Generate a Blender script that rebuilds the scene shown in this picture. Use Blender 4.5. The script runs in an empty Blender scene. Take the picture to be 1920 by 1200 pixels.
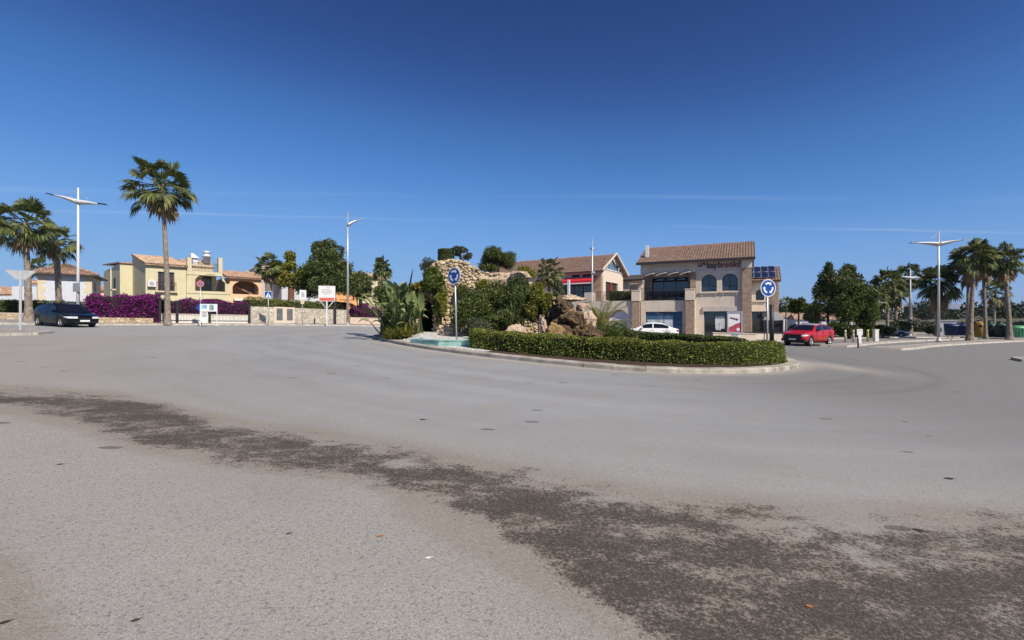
import bpy, bmesh, math, random
import numpy as np
from mathutils import Vector, Matrix, noise as mnoise
from mathutils.geometry import tessellate_polygon
R = math.radians
scene = bpy.context.scene
COL = scene.collection
F = 900.0            # focal length in photo pixels (1920 wide)
CH = 1.65            # camera height
random.seed(7)

# ------------------------------------------------------------------ terrain
def S_(x):
    if x < -60: return -50.0
    if x < -40: return -40.0 + (x + 40) * 0.5
    if x <= 20: return x
    if x <= 60: return 20 + (x - 20) * 0.53
    return 20 + 40 * 0.53
def T_(y):
    return max(-10.0, min(50.0, y))
def gz(x, y):
    return -0.03 * S_(x) + 0.01 * T_(y)
def P(px, py, d):
    return Vector(((px - 960) / F * d, d, CH - (py - 600) / F * d))
def GP(px, d, dz=0.0):
    x = (px - 960) / F * d
    return Vector((x, d, gz(x, d) + dz))

# ------------------------------------------------------------------ things / parts
def tag(o, label=None, cat=None, group=None, kind=None):
    if label: o['label'] = label
    if cat: o['category'] = cat
    if group: o['group'] = group
    if kind: o['kind'] = kind
    return o
def thing(name, label, cat, loc=(0, 0, 0), rz=0.0, group=None):
    o = bpy.data.objects.new(name, None); COL.objects.link(o)
    o.empty_display_size = 0.2
    o.location = loc; o.rotation_euler = (0, 0, rz)
    return tag(o, label, cat, group)
def dup(root, loc, rz=None, label=None, group=None, sc=None):
    r = root.copy(); COL.objects.link(r); r.location = loc
    if rz is not None: r.rotation_euler = (r.rotation_euler[0], r.rotation_euler[1], rz)
    if sc is not None: r.scale = (sc, sc, sc) if not isinstance(sc, (tuple, list)) else sc
    if label: r['label'] = label
    if group: r['group'] = group
    for ch in list(root.children):
        c = ch.copy(); COL.objects.link(c); c.parent = r
        for g in list(ch.children):
            d = g.copy(); COL.objects.link(d); d.parent = c
    return r

class MB:
    """collects geometry for one mesh object"""
    def __init__(s): s.v = []; s.f = []; s.m = []; s.sm = []
    def add(s, vs, fs, mat=0, smooth=False):
        b = len(s.v); s.v.extend([tuple(v) for v in vs])
        for f in fs:
            s.f.append([b + i for i in f]); s.m.append(mat); s.sm.append(smooth)
    def box(s, x0, x1, y0, y1, z0, z1, mat=0):
        s.add([(x0,y0,z0),(x1,y0,z0),(x1,y1,z0),(x0,y1,z0),(x0,y0,z1),(x1,y0,z1),(x1,y1,z1),(x0,y1,z1)],
              [(0,3,2,1),(4,5,6,7),(0,1,5,4),(1,2,6,5),(2,3,7,6),(3,0,4,7)], mat)
    def cbox(s, c, sx, sy, sz, rz=0.0, mat=0, tilt=None):
        m = Matrix.Rotation(rz, 3, 'Z')
        if tilt: m = m @ Matrix.Rotation(tilt[1], 3, tilt[0])
        c = Vector(c)
        vs = [c + m @ Vector((a*sx/2, b*sy/2, d*sz/2)) for d in (-1,1) for a,b in ((-1,-1),(1,-1),(1,1),(-1,1))]
        s.add(vs, [(0,3,2,1),(4,5,6,7),(0,1,5,4),(1,2,6,5),(2,3,7,6),(3,0,4,7)], mat)
    def tube(s, pts, rad, n=8, mat=0, cap=True, smooth=True):
        pts = [Vector(p) for p in pts]
        if not isinstance(rad, (list, tuple)): rad = [rad] * len(pts)
        rings = []; prev = None
        for i, p in enumerate(pts):
            d = (pts[min(i+1, len(pts)-1)] - pts[max(i-1, 0)])
            d = d.normalized() if d.length > 1e-9 else Vector((0,0,1))
            if prev is None:
                a = d.cross(Vector((0,0,1)));
                if a.length < 1e-3: a = Vector((1,0,0))
                a.normalize()
            else:
                a = (prev - d * prev.dot(d)).normalized()
            prev = a; b = d.cross(a)
            rings.append([p + (a*math.cos(2*math.pi*k/n) + b*math.sin(2*math.pi*k/n)) * rad[i] for k in range(n)])
        vs = [q for r in rings for q in r]; fs = []
        for i in range(len(rings)-1):
            for k in range(n):
                k2 = (k+1) % n
                fs.append((i*n+k, i*n+k2, (i+1)*n+k2, (i+1)*n+k))
        if cap:
            fs.append(tuple(range(n-1, -1, -1))); fs.append(tuple((len(rings)-1)*n + k for k in range(n)))
        s.add(vs, fs, mat, smooth)
    def lathe(s, prof, n=16, c=(0,0,0), mat=0, smooth=True):
        vs = []; fs = []
        for r, z in prof:
            for k in range(n):
                a = 2*math.pi*k/n; vs.append((c[0]+r*math.cos(a), c[1]+r*math.sin(a), c[2]+z))
        for i in range(len(prof)-1):
            for k in range(n):
                k2 = (k+1) % n; fs.append((i*n+k, i*n+k2, (i+1)*n+k2, (i+1)*n+k))
        fs.append(tuple(range(n-1,-1,-1))); fs.append(tuple((len(prof)-1)*n+k for k in range(n)))
        s.add(vs, fs, mat, smooth)
    def plate(s, outer, holes=(), y0=0.0, y1=0.2, mat=0, axis='y', reveal=None):
        """outline (x,z) with holes, from y0 (front) to y1; axis 'x': outline is (y,z) from x=y0 to x=y1; 'z': outline (x,y)"""
        loops = [list(outer)] + [list(h) for h in holes]
        tri = tessellate_polygon([[Vector((p[0], p[1], 0)) for p in l] for l in loops])
        flat = [p for l in loops for p in l]; n = len(flat)
        def v(p, t):
            return (p[0], t, p[1]) if axis == 'y' else ((t, p[0], p[1]) if axis == 'x' else (p[0], p[1], t))
        vs = [v(p, y0) for p in flat] + [v(p, y1) for p in flat]
        fs = [tuple(t) for t in tri] + [tuple(n + i for i in reversed(t)) for t in tri]
        s.add(vs, fs, mat)
        b = 0
        for li, l in enumerate(loops):
            k = len(l); fs = []
            for i in range(k):
                j = (i+1) % k; fs.append((b+i, b+j, n+b+j, n+b+i))
            vs2 = vs; base = len(s.v)
            s.add(vs2, fs, reveal if (reveal is not None and li > 0) else mat)
            b += k
    def build(s, name, mats, parent=None, loc=None, rz=None, label=None, kind=None):
        me = bpy.data.meshes.new(name)
        me.from_pydata(s.v, [], s.f)
        if not isinstance(mats, (list, tuple)): mats = [mats]
        for m in mats: me.materials.append(m)
        if len(mats) > 1: me.polygons.foreach_set('material_index', s.m)
        me.polygons.foreach_set('use_smooth', s.sm)
        bm = bmesh.new(); bm.from_mesh(me)
        bmesh.ops.remove_doubles(bm, verts=bm.verts, dist=1e-5)
        bmesh.ops.recalc_face_normals(bm, faces=bm.faces)
        bm.to_mesh(me); bm.free(); me.update()
        o = bpy.data.objects.new(name, me); COL.objects.link(o)
        if parent: o.parent = parent
        if loc is not None: o.location = loc
        if rz is not None: o.rotation_euler = (0, 0, rz)
        if label: o['label'] = label
        if kind: o['kind'] = kind
        return o

def np_mesh(name, verts, faces, mats, parent=None, loc=None, midx=None, kind=None):
    """verts Nx3, faces Mx4 (numpy) -> mesh object"""
    me = bpy.data.meshes.new(name)
    nv, nf, k = len(verts), len(faces), faces.shape[1]
    me.vertices.add(nv); me.vertices.foreach_set('co', np.asarray(verts, np.float32).ravel())
    me.loops.add(nf*k); me.loops.foreach_set('vertex_index', faces.astype(np.int32).ravel())
    me.polygons.add(nf)
    me.polygons.foreach_set('loop_start', np.arange(nf, dtype=np.int32)*k)
    if not isinstance(mats, (list, tuple)): mats = [mats]
    for m in mats: me.materials.append(m)
    if midx is not None: me.polygons.foreach_set('material_index', np.asarray(midx, np.int32))
    me.update(calc_edges=True); me.validate()
    o = bpy.data.objects.new(name, me); COL.objects.link(o)
    if parent: o.parent = parent
    if loc is not None: o.location = loc
    if kind: o['kind'] = kind
    return o

def text_mesh(body, size, depth, name, mat, parent, loc, align='LEFT', flip=False, sx=1.0, bold=0.0):
    cu = bpy.data.curves.new('lettering', 'FONT'); cu.body = body; cu.size = size
    cu.extrude = depth; cu.align_x = align; cu.offset = bold; cu.resolution_u = 3
    tmp = bpy.data.objects.new('lettering_tmp', cu)
    me = bpy.data.meshes.new_from_object(tmp)
    bpy.data.objects.remove(tmp)
    me.transform(Matrix.Rotation(R(90), 4, 'X') @ Matrix.Scale(sx, 4, (1,0,0)))
    me.materials.clear(); me.materials.append(mat)
    o = bpy.data.objects.new(name, me); COL.objects.link(o); o.parent = parent; o.location = loc
    return o

# ------------------------------------------------------------------ materials
_mats = {}
def nodes_of(m):
    m.use_nodes = True; nt = m.node_tree; return nt, nt.nodes, nt.links, nt.nodes['Principled BSDF']
def M(name, col, rough=0.8, metal=0.0, var=0.12, scale=4.0, bump=0.0, bscale=40.0, spec=0.4, coat=0.0, dirt=None):
    if name in _mats: return _mats[name]
    m = bpy.data.materials.new(name); nt, N, L, bs = nodes_of(m)
    bs.inputs['Roughness'].default_value = rough; bs.inputs['Metallic'].default_value = metal
    bs.inputs['Specular IOR Level'].default_value = spec; bs.inputs['Coat Weight'].default_value = coat
    bs.inputs['Coat Roughness'].default_value = 0.05
    tc = N.new('ShaderNodeTexCoord')
    if var > 0:
        nz = N.new('ShaderNodeTexNoise'); nz.inputs['Scale'].default_value = scale; nz.inputs['Detail'].default_value = 6
        L.new(tc.outputs['Object'], nz.inputs['Vector'])
        rp = N.new('ShaderNodeValToRGB')
        lo = [max(0, c*(1-var*1.6)) for c in col]; hi = [min(1, c*(1+var)) for c in col]
        rp.color_ramp.elements[0].position = 0.3; rp.color_ramp.elements[1].position = 0.68
        rp.color_ramp.elements[0].color = lo + [1]; rp.color_ramp.elements[1].color = hi + [1]
        L.new(nz.outputs['Fac'], rp.inputs['Fac']); out = rp.outputs['Color']
        if dirt:
            n2 = N.new('ShaderNodeTexNoise'); n2.inputs['Scale'].default_value = 1.3; n2.inputs['Detail'].default_value = 8
            mp = N.new('ShaderNodeMapping'); mp.inputs['Scale'].default_value = (2.5, 2.5, 0.5)
            L.new(tc.outputs['Object'], mp.inputs['Vector']); L.new(mp.outputs['Vector'], n2.inputs['Vector'])
            r2 = N.new('ShaderNodeValToRGB'); r2.color_ramp.elements[0].position = 0.52; r2.color_ramp.elements[1].position = 0.75
            L.new(n2.outputs['Fac'], r2.inputs['Fac'])
            mx = N.new('ShaderNodeMix'); mx.data_type = 'RGBA'; mx.inputs['B'].default_value = list(dirt) + [1]
            mt = N.new('ShaderNodeMath'); mt.operation = 'MULTIPLY'; mt.inputs[1].default_value = 0.5
            L.new(r2.outputs['Color'], mt.inputs[0]); L.new(mt.outputs[0], mx.inputs['Factor'])
            L.new(out, mx.inputs['A']); out = mx.outputs['Result']
        L.new(out, bs.inputs['Base Color'])
    else:
        bs.inputs['Base Color'].default_value = list(col) + [1]
    if bump > 0:
        nb = N.new('ShaderNodeTexNoise'); nb.inputs['Scale'].default_value = bscale; nb.inputs['Detail'].default_value = 5
        L.new(tc.outputs['Object'], nb.inputs['Vector'])
        bp = N.new('ShaderNodeBump'); bp.inputs['Strength'].default_value = bump; bp.inputs['Distance'].default_value = 0.02
        L.new(nb.outputs['Fac'], bp.inputs['Height']); L.new(bp.outputs['Normal'], bs.inputs['Normal'])
    _mats[name] = m; return m
def LEAF(name, cols, trans=0.25, rough=0.55, spec=0.3):
    if name in _mats: return _mats[name]
    m = bpy.data.materials.new(name); nt, N, L, bs = nodes_of(m)
    g = N.new('ShaderNodeNewGeometry'); rp = N.new('ShaderNodeValToRGB'); e = rp.color_ramp.elements
    e[0].color = list(cols[0]) + [1]; e[1].color = list(cols[-1]) + [1]
    for i, c in enumerate(cols[1:-1]):
        q = e.new((i+1)/(len(cols)-1)); q.color = list(c) + [1]
    L.new(g.outputs['Random Per Island'], rp.inputs['Fac'])
    L.new(rp.outputs['Color'], bs.inputs['Base Color'])
    bs.inputs['Roughness'].default_value = rough; bs.inputs['Specular IOR Level'].default_value = spec
    tr = N.new('ShaderNodeBsdfTranslucent'); mx = N.new('ShaderNodeMixShader'); mx.inputs['Fac'].default_value = trans
    L.new(rp.outputs['Color'], tr.inputs['Color'])
    L.new(bs.outputs[0], mx.inputs[1]); L.new(tr.outputs[0], mx.inputs[2])
    L.new(mx.outputs[0], N['Material Output'].inputs['Surface'])
    _mats[name] = m; return m
def STONE(name, c1, c2, mortar, scale=3.0, bump=0.6, mort_w=0.06, squash=1.6):
    if name in _mats: return _mats[name]
    m = bpy.data.materials.new(name); nt, N, L, bs = nodes_of(m)
    tc = N.new('ShaderNodeTexCoord'); mp = N.new('ShaderNodeMapping'); mp.inputs['Scale'].default_value = (1, 1, squash)
    L.new(tc.outputs['Object'], mp.inputs['Vector'])
    vo = N.new('ShaderNodeTexVoronoi'); vo.inputs['Scale'].default_value = scale
    ve = N.new('ShaderNodeTexVoronoi'); ve.feature = 'DISTANCE_TO_EDGE'; ve.inputs['Scale'].default_value = scale
    L.new(mp.outputs['Vector'], vo.inputs['Vector']); L.new(mp.outputs['Vector'], ve.inputs['Vector'])
    sp = N.new('ShaderNodeSeparateColor'); L.new(vo.outputs['Color'], sp.inputs['Color'])
    rp = N.new('ShaderNodeValToRGB'); rp.color_ramp.elements[0].color = list(c1)+[1]; rp.color_ramp.elements[1].color = list(c2)+[1]
    L.new(sp.outputs[0], rp.inputs['Fac'])
    er = N.new('ShaderNodeValToRGB'); er.color_ramp.elements[0].position = mort_w*0.4; er.color_ramp.elements[1].position = mort_w
    L.new(ve.outputs['Distance'], er.inputs['Fac'])
    nz = N.new('ShaderNodeTexNoise'); nz.inputs['Scale'].default_value = 14; nz.inputs['Detail'].default_value = 6
    L.new(tc.outputs['Object'], nz.inputs['Vector'])
    mul = N.new('ShaderNodeMix'); mul.data_type = 'RGBA'; mul.blend_type = 'OVERLAY'; mul.inputs['Factor'].default_value = 0.5
    L.new(rp.outputs['Color'], mul.inputs['A']); L.new(nz.outputs['Fac'], mul.inputs['B'])
    mx = N.new('ShaderNodeMix'); mx.data_type = 'RGBA'; mx.inputs['A'].default_value = list(mortar)+[1]
    L.new(er.outputs['Color'], mx.inputs['Factor']); L.new(mul.outputs['Result'], mx.inputs['B'])
    L.new(mx.outputs['Result'], bs.inputs['Base Color']); bs.inputs['Roughness'].default_value = 0.9
    ad = N.new('ShaderNodeMath'); ad.operation = 'MULTIPLY_ADD'; ad.inputs[1].default_value = 0.3
    L.new(nz.outputs['Fac'], ad.inputs[0]); L.new(er.outputs['Color'], ad.inputs[2])
    bp = N.new('ShaderNodeBump'); bp.inputs['Strength'].default_value = bump; bp.inputs['Distance'].default_value = 0.05
    L.new(ad.outputs[0], bp.inputs['Height']); L.new(bp.outputs['Normal'], bs.inputs['Normal'])
    _mats[name] = m; return m
def BRICK(name, c1, c2, mortar, scale=1.0, bw=0.25, bh=0.075, ms=0.012, bump=0.4, offset=0.5):
    if name in _mats: return _mats[name]
    m = bpy.data.materials.new(name); nt, N, L, bs = nodes_of(m)
    tc = N.new('ShaderNodeTexCoord'); sx = N.new('ShaderNodeSeparateXYZ'); L.new(tc.outputs['Object'], sx.inputs[0])
    ad = N.new('ShaderNodeMath'); L.new(sx.outputs[0], ad.inputs[0]); L.new(sx.outputs[1], ad.inputs[1])
    cb = N.new('ShaderNodeCombineXYZ'); L.new(ad.outputs[0], cb.inputs[0]); L.new(sx.outputs[2], cb.inputs[1])
    br = N.new('ShaderNodeTexBrick'); L.new(cb.outputs[0], br.inputs['Vector'])
    br.inputs['Scale'].default_value = scale; br.inputs['Brick Width'].default_value = bw; br.inputs['Row Height'].default_value = bh
    br.inputs['Mortar Size'].default_value = ms; br.inputs['Mortar Smooth'].default_value = 0.2; br.offset = offset
    br.inputs['Color1'].default_value = list(c1)+[1]; br.inputs['Color2'].default_value = list(c2)+[1]; br.inputs['Mortar'].default_value = list(mortar)+[1]
    nz = N.new('ShaderNodeTexNoise'); nz.inputs['Scale'].default_value = 3; nz.inputs['Detail'].default_value = 7
    L.new(tc.outputs['Object'], nz.inputs['Vector'])
    mx = N.new('ShaderNodeMix'); mx.data_type = 'RGBA'; mx.blend_type = 'OVERLAY'; mx.inputs['Factor'].default_value = 0.6
    L.new(br.outputs['Color'], mx.inputs['A']); L.new(nz.outputs['Fac'], mx.inputs['B'])
    L.new(mx.outputs['Result'], bs.inputs['Base Color']); bs.inputs['Roughness'].default_value = 0.9
    bp = N.new('ShaderNodeBump'); bp.inputs['Strength'].default_value = bump; bp.inputs['Distance'].default_value = 0.01; bp.invert = True
    L.new(br.outputs['Fac'], bp.inputs['Height']); L.new(bp.outputs['Normal'], bs.inputs['Normal'])
    _mats[name] = m; return m

m_white = M('white_plaster', (0.52,0.55,0.61), 0.85, var=0.06, bump=0.15, dirt=(0.5,0.48,0.45))
m_yellow = M('yellow_plaster', (0.55,0.515,0.35), 0.85, var=0.05, scale=1.5, bump=0.15, dirt=(0.46,0.40,0.24))
m_cream = M('cream_plaster', (0.56,0.49,0.35), 0.85, var=0.05, bump=0.15)
m_peach = M('peach_plaster', (0.70,0.46,0.31), 0.85, var=0.06, bump=0.15, dirt=(0.45,0.32,0.24))
m_orange = M('orange_plaster', (0.68,0.36,0.16), 0.85, var=0.06, bump=0.15)
m_beige = M('beige_plaster', (0.58,0.51,0.43), 0.85, var=0.06, scale=1.6, bump=0.12, dirt=(0.36,0.29,0.24))
m_beige2 = M('pale_beige_trim', (0.62,0.53,0.44), 0.85, var=0.05, bump=0.1)
m_mauve = M('mauve_plaster', (0.50,0.44,0.42), 0.85, var=0.05)
m_brick = BRICK('brown_brick', (0.25,0.165,0.12), (0.33,0.23,0.17), (0.34,0.27,0.22))
m_stonewall = STONE('pale_rubble_stone', (0.42,0.38,0.31), (0.66,0.61,0.52), (0.30,0.27,0.23), 3.2, 0.7)
m_kerb = BRICK('concrete_kerb', (0.40,0.37,0.33), (0.46,0.43,0.38), (0.2,0.19,0.17), 1.0, 1.0, 3.0, 0.02, 0.3, 0.0)
m_pave = BRICK('pavement_tiles', (0.27,0.235,0.215), (0.32,0.28,0.255), (0.2,0.18,0.165), 1.0, 0.4, 0.4, 0.01, 0.2, 0.0)
m_tile = M('terracotta_tiles', (0.35,0.23,0.165), 0.85, var=0.35, scale=2.5, bump=0.5, bscale=12)
m_tile2 = M('brown_roof_tiles', (0.225,0.148,0.118), 0.85, var=0.2, scale=2.0, bump=0.5, bscale=12)
m_tilepale = M('pale_roof_tiles', (0.41,0.295,0.21), 0.85, var=0.35, scale=2.5, bump=0.5, bscale=12)
m_dark = M('dark_interior', (0.03,0.028,0.028), 0.9, var=0.2)
m_shadeint = M('interior_wall', (0.26,0.2,0.15), 0.9, var=0.1)
m_glass = M('window_glass', (0.02,0.028,0.035), 0.04, var=0.0, spec=1.0)
m_frame = M('dark_metal_frame', (0.03,0.03,0.035), 0.5, var=0.1)
m_wood = M('brown_wood', (0.17,0.06,0.03), 0.6, var=0.25, scale=8)
m_galv = M('galvanised_steel', (0.50,0.51,0.52), 0.42, metal=0.55, var=0.1, scale=10)
m_lampwhite = M('white_lamp_paint', (0.62,0.64,0.66), 0.4, var=0.04)
m_lampgrey = M('grey_lamp_paint', (0.30,0.31,0.32), 0.45, metal=0.3, var=0.08)
m_black = M('black_metal', (0.018,0.018,0.02), 0.5, var=0.1)
m_bluesign = M('blue_sign_face', (0.005,0.06,0.30), 0.35, var=0.03)
m_whitesign = M('white_sign_face', (0.66,0.67,0.69), 0.4, var=0.03)
m_redsign = M('red_sign_face', (0.60,0.03,0.03), 0.4, var=0.03)
m_greysign = M('sign_back_grey', (0.40,0.41,0.42), 0.5, metal=0.4, var=0.08)
m_rubber = M('tyre_rubber', (0.015,0.015,0.016), 0.85, var=0.1)
m_rim = M('alloy_rim', (0.55,0.55,0.56), 0.3, metal=0.8, var=0.05)
m_autoglass = M('car_glass', (0.008,0.009,0.012), 0.03, var=0.0, spec=0.9)
m_plastic = M('black_car_plastic', (0.016,0.016,0.018), 0.5, var=0.1)
m_head = M('headlight_lens', (0.70,0.72,0.75), 0.1, var=0.05, spec=0.9)
m_tail = M('tail_light_lens', (0.35,0.01,0.01), 0.15, var=0.05)
m_plateW = M('number_plate_white', (0.75,0.75,0.75), 0.4, var=0.02)
m_trunkgrey = M('palm_trunk_bark', (0.24,0.20,0.16), 0.95, var=0.3, scale=6, bump=0.8, bscale=18)
m_bark = M('tree_bark', (0.10,0.075,0.055), 0.95, var=0.3, scale=6, bump=0.8, bscale=25)
m_palmleaf = LEAF('fan_palm_leaf', [(0.034,0.05,0.014),(0.065,0.088,0.024),(0.12,0.145,0.046),(0.23,0.24,0.105)], 0.25)
m_palmdead = LEAF('dead_palm_leaf', [(0.16,0.11,0.06),(0.26,0.19,0.11),(0.34,0.27,0.17)], 0.2)
m_leafdark = LEAF('dark_evergreen_leaf', [(0.022,0.038,0.012),(0.05,0.074,0.021),(0.09,0.12,0.033),(0.16,0.185,0.06)], 0.2)
m_leaffar = LEAF('far_tree_leaf', [(0.012,0.020,0.009),(0.024,0.034,0.015),(0.045,0.055,0.026)], 0.15)
m_leafbank = LEAF('bank_shrub_leaf', [(0.025,0.042,0.012),(0.055,0.082,0.022),(0.11,0.14,0.036),(0.20,0.22,0.07)], 0.25)
m_leafmid = LEAF('mid_green_leaf', [(0.04,0.065,0.014),(0.08,0.115,0.022),(0.16,0.19,0.04)], 0.25)
m_leafyel = LEAF('yellow_green_leaf', [(0.08,0.10,0.018),(0.19,0.20,0.03),(0.36,0.34,0.08)], 0.3)
m_leafhedge = LEAF('clipped_hedge_leaf', [(0.045,0.07,0.014),(0.12,0.145,0.026),(0.22,0.265,0.05),(0.34,0.39,0.10)], 0.25)
m_leafolive = LEAF('olive_grey_leaf', [(0.05,0.065,0.035),(0.085,0.10,0.055),(0.13,0.145,0.085)], 0.25)
m_leafpaddle = LEAF('paddle_leaf', [(0.07,0.11,0.035),(0.15,0.20,0.07),(0.30,0.34,0.15)], 0.25, 0.55, 0.3)
m_bougain = LEAF('purple_bougainvillea_bract', [(0.05,0.006,0.045),(0.13,0.010,0.12),(0.25,0.018,0.22),(0.42,0.05,0.36)], 0.3)
m_bougcore = M('bougainvillea_twigs', (0.022,0.010,0.018), 0.95, var=0.3)
m_hedgecore = M('hedge_twigs', (0.02,0.024,0.010), 0.95, var=0.3)
# ------------------------------------------------------------------ camera, sun, sky
cam_d = bpy.data.cameras.new('camera'); cam = bpy.data.objects.new('camera', cam_d); COL.objects.link(cam)
cam_d.sensor_width = 36.0; cam_d.lens = 36.0 * F / 1920.0
cam_d.clip_start = 0.05; cam_d.clip_end = 30000
cam.location = (0, 0, CH); cam.rotation_euler = (R(90), 0, 0)
scene.camera = cam
SUN_AZ = R(141.0)     # clockwise from +Y (away from the camera): behind the camera, to its right
SUN_EL = R(43.0)
sd = Vector((math.sin(SUN_AZ)*math.cos(SUN_EL), math.cos(SUN_AZ)*math.cos(SUN_EL), math.sin(SUN_EL)))
ld = bpy.data.lights.new('sun', 'SUN'); lo = bpy.data.objects.new('sun', ld); COL.objects.link(lo)
ld.energy = 4.5; ld.angle = R(0.5); ld.color = (1.0, 0.90, 0.75)
lo.rotation_euler = sd.to_track_quat('Z', 'Y').to_euler(); lo.location = (20, -20, 40)
w = bpy.data.worlds.new('World'); scene.world = w; w.use_nodes = True
N = w.node_tree.nodes; L = w.node_tree.links; bg = N['Background']
sky = N.new('ShaderNodeTexSky'); sky.sky_type = 'NISHITA'; sky.sun_disc = False
sky.sun_elevation = SUN_EL; sky.sun_rotation = SUN_AZ
sky.altitude = 50; sky.air_density = 0.7; sky.dust_density = 0.0; sky.ozone_density = 3.0
# the camera's rendering of a deep clear sky: one tone curve per channel on the sky's radiance
hs = N.new('ShaderNodeRGBCurve'); sc1 = N.new('ShaderNodeVectorMath'); sc1.operation = 'SCALE'; sc1.inputs['Scale'].default_value = 0.1
L.new(sky.outputs[0], sc1.inputs[0]); L.new(sc1.outputs[0], hs.inputs['Color'])
def setc(c, pts):
    while len(c.points) < len(pts): c.points.new(0.5, 0.5)
    for p, q in zip(c.points, pts): p.location = q; p.handle_type = 'AUTO_CLAMPED'
setc(hs.mapping.curves[0], [(0,0),(0.063,0.010),(0.108,0.046),(0.150,0.082),(0.205,0.140),(0.42,0.230),(1,0.36)])
setc(hs.mapping.curves[1], [(0,0),(0.113,0.047),(0.192,0.172),(0.24,0.235),(0.35,0.350),(0.60,0.455),(1,0.55)])
setc(hs.mapping.curves[2], [(0,0),(0.229,0.20),(0.365,0.485),(0.45,0.62),(0.598,0.76),(0.73,0.80),(1,0.83)])
hs.mapping.update()
sc2 = N.new('ShaderNodeVectorMath'); sc2.operation = 'SCALE'; sc2.inputs['Scale'].default_value = 10.0/math.sqrt(2)
L.new(hs.outputs[0], sc2.inputs[0])
# faint contrails high in the sky: thin bands along great circles, broken up by noise
tc = N.new('ShaderNodeTexCoord'); prev = sc2.outputs[0]
def contrail(prev, nrm, width, amt, seed):
    dp = N.new('ShaderNodeVectorMath'); dp.operation = 'DOT_PRODUCT'; dp.inputs[1].default_value = Vector(nrm).normalized()
    nv = N.new('ShaderNodeVectorMath'); nv.operation = 'NORMALIZE'
    L.new(tc.outputs['Generated'], nv.inputs[0]); L.new(nv.outputs[0], dp.inputs[0])
    nz = N.new('ShaderNodeTexNoise'); nz.inputs['Scale'].default_value = 3.0; nz.inputs['Detail'].default_value = 4
    mp = N.new('ShaderNodeMapping'); mp.inputs['Location'].default_value = (seed, seed*2, 0)
    L.new(nv.outputs[0], mp.inputs[0]); L.new(mp.outputs[0], nz.inputs['Vector'])
    wob = N.new('ShaderNodeMath'); wob.operation = 'MULTIPLY_ADD'; wob.inputs[1].default_value = 0.012; wob.inputs[2].default_value = -0.006
    L.new(nz.outputs['Fac'], wob.inputs[0])
    ad = N.new('ShaderNodeMath'); L.new(dp.outputs['Value'], ad.inputs[0]); L.new(wob.outputs[0], ad.inputs[1])
    ab = N.new('ShaderNodeMath'); ab.operation = 'ABSOLUTE'; L.new(ad.outputs[0], ab.inputs[0])
    mr = N.new('ShaderNodeMapRange'); mr.inputs['From Min'].default_value = 0; mr.inputs['From Max'].default_value = width
    mr.inputs['To Min'].default_value = 1; mr.inputs['To Max'].default_value = 0; mr.interpolation_type = 'SMOOTHSTEP'
    L.new(ab.outputs[0], mr.inputs['Value'])
    r2 = N.new('ShaderNodeMapRange'); r2.inputs['From Min'].default_value = 0.30; r2.inputs['From Max'].default_value = 0.75; r2.inputs['To Max'].default_value = amt
    L.new(nz.outputs['Fac'], r2.inputs['Value'])
    ml = N.new('ShaderNodeMath'); ml.operation = 'MULTIPLY'; L.new(mr.outputs[0], ml.inputs[0]); L.new(r2.outputs[0], ml.inputs[1])
    mx = N.new('ShaderNodeMix'); mx.data_type = 'RGBA'; mx.inputs['B'].default_value = (6.0, 6.6, 7.2, 1)
    L.new(ml.outputs[0], mx.inputs['Factor']); L.new(prev, mx.inputs['A'])
    return mx.outputs['Result']
def gc(p1, p2):
    a = Vector(((p1[0]-960)/F, 1, (600-p1[1])/F)); b = Vector(((p2[0]-960)/F, 1, (600-p2[1])/F))
    return a.cross(b)
prev = contrail(prev, gc((380,402),(1500,428)), 0.0030, 0.20, 1.0)
prev = contrail(prev, gc((520,362),(1500,372)), 0.007, 0.10, 3.3)
L.new(prev, bg.inputs['Color']); bg.inputs['Strength'].default_value = 0.10
scene.view_settings.view_transform = 'Standard'; scene.view_settings.look = 'None'
scene.view_settings.exposure = 0.5; scene.view_settings.gamma = 1.0
scene.render.engine = 'CYCLES'
scene.cycles.max_bounces = 6; scene.cycles.transparent_max_bounces = 8; scene.cycles.volume_bounces = 0
scene.cycles.use_denoising = True

# ------------------------------------------------------------------ roundabout outline
near_pts = [(-8.7,30.0),(-6.9,26.2),(-3.84,21.6),(0,17.7),(4,15.05),(7.6,15.5),(10.4,17.6),(11.9,20.2)]
back_pts = [(12.5,23.5),(11.5,27.0),(7.5,30.5),(1.0,33.2),(-5.0,33.6),(-8.2,32.2)]
def catmull(pts, n=8, closed=True):
    out = []; m = len(pts)
    rng = range(m if closed else m-1)
    for i in rng:
        p0, p1, p2, p3 = [Vector(pts[(i+k) % m] if closed else pts[max(0, min(m-1, i+k))]) for k in (-1,0,1,2)]
        for j in range(n):
            t = j/n
            out.append(0.5*((2*p1)+(-p0+p2)*t+(2*p0-5*p1+4*p2-p3)*t*t+(-p0+3*p1-3*p2+p3)*t**3))
    if not closed: out.append(Vector(pts[-1]))
    return out
ISL = catmull(near_pts + back_pts, 8)
def inset(poly, d):
    """offset a closed counter-clockwise or clockwise 2D loop inwards by d"""
    n = len(poly); area = sum(poly[i].x*poly[(i+1)%n].y - poly[(i+1)%n].x*poly[i].y for i in range(n))
    sgn = 1 if area > 0 else -1; out = []
    for i in range(n):
        t = (poly[(i+1)%n] - poly[i-1]).normalized(); nn = Vector((-t.y, t.x)) * sgn
        out.append(poly[i] + nn*d)
    return out
ISL_np = np.array([(p.x, p.y) for p in ISL])
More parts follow.
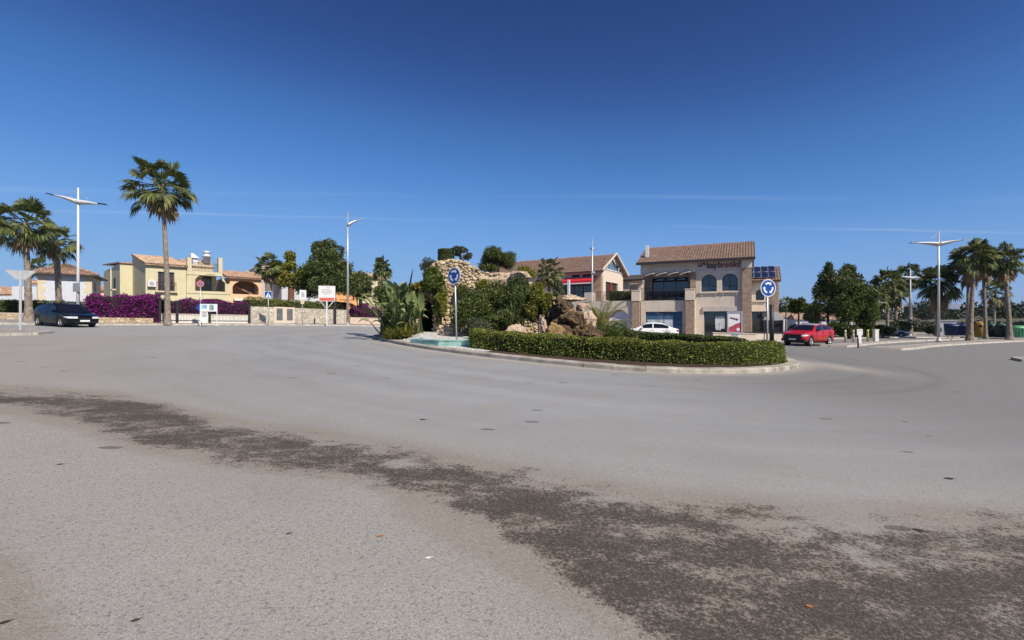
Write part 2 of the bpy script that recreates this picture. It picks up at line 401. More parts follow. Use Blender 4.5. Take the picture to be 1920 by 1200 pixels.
def dist_isl(x, y):
    """signed-ish distance of points (arrays) from the island edge (positive outside)"""
    x = np.asarray(x, float); y = np.asarray(y, float); best = np.full(x.shape, 1e9); ins = np.zeros(x.shape, bool)
    n = len(ISL_np)
    for i in range(n):
        a = ISL_np[i]; b = ISL_np[(i+1) % n]; ab = b - a
        t = np.clip(((x-a[0])*ab[0] + (y-a[1])*ab[1]) / (ab @ ab), 0, 1)
        best = np.minimum(best, np.hypot(x-a[0]-t*ab[0], y-a[1]-t*ab[1]))
        c = ((a[1] > y) != (b[1] > y))
        xi = (b[0]-a[0]) * (y-a[1]) / (b[1]-a[1] + 1e-12) + a[0]
        ins ^= c & (x < xi)
    return np.where(ins, -best, best)

# ------------------------------------------------------------------ ground sheet
def sheet(xs, ys, zf, name, mat, kind='structure'):
    X, Y = np.meshgrid(xs, ys); nx, ny = len(xs), len(ys)
    Z = zf(X, Y)
    v = np.stack([X.ravel(), Y.ravel(), Z.ravel()], 1)
    i = np.arange(nx*ny).reshape(ny, nx)
    f = np.stack([i[:-1,:-1].ravel(), i[:-1,1:].ravel(), i[1:,1:].ravel(), i[1:,:-1].ravel()], 1)
    return np_mesh(name, v, f, mat, kind=kind)
vgz = np.vectorize(gz)
# dry fields
mg = bpy.data.materials.new('dry_field'); nt, N_, L_, bs = nodes_of(mg)
tc2 = N_.new('ShaderNodeTexCoord'); n1 = N_.new('ShaderNodeTexNoise'); n1.inputs['Scale'].default_value = 0.12; n1.inputs['Detail'].default_value = 10
L_.new(tc2.outputs['Object'], n1.inputs['Vector']); r1 = N_.new('ShaderNodeValToRGB')
e = r1.color_ramp.elements; e[0].position = 0.35; e[0].color = (0.055,0.055,0.025,1); e[1].position = 0.65; e[1].color = (0.24,0.19,0.11,1)
q = e.new(0.5); q.color = (0.15,0.125,0.06,1)
L_.new(n1.outputs['Fac'], r1.inputs['Fac']); L_.new(r1.outputs[0], bs.inputs['Base Color']); bs.inputs['Roughness'].default_value = 1.0
gx = np.array([-9000,-2000,-600,-200,-100,-60,-40,20,60,100,200,600,2000,9000.]); gy = np.array([-3000,-400,-100,-30,-10,50,80,110,200,600,2000,9000.])
ground = sheet(gx, gy, lambda X, Y: vgz(X, Y) - 0.03, 'ground', mg)

# ------------------------------------------------------------------ asphalt road
ma = bpy.data.materials.new('worn_asphalt'); nt, N_, L_, bs = nodes_of(ma)
def nd(t, **k):
    n = N_.new(t)
    for a, b in k.items(): n.inputs[a].default_value = b
    return n
tco = nd('ShaderNodeTexCoord')
def att(nm):
    a = N_.new('ShaderNodeAttribute'); a.attribute_name = nm; return a.outputs['Fac']
def mixc(f, a, b, mode='MIX'):
    n = N_.new('ShaderNodeMix'); n.data_type = 'RGBA'; n.blend_type = mode
    for k, s in (('Factor', f), ('A', a), ('B', b)):
        if isinstance(s, (int, float)): n.inputs[k].default_value = s
        elif isinstance(s, tuple): n.inputs[k].default_value = list(s) + [1]
        else: L_.new(s, n.inputs[k])
    return n.outputs['Result']
def math_(op, a, b=0.0, c=0.0, clamp=False):
    n = N_.new('ShaderNodeMath'); n.operation = op; n.use_clamp = clamp
    for i, s in enumerate((a, b, c)):
        if isinstance(s, (int, float)): n.inputs[i].default_value = s
        else: L_.new(s, n.inputs[i])
    return n.outputs[0]
def noise_(scale, detail=6, rough=0.55, vec=None):
    n = nd('ShaderNodeTexNoise', Scale=scale, Detail=detail, Roughness=rough)
    L_.new(vec if vec is not None else tco.outputs['Object'], n.inputs['Vector']); return n.outputs['Fac']
def ramp_(f, p0, p1, v0=0.0, v1=1.0):
    n = nd('ShaderNodeMapRange'); n.interpolation_type = 'SMOOTHSTEP'
    n.inputs['From Min'].default_value = p0; n.inputs['From Max'].default_value = p1
    n.inputs['To Min'].default_value = v0; n.inputs['To Max'].default_value = v1
    L_.new(f, n.inputs['Value']); return n.outputs[0]
# aggregate: light stones in a darker binder
vor = nd('ShaderNodeTexVoronoi', Scale=95.0); L_.new(tco.outputs['Object'], vor.inputs['Vector'])
sepc = nd('ShaderNodeSeparateColor'); L_.new(vor.outputs['Color'], sepc.inputs['Color'])
cell = sepc.outputs[0]
gap = ramp_(vor.outputs['Distance'], 0.25, 0.62, 0.0, 1.0)
fine = noise_(95, 4, 0.75)
mid = noise_(2.2, 7, 0.6)
big = noise_(0.22, 5, 0.55)
stone = mixc(cell, (0.19,0.182,0.168), (0.54,0.52,0.485))
bare = mixc(gap, stone, (0.18,0.172,0.16))
bare = mixc(ramp_(fine, 0.42, 0.66), bare, (0.39,0.378,0.355))
bare = mixc(0.38, bare, mixc(mid, (0.275,0.27,0.257), (0.365,0.358,0.342)))
bare = mixc(ramp_(big, 0.35, 0.7, 0, 0.35), bare, (0.27,0.262,0.247))
pit = ramp_(noise_(40, 5, 0.75), 0.53, 0.64)
bare = mixc(math_('MULTIPLY', pit, 0.85), bare, (0.13,0.124,0.115))
# driven lanes: polished, a little bluer and darker, streaked along the travel direction
lane = att('lane')
strk = noise_(1.0, 6, 0.6)
lanef = math_('MULTIPLY', lane, ramp_(strk, 0.3, 0.62, 0.45, 1.0))
col = mixc(lanef, bare, mixc(cell, (0.25,0.262,0.280), (0.33,0.342,0.362)))
col = mixc(math_('MULTIPLY', att('far'), 0.75), col, mixc(cell, (0.13,0.128,0.126), (0.19,0.187,0.183)))  # right-hand side darkened in the colour: lens vignetting on top of darker asphalt
col = mixc(math_('MULTIPLY', att('streak'), 0.30), col, (0.165,0.162,0.160))
patch = ramp_(noise_(0.55, 5, 0.6), 0.48, 0.66)
col = mixc(math_('MULTIPLY', patch, 0.22), col, (0.20,0.192,0.18))
# brownish damp-dried halo, then the dark mottled residue
hal = math_('MULTIPLY', math_('MULTIPLY', att('halo'), 0.8), ramp_(noise_(0.9, 6, 0.6), 0.25, 0.6, 0.45, 1.0))
col = mixc(hal, col, mixc(cell, (0.165,0.140,0.112), (0.285,0.245,0.20)))
warp = nd('ShaderNodeMapping'); L_.new(tco.outputs['Object'], warp.inputs['Vector'])
warp.inputs['Rotation'].default_value = (0, 0, R(28)); warp.inputs['Scale'].default_value = (1.0, 1.5, 1.0)
st_a = noise_(1.5, 6, 0.62, warp.outputs['Vector'])
st_n = noise_(5.0, 8, 0.7, warp.outputs['Vector'])
st_c = noise_(34.0, 6, 0.75)
low = math_('ADD', math_('MULTIPLY_ADD', att('stain'), 1.0, -0.66), math_('MULTIPLY_ADD', st_a, 2.3, -1.15))
low = math_('ADD', low, math_('MULTIPLY_ADD', st_n, 1.5, -0.75))
inside = ramp_(att('stain'), 0.02, 0.22)
film = math_('MULTIPLY', ramp_(low, -0.25, 0.35), inside)
hi = math_('ADD', low, math_('MULTIPLY_ADD', st_c, 3.8, -1.9))
grit = math_('MULTIPLY', ramp_(hi, -0.08, 0.34), inside)
col = mixc(math_('MULTIPLY', film, 0.68), col, mixc(cell, (0.105,0.086,0.070), (0.185,0.156,0.128)))
col = mixc(math_('MULTIPLY', grit, 0.86), col, mixc(ramp_(cell, 0.5, 1.0), (0.040,0.034,0.029), (0.10,0.088,0.075)))
# scattered oil drips
dv = nd('ShaderNodeTexVoronoi', Scale=0.95); dm = nd('ShaderNodeMapping'); dm.inputs['Scale'].default_value = (1.0, 2.1, 1.0)
L_.new(tco.outputs['Object'], dm.inputs['Vector'])
dw = nd('ShaderNodeVectorMath'); dw.operation = 'ADD'
dn = nd('ShaderNodeTexNoise', Scale=14.0, Detail=4.0); L_.new(tco.outputs['Object'], dn.inputs['Vector'])
ds = nd('ShaderNodeVectorMath'); ds.operation = 'SCALE'; ds.inputs['Scale'].default_value = 0.10
L_.new(dn.outputs['Color'], ds.inputs[0]); L_.new(dm.outputs[0], dw.inputs[0]); L_.new(ds.outputs[0], dw.inputs[1]); L_.new(dw.outputs[0], dv.inputs['Vector'])
dsep = nd('ShaderNodeSeparateColor'); L_.new(dv.outputs['Color'], dsep.inputs['Color'])
rad = math_('MULTIPLY', ramp_(dsep.outputs[1], 0.30, 1.0), 0.13)
drip = math_('LESS_THAN', dv.outputs['Distance'], rad)
col = mixc(math_('MULTIPLY', drip, 0.62), col, (0.06,0.055,0.05))
# tyre marks
col = mixc(math_('MULTIPLY', att('skid'), 0.55), col, (0.075,0.072,0.07))
# pale dust along kerbs
col = mixc(math_('MULTIPLY', att('dust'), 0.65), col, (0.42,0.385,0.335))
L_.new(col, bs.inputs['Base Color']); bs.inputs['Roughness'].default_value = 0.88; bs.inputs['Specular IOR Level'].default_value = 0.25
bh = math_('ADD', math_('MULTIPLY', gap, -0.8), math_('MULTIPLY', fine, 0.5))
bp = nd('ShaderNodeBump', Strength=0.35, Distance=0.005); L_.new(bh, bp.inputs['Height']); L_.new(bp.outputs['Normal'], bs.inputs['Normal'])

xs = np.unique(np.concatenate([np.arange(-85, 86, 2.5), np.arange(-34, 34, 0.5), np.arange(-16, 16.01, 0.12), [-60,-40,20,60]]).round(4))
ys = np.unique(np.concatenate([np.arange(-20, 75, 2.5), np.arange(0, 60, 0.5), np.arange(1, 14, 0.12), [-10, 50]]).round(4))
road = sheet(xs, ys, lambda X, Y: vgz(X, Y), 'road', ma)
X, Y = np.meshgrid(xs, ys); Z = vgz(X, Y)
vis = Y > 0.8; Ys = np.where(vis, Y, 0.8)
PX = 960 + F*X/Ys; PY = 600 + F*(CH - Z)/Ys
def ss(a, b, v): t = np.clip((v-a)/(b-a), 0, 1); return t*t*(3-2*t)
Ux = [-600,0,200,350,480,640,800,1000,1230,1500,1700,1920,2600]; Uy = [690,724,734,766,794,816,842,884,922,944,952,962,1000]
Lx = [-600,0,130,250,420,560,680,740,820,900,960,1020,1100,1180,1260,2600]; Ly = [712,766,798,840,872,892,912,930,962,998,1036,1080,1140,1205,1300,3000]
U = np.interp(PX, Ux, Uy); Lo = np.interp(PX, Lx, Ly)
sc = np.maximum(12, (PY-600)*0.12)
wb = np.array([[mnoise.noise(Vector((a*0.9, b*0.9, 4.2))) for a, b in zip(ra, rb)] if abs(rb[0]) < 16 else [0.0]*len(ra) for ra, rb in zip(X, Y)])
stain = ss(-0.6, 1.3, (PY-U)/sc + wb*0.3) * ss(-0.45, 1.2, (Lo-PY)/sc + wb*0.3)
stain *= 1 - 0.5*np.exp(-(((PX-1540)/210)**2 + ((PY-990)/30)**2)) - 0.3*np.exp(-(((PX-1800)/150)**2 + ((PY-1040)/28)**2))
stain = np.clip(stain, 0, 1)
stain *= 1 - 0.85*np.exp(-(((PX-745)/25)**2 + ((PY-870)/8.5)**2)**2)
stain *= 1 - 0.6*np.exp(-(((PX-1240)/60)**2 + ((PY-925)/14)**2))
stain = np.where(vis, stain, 0)
L2x = [-600,0,130,250,420,560,640,720,745,800,900,1000,1100,1180,2600]; L2y = [722,780,806,848,880,892,902,925,975,1005,1052,1112,1170,1215,3200]
L2 = np.interp(PX, L2x, L2y)
halo = ss(-0.6, 0.1, (PY-U)/sc) * ss(-0.12, 0.12, (L2-PY)/sc)
corner = ss(-0.12, 0.12, (PY - np.interp(PX, [-400,0,45,75,112,125,140,400],[1020,1030,1048,1100,1160,1230,1600,4000]))/sc)
halo = np.clip(halo*0.8 + corner*0.9, 0, 1); halo = np.where(vis, halo, 0)
di = dist_isl(X, Y)
lane = ss(0.3, 1.6, di) * (1 - ss(6.0, 13.0, di))
far = ss(1, 10, X + 0.25*(Y-10))  # mask growing to the right, mostly painted vignette falloff
lane = np.maximum(lane, 0.75*ss(13, 19, X)*ss(14, 19, Y))
lane = np.maximum(lane, 0.8*ss(22, 27, Y))
dust = (1-ss(0.1, 0.8, di))*0.75 + np.exp(-(((X-12.8)/1.0)**2 + ((Y-19.0)/2.6)**2))*0.8
an = np.arctan2(Y-24.5, X-1.5)
streak = np.array([[0.5 + 0.8*mnoise.noise(Vector((d*1.1, a*1.6, 7.0))) + 0.5*mnoise.noise(Vector((d*3.2, a*2.5, 1.0))) for d, a in zip(rd, ra)] for rd, ra in zip(di, an)])
streak = np.clip(streak, 0, 1)*ss(0.2, 1.5, di)*(1-0.75*ss(8, 14, di))
skid = np.zeros_like(X)
for rr, ww, aa in ((2.2,.22,.5),(3.9,.22,.45),(3.0,.5,.25)):
    skid = np.maximum(skid, aa*np.exp(-((di-rr)/ww)**2)*ss(6, 13, X + 0.2*Y))
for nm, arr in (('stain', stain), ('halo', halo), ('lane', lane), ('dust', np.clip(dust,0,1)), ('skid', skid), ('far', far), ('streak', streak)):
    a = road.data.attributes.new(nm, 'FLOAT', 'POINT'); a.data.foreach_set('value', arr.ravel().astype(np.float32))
road.data.polygons.foreach_set('use_smooth', [True]*len(road.data.polygons))

# ------------------------------------------------------------------ raised paved areas with kerbs
BX = (-60,-40,20,60); BY = (-10,50)
def raised(poly, h, name, mats, kerb=0.3, top_extra=0.0):
    """paved area raised by h, following the ground: kerb strip round the edge (part) and a surface inside"""
    poly = [Vector(p) for p in poly]
    # densify
    dn = []
    for i, p in enumerate(poly):
        q = poly[(i+1) % len(poly)]; k = max(1, int((q-p).length / 2.0))
        for j in range(k): dn.append(p.lerp(q, j/k))
    def surf(loop, dz, mat, nm, parent=None, skirt=None):
        bm = bmesh.new(); vs = [bm.verts.new((p.x, p.y, 0)) for p in loop]
        bm.faces.new(vs)
        for b in BX: bmesh.ops.bisect_plane(bm, geom=bm.verts[:]+bm.edges[:]+bm.faces[:], plane_co=(b,0,0), plane_no=(1,0,0))
        for b in BY: bmesh.ops.bisect_plane(bm, geom=bm.verts[:]+bm.edges[:]+bm.faces[:], plane_co=(0,b,0), plane_no=(0,1,0))
        bmesh.ops.triangulate(bm, faces=bm.faces[:])
        for v in bm.verts: v.co.z = gz(v.co.x, v.co.y) + dz
        if skirt is not None:
            ed = [e for e in bm.edges if len(e.link_faces) == 1]
            r = bmesh.ops.extrude_edge_only(bm, edges=ed)
            for v in r['geom']:
                if isinstance(v, bmesh.types.BMVert): v.co.z -= skirt
        bmesh.ops.recalc_face_normals(bm, faces=bm.faces[:])
        me = bpy.data.meshes.new(nm); bm.to_mesh(me); bm.free(); me.materials.append(mat)
        o = bpy.data.objects.new(nm, me); COL.objects.link(o)
        if parent: o.parent = parent
        return o
    k = surf(dn, h, mats[0], name, None, h + 0.05); tag(k, kind='structure')
    if kerb:
        ins = inset(dn, kerb)
        t = surf(ins, h + 0.004 + top_extra, mats[1], name + '_surface'); tag(t, kind='structure')
    return k
# ------------------------------------------------------------------ foliage
def unit(rng, n):
    v = rng.normal(size=(n,3)); return v / np.linalg.norm(v, axis=1)[:,None]
def leaves_geo(c, size, rng, aspect=0.5, up=0.0, outward=None):
    """rhombic leaf faces at centres c"""
    n = len(c); a = unit(rng, n)
    if outward is not None: a = a*0.8 + outward*0.7
    a[:,2] += up; a /= np.linalg.norm(a, axis=1)[:,None]
    b = np.cross(a, unit(rng, n)); b /= (np.linalg.norm(b, axis=1)[:,None] + 1e-9)
    L = (size * rng.uniform(0.6, 1.35, n))[:,None] * 0.5
    v = np.stack([c - a*L, c + b*L*aspect, c + a*L, c - b*L*aspect], 1).reshape(-1,3)
    f = np.arange(4*n).reshape(n,4); return v, f
def lump_pts(rng, lumps, n, shell=0.55):
    """points inside a set of ellipsoids (cx,cy,cz,rx,ry,rz), denser towards their outsides"""
    vol = np.array([l[3]*l[4]*l[5] for l in lumps])**0.75; k = rng.choice(len(lumps), n, p=vol/vol.sum())
    d = unit(rng, n); r = shell + (1-shell)*rng.uniform(0,1,n)**0.6
    r *= 1 + np.abs(rng.normal(0, 0.16, n)) - 0.05
    Lm = np.array(lumps)[k]
    return Lm[:,:3] + d*r[:,None]*Lm[:,3:6], d
def make_lumps(rng, c, rad, n, size=(0.28,0.5), flat=0.85, low=-0.7, cone=0.0):
    out = []
    for _ in range(n):
        d = unit(rng, 1)[0]
        while d[2] < low: d = unit(rng, 1)[0]
        r = rng.uniform(0.35, 0.85)
        s = rng.uniform(*size); k_ = 1 - cone*max(0, d[2])
        s *= (0.6 + 0.4*k_); out.append((c[0]+d[0]*rad[0]*r*k_, c[1]+d[1]*rad[1]*r*k_, c[2]+d[2]*rad[2]*r, rad[0]*s, rad[1]*s, rad[2]*s*flat))
    return out
def crown(name, lumps, n, size, mat, parent, seed, aspect=0.5, up=0.0, shell=0.5):
    rng = np.random.default_rng(seed)
    c, d = lump_pts(rng, lumps, n, shell)
    v, f = leaves_geo(c, size, rng, aspect, up, d)
    return np_mesh(name, v, f, mat, parent)
def blob_mb(mb, c, r, rng, mat=0, lumps=0.15):
    bm = bmesh.new(); bmesh.ops.create_icosphere(bm, subdivisions=2, radius=1.0)
    off = rng.uniform(0, 50)
    vs = [Vector(c) + Vector((v.co.x*r[0], v.co.y*r[1], v.co.z*r[2])) * (1 + lumps*2*(mnoise.noise(v.co*1.7 + Vector((off,off,0))))) for v in bm.verts]
    fs = [[v.index for v in f.verts] for f in bm.faces]; bm.free(); mb.add(vs, fs, mat, True)

def tree(name, label, cat, loc, h, crown_c, rad, nl, nlumps, size, mat, seed, trunk_r=0.14, group=None, lumpsize=(0.28,0.5), aspect=0.5, limbs=5, flat=0.85, low=-0.7, cone=0.55):
    rng = np.random.default_rng(seed); t = thing(name, label, cat, loc, 0, group)
    lumps = make_lumps(rng, crown_c, rad, nlumps, lumpsize, flat, low, cone)
    mb = MB()
    top = Vector((crown_c[0], crown_c[1], crown_c[2] + rad[2]*0.2))
    mb.tube([(0,0,-0.1),(0.03,0.02,h*0.15),(top.x*0.5+0.05, top.y*0.5, top.z*0.55), top], [trunk_r*1.25, trunk_r, trunk_r*0.7, trunk_r*0.25], 8)
    for i in range(limbs):
        l = lumps[i % len(lumps)]; z0 = crown_c[2] - rad[2]*rng.uniform(0.3, 0.8)
        st = Vector((0.02, 0, max(0.25*h, z0)))
        e = Vector(l[:3]); mb.tube([st, st.lerp(e, 0.5) + Vector((0,0,0.15)), e], [trunk_r*0.55, trunk_r*0.35, trunk_r*0.1], 6)
    mb.build('trunk', m_bark, t)
    crown('crown', lumps, nl, size, mat, t, seed+1, aspect)
    return t
def shrub(name, label, cat, loc, rad, nl, size, mat, seed, group=None, nlumps=9, aspect=0.5, up=0.15, stems=5, lumpsize=(0.35,0.6), height_up=0.75):
    rng = np.random.default_rng(seed); t = thing(name, label, cat, loc, 0, group)
    lumps = make_lumps(rng, (0,0,rad[2]*height_up), rad, nlumps, lumpsize, 0.9, -0.5)
    mb = MB()
    for i in range(stems):
        e = Vector(lumps[i % len(lumps)][:3]); mb.tube([(0,0,-0.05), e*0.5 + Vector((0,0,0.1)), e], [0.04, 0.03, 0.01], 5)
    mb.build('stems', m_bark, t)
    crown('foliage', lumps, nl, size, mat, t, seed+1, aspect, up)
    return t

# ------------------------------------------------------------------ fan palms
def fan_leaf(V, Fc, base, az, el, plen, Rf, rng, droop, nseg=20):
    """costapalmate fan leaf: petiole + radiating folded segments with hanging tips"""
    d = np.array([math.cos(az)*math.cos(el), math.sin(az)*math.cos(el), math.sin(el)])
    side = np.array([-math.sin(az), math.cos(az), 0.0]); up = np.cross(d, side); up = -up if up[2] < 0 else up
    hub = base + d*plen + np.array([0,0,-0.10*plen*plen])
    # petiole
    w = 0.022
    b0 = len(V); mid = base + d*plen*0.5
    V += [base - side*w*1.6, base + side*w*1.6, hub + side*w, hub - side*w]; Fc.append((b0, b0+1, b0+2, b0+3))
    b0 = len(V); V += [base - up*w*1.6, base + up*w*1.6, hub + up*w, hub - up*w]; Fc.append((b0, b0+1, b0+2, b0+3))
    d2 = d + np.array([0,0,-0.25]); d2 /= np.linalg.norm(d2)
    roll = rng.uniform(-0.9, 0.9); s2 = side*math.cos(roll) + up*math.sin(roll); u2 = up*math.cos(roll) - side*math.sin(roll)
    for k in range(nseg):
        a = -2.0 + 4.0*(k+0.5)/nseg + rng.uniform(-0.04,0.04)
        rr = Rf*0.92*(0.80 + 0.20*math.cos(a*0.7))*rng.uniform(0.88,1.08)
        dirv = d2*math.cos(a) + s2*math.sin(a) + u2*0.18*abs(math.sin(a)) ; dirv /= np.linalg.norm(dirv)
        pw = np.cross(dirv, u2); pw /= np.linalg.norm(pw)+1e-9
        wd = rr*0.6*(4.0/nseg)*0.56
        m = hub + dirv*rr*0.58 + np.array([0,0,-droop*0.10*rr])
        fold = u2*wd*0.35*(1 if k % 2 else -1)
        tip = hub + dirv*rr*(0.97-0.12*droop) + np.array([0,0,-droop*(0.42+0.3*rng.uniform(0,1))*rr])
        b0 = len(V); V += [hub, m - pw*wd + fold, tip, m + pw*wd - fold]; Fc.append((b0, b0+1, b0+2, b0+3))
def crown_mesh(seed, n=38, plen=0.9, Rf=0.95, nseg=20, el_lo=-0.75, el_hi=1.35):
    rng = np.random.default_rng(seed); V = []; Fc = []
    for i in range(n):
        t = (i+0.5)/n; s_ = math.sin(el_hi) + (math.sin(el_lo)-math.sin(el_hi))*t
        el = math.asin(max(-1, min(1, s_ + rng.uniform(-0.12,0.12)))); az = i*2.39996 + rng.uniform(-0.5,0.5)
        base = np.array([0.08*math.cos(az), 0.08*math.sin(az), 0.15 - 0.55*t])
        fan_leaf(V, Fc, base, az, el, plen*rng.uniform(0.55,1.15), Rf*rng.uniform(0.75,1.05), rng, 0.1 + 0.55*t + rng.uniform(0,0.45), nseg)
    return np.array(V), np.array(Fc)
def skirt_mesh(seed, n=16, length=1.0):
    rng = np.random.default_rng(seed); V = []; Fc = []
    for i in range(n):
        az = i*2.39996; base = np.array([0.13*math.cos(az), 0.13*math.sin(az), -0.35 - 0.5*rng.uniform(0,1)*length])
        fan_leaf(V, Fc, base, az, -1.15 + rng.uniform(-0.15,0.3), 0.45*rng.uniform(0.7,1.2), 0.62*rng.uniform(0.8,1.2), rng, 0.9, 12)
    return np.array(V), np.array(Fc)
def trunk_mb(h, r0, r1, lean=(0,0), flare=1.5, seed=0, shaggy=0.0):
    mb = MB(); rng = random.Random(seed); pts = []; rad = []; n = max(10, int(h/0.28))
    for i in range(n+1):
        t = i/n
        pts.append((lean[0]*t**1.6, lean[1]*t**1.6, h*t - 0.1*(1-t)))
        r = r1 + (r0-r1)*(1-t)**1.3 + r0*(flare-1)*math.exp(-t*h/0.45)
        rad.append(r*(1.0 + (0.05 if i % 2 else -0.04) + rng.uniform(-0.02,0.02) + shaggy*max(0, t-0.35)*rng.uniform(0.2,1.0)))
    mb.tube(pts, rad, 10, smooth=False); return mb
def fan_palm(label, loc, h, seed, cr=1.0, lean=(0,0), r0=0.2, r1=0.13, n=38, nseg=20, dead=14, group='fan palms round the junction', shaggy=0.0, el_lo=-0.6, el_hi=1.45, flare=1.5, pl=0.9):
    t = thing('fan_palm', label, 'palm tree', loc, 0, group)
    trunk_mb(h, r0, r1, lean, flare, seed, shaggy).build('trunk', m_trunkgrey, t)
    v, f = crown_mesh(seed, n, pl*cr, 0.95*cr, nseg, el_lo, el_hi)
    np_mesh('crown', v, f, m_palmleaf, t, (lean[0], lean[1], h))
    if dead:
        v, f = skirt_mesh(seed+50, dead, cr); np_mesh('dead_fronds', v*cr, f, m_palmdead, t, (lean[0], lean[1], h))
    return t
def frond_geo(V, Fc, base, az, el, length, rng, droop, w=0.28, nleaf=26):
    """pinnate frond: an arching rachis with two rows of narrow leaflets"""
    d = np.array([math.cos(az)*math.cos(el), math.sin(az)*math.cos(el), math.sin(el)]); side = np.array([-math.sin(az), math.cos(az), 0.0])
    pts = []
    p = base.copy(); dd = d.copy(); st = length/12
    for i in range(13):
        pts.append(p.copy()); p = p + dd*st; dd = dd + np.array([0,0,-droop*0.12]); dd /= np.linalg.norm(dd)
    for i in range(12):
        b0 = len(V); ww = 0.018*(1-i/14)
        V += [pts[i]-side*ww, pts[i]+side*ww, pts[i+1]+side*ww, pts[i+1]-side*ww]; Fc.append((b0,b0+1,b0+2,b0+3))
    for k in range(nleaf):
        t = 0.12 + 0.86*k/nleaf; i = min(11, int(t*12)); q = pts[i] + (pts[i+1]-pts[i])*(t*12-i); tan = pts[i+1]-pts[i]; tan = tan/np.linalg.norm(tan)
        ll = w*(0.45 + 0.9*math.sin(math.pi*min(1,t+0.08)))*rng.uniform(0.85,1.15)
        for s in (-1, 1):
            ldir = side*s*0.75 + tan*0.75 + np.array([0,0,0.25-0.35*droop]); ldir /= np.linalg.norm(ldir)
            b0 = len(V); ww = tan*0.018
            V += [q, q + ldir*ll*0.5 + ww, q + ldir*ll + np.array([0,0,-0.06*ll]), q + ldir*ll*0.5 - ww]; Fc.append((b0,b0+1,b0+2,b0+3))

# ------------------------------------------------------------------ clipped hedges
def hedge_path(name, label, cat, pts, width, height, nleaf, size, mats, seed, core=m_hedgecore, group=None, zf=None, rough=0.05, mixp=None, top_var=0.04, topdense=1.0, top_leaf=None):
    """hedge along a ground polyline; core of twigs and a skin of leaves"""
    pts = [Vector(p) for p in pts]; rng = np.random.default_rng(seed)
    zf = zf or gz
    t = thing(name, label, cat, (pts[0].x, pts[0].y, zf(pts[0].x, pts[0].y)), 0, group); o = Vector(t.location)
    mb = MB(); rings = []
    for i, p in enumerate(pts):
        d = (pts[min(i+1,len(pts)-1)] - pts[max(i-1,0)]); d = Vector((d.x,d.y)).normalized(); nrm = Vector((-d.y, d.x))
        z = zf(p.x, p.y); hw = width*0.5 - size*0.9; hh = height - size*0.9
        rings.append([Vector((p.x+nrm.x*s*hw, p.y+nrm.y*s*hw, z+zz)) - o for s, zz in ((-1,-0.05),(-1,hh),(1,hh),(1,-0.05))])
    vs = [v for r in rings for v in r]; fs = []
    for i in range(len(rings)-1):
        for k in range(4): fs.append((i*4+k, i*4+(k+1)%4, i*4+4+(k+1)%4, i*4+4+k))
    fs.append((3,2,1,0)); b = (len(rings)-1)*4; fs.append((b,b+1,b+2,b+3)); mb.add(vs, fs)
    mb.build('branches', core, t)
    seg = np.array([[p.x, p.y] for p in pts]); dl = np.hypot(*(seg[1:]-seg[:-1]).T); cum = np.concatenate([[0], np.cumsum(dl)])
    s = rng.uniform(-0.0, cum[-1], nleaf); i = np.clip(np.searchsorted(cum, s)-1, 0, len(dl)-1); tt = (s-cum[i])/dl[i]
    q = seg[i] + (seg[i+1]-seg[i])*tt[:,None]; d = (seg[i+1]-seg[i])/dl[i][:,None]; nr = np.stack([-d[:,1], d[:,0]], 1)
    per = 2*height + width*topdense; u = rng.uniform(0, per, nleaf)
    lat = np.where(u < height, -0.5*width, np.where(u > height+width*topdense, 0.5*width, (u-height)/topdense - 0.5*width))
    zz = np.where(u < height, u, np.where(u > height+width*topdense, u-height-width*topdense, height))
    endm = rng.uniform(0,1,nleaf) < 0.06
    q = np.where(endm[:,None], np.where((rng.uniform(0,1,nleaf)<0.5)[:,None], seg[0], seg[-1]), q)
    lat = np.where(endm, rng.uniform(-0.5*width,0.5*width,nleaf), lat); zz = np.where(endm, rng.uniform(0,height,nleaf), zz)
    wav = np.array([mnoise.noise(Vector((a*0.9, b*0.9, c*1.3))) for a, b, c in zip(q[:,0]+lat*nr[:,0], q[:,1]+lat*nr[:,1], zz)])
    bul = 1 + wav*rough*3
    rnd = np.clip((zz/height-0.72)/0.28, 0, 1)*np.clip((np.abs(lat)/(0.5*width)-0.55)/0.45, 0, 1); zz = zz - rnd*0.09*height; lat = lat*(1-0.08*rnd)
    c = np.stack([q[:,0]+nr[:,0]*lat*bul, q[:,1]+nr[:,1]*lat*bul, zz*(1+wav*top_var*2)], 1)
    c[:,2] += np.array([zf(a,b) for a,b in c[:,:2]]); c += rng.normal(0, rough*0.6, c.shape)*np.array([1,1,0.7])
    out = np.stack([nr[:,0]*np.sign(lat), nr[:,1]*np.sign(lat), np.where(zz > height*0.95, 1.5, 0.25)], 1)
    out /= np.linalg.norm(out, axis=1)[:,None]
    v, f = leaves_geo(c - np.array(o), size, rng, 0.55, 0.15, out)
    mats = mats if isinstance(mats, (list,tuple)) else [mats]
    mi = None if len(mats) == 1 else rng.choice(len(mats), nleaf, p=mixp)
    if top_leaf is not None: mi = np.where((zz > height*0.86) & (rng.uniform(0,1,nleaf) < 0.6), top_leaf, mi)  # most leaves near the top take the yellow green material
    np_mesh('foliage', v, f, mats, t, midx=mi)
    return t

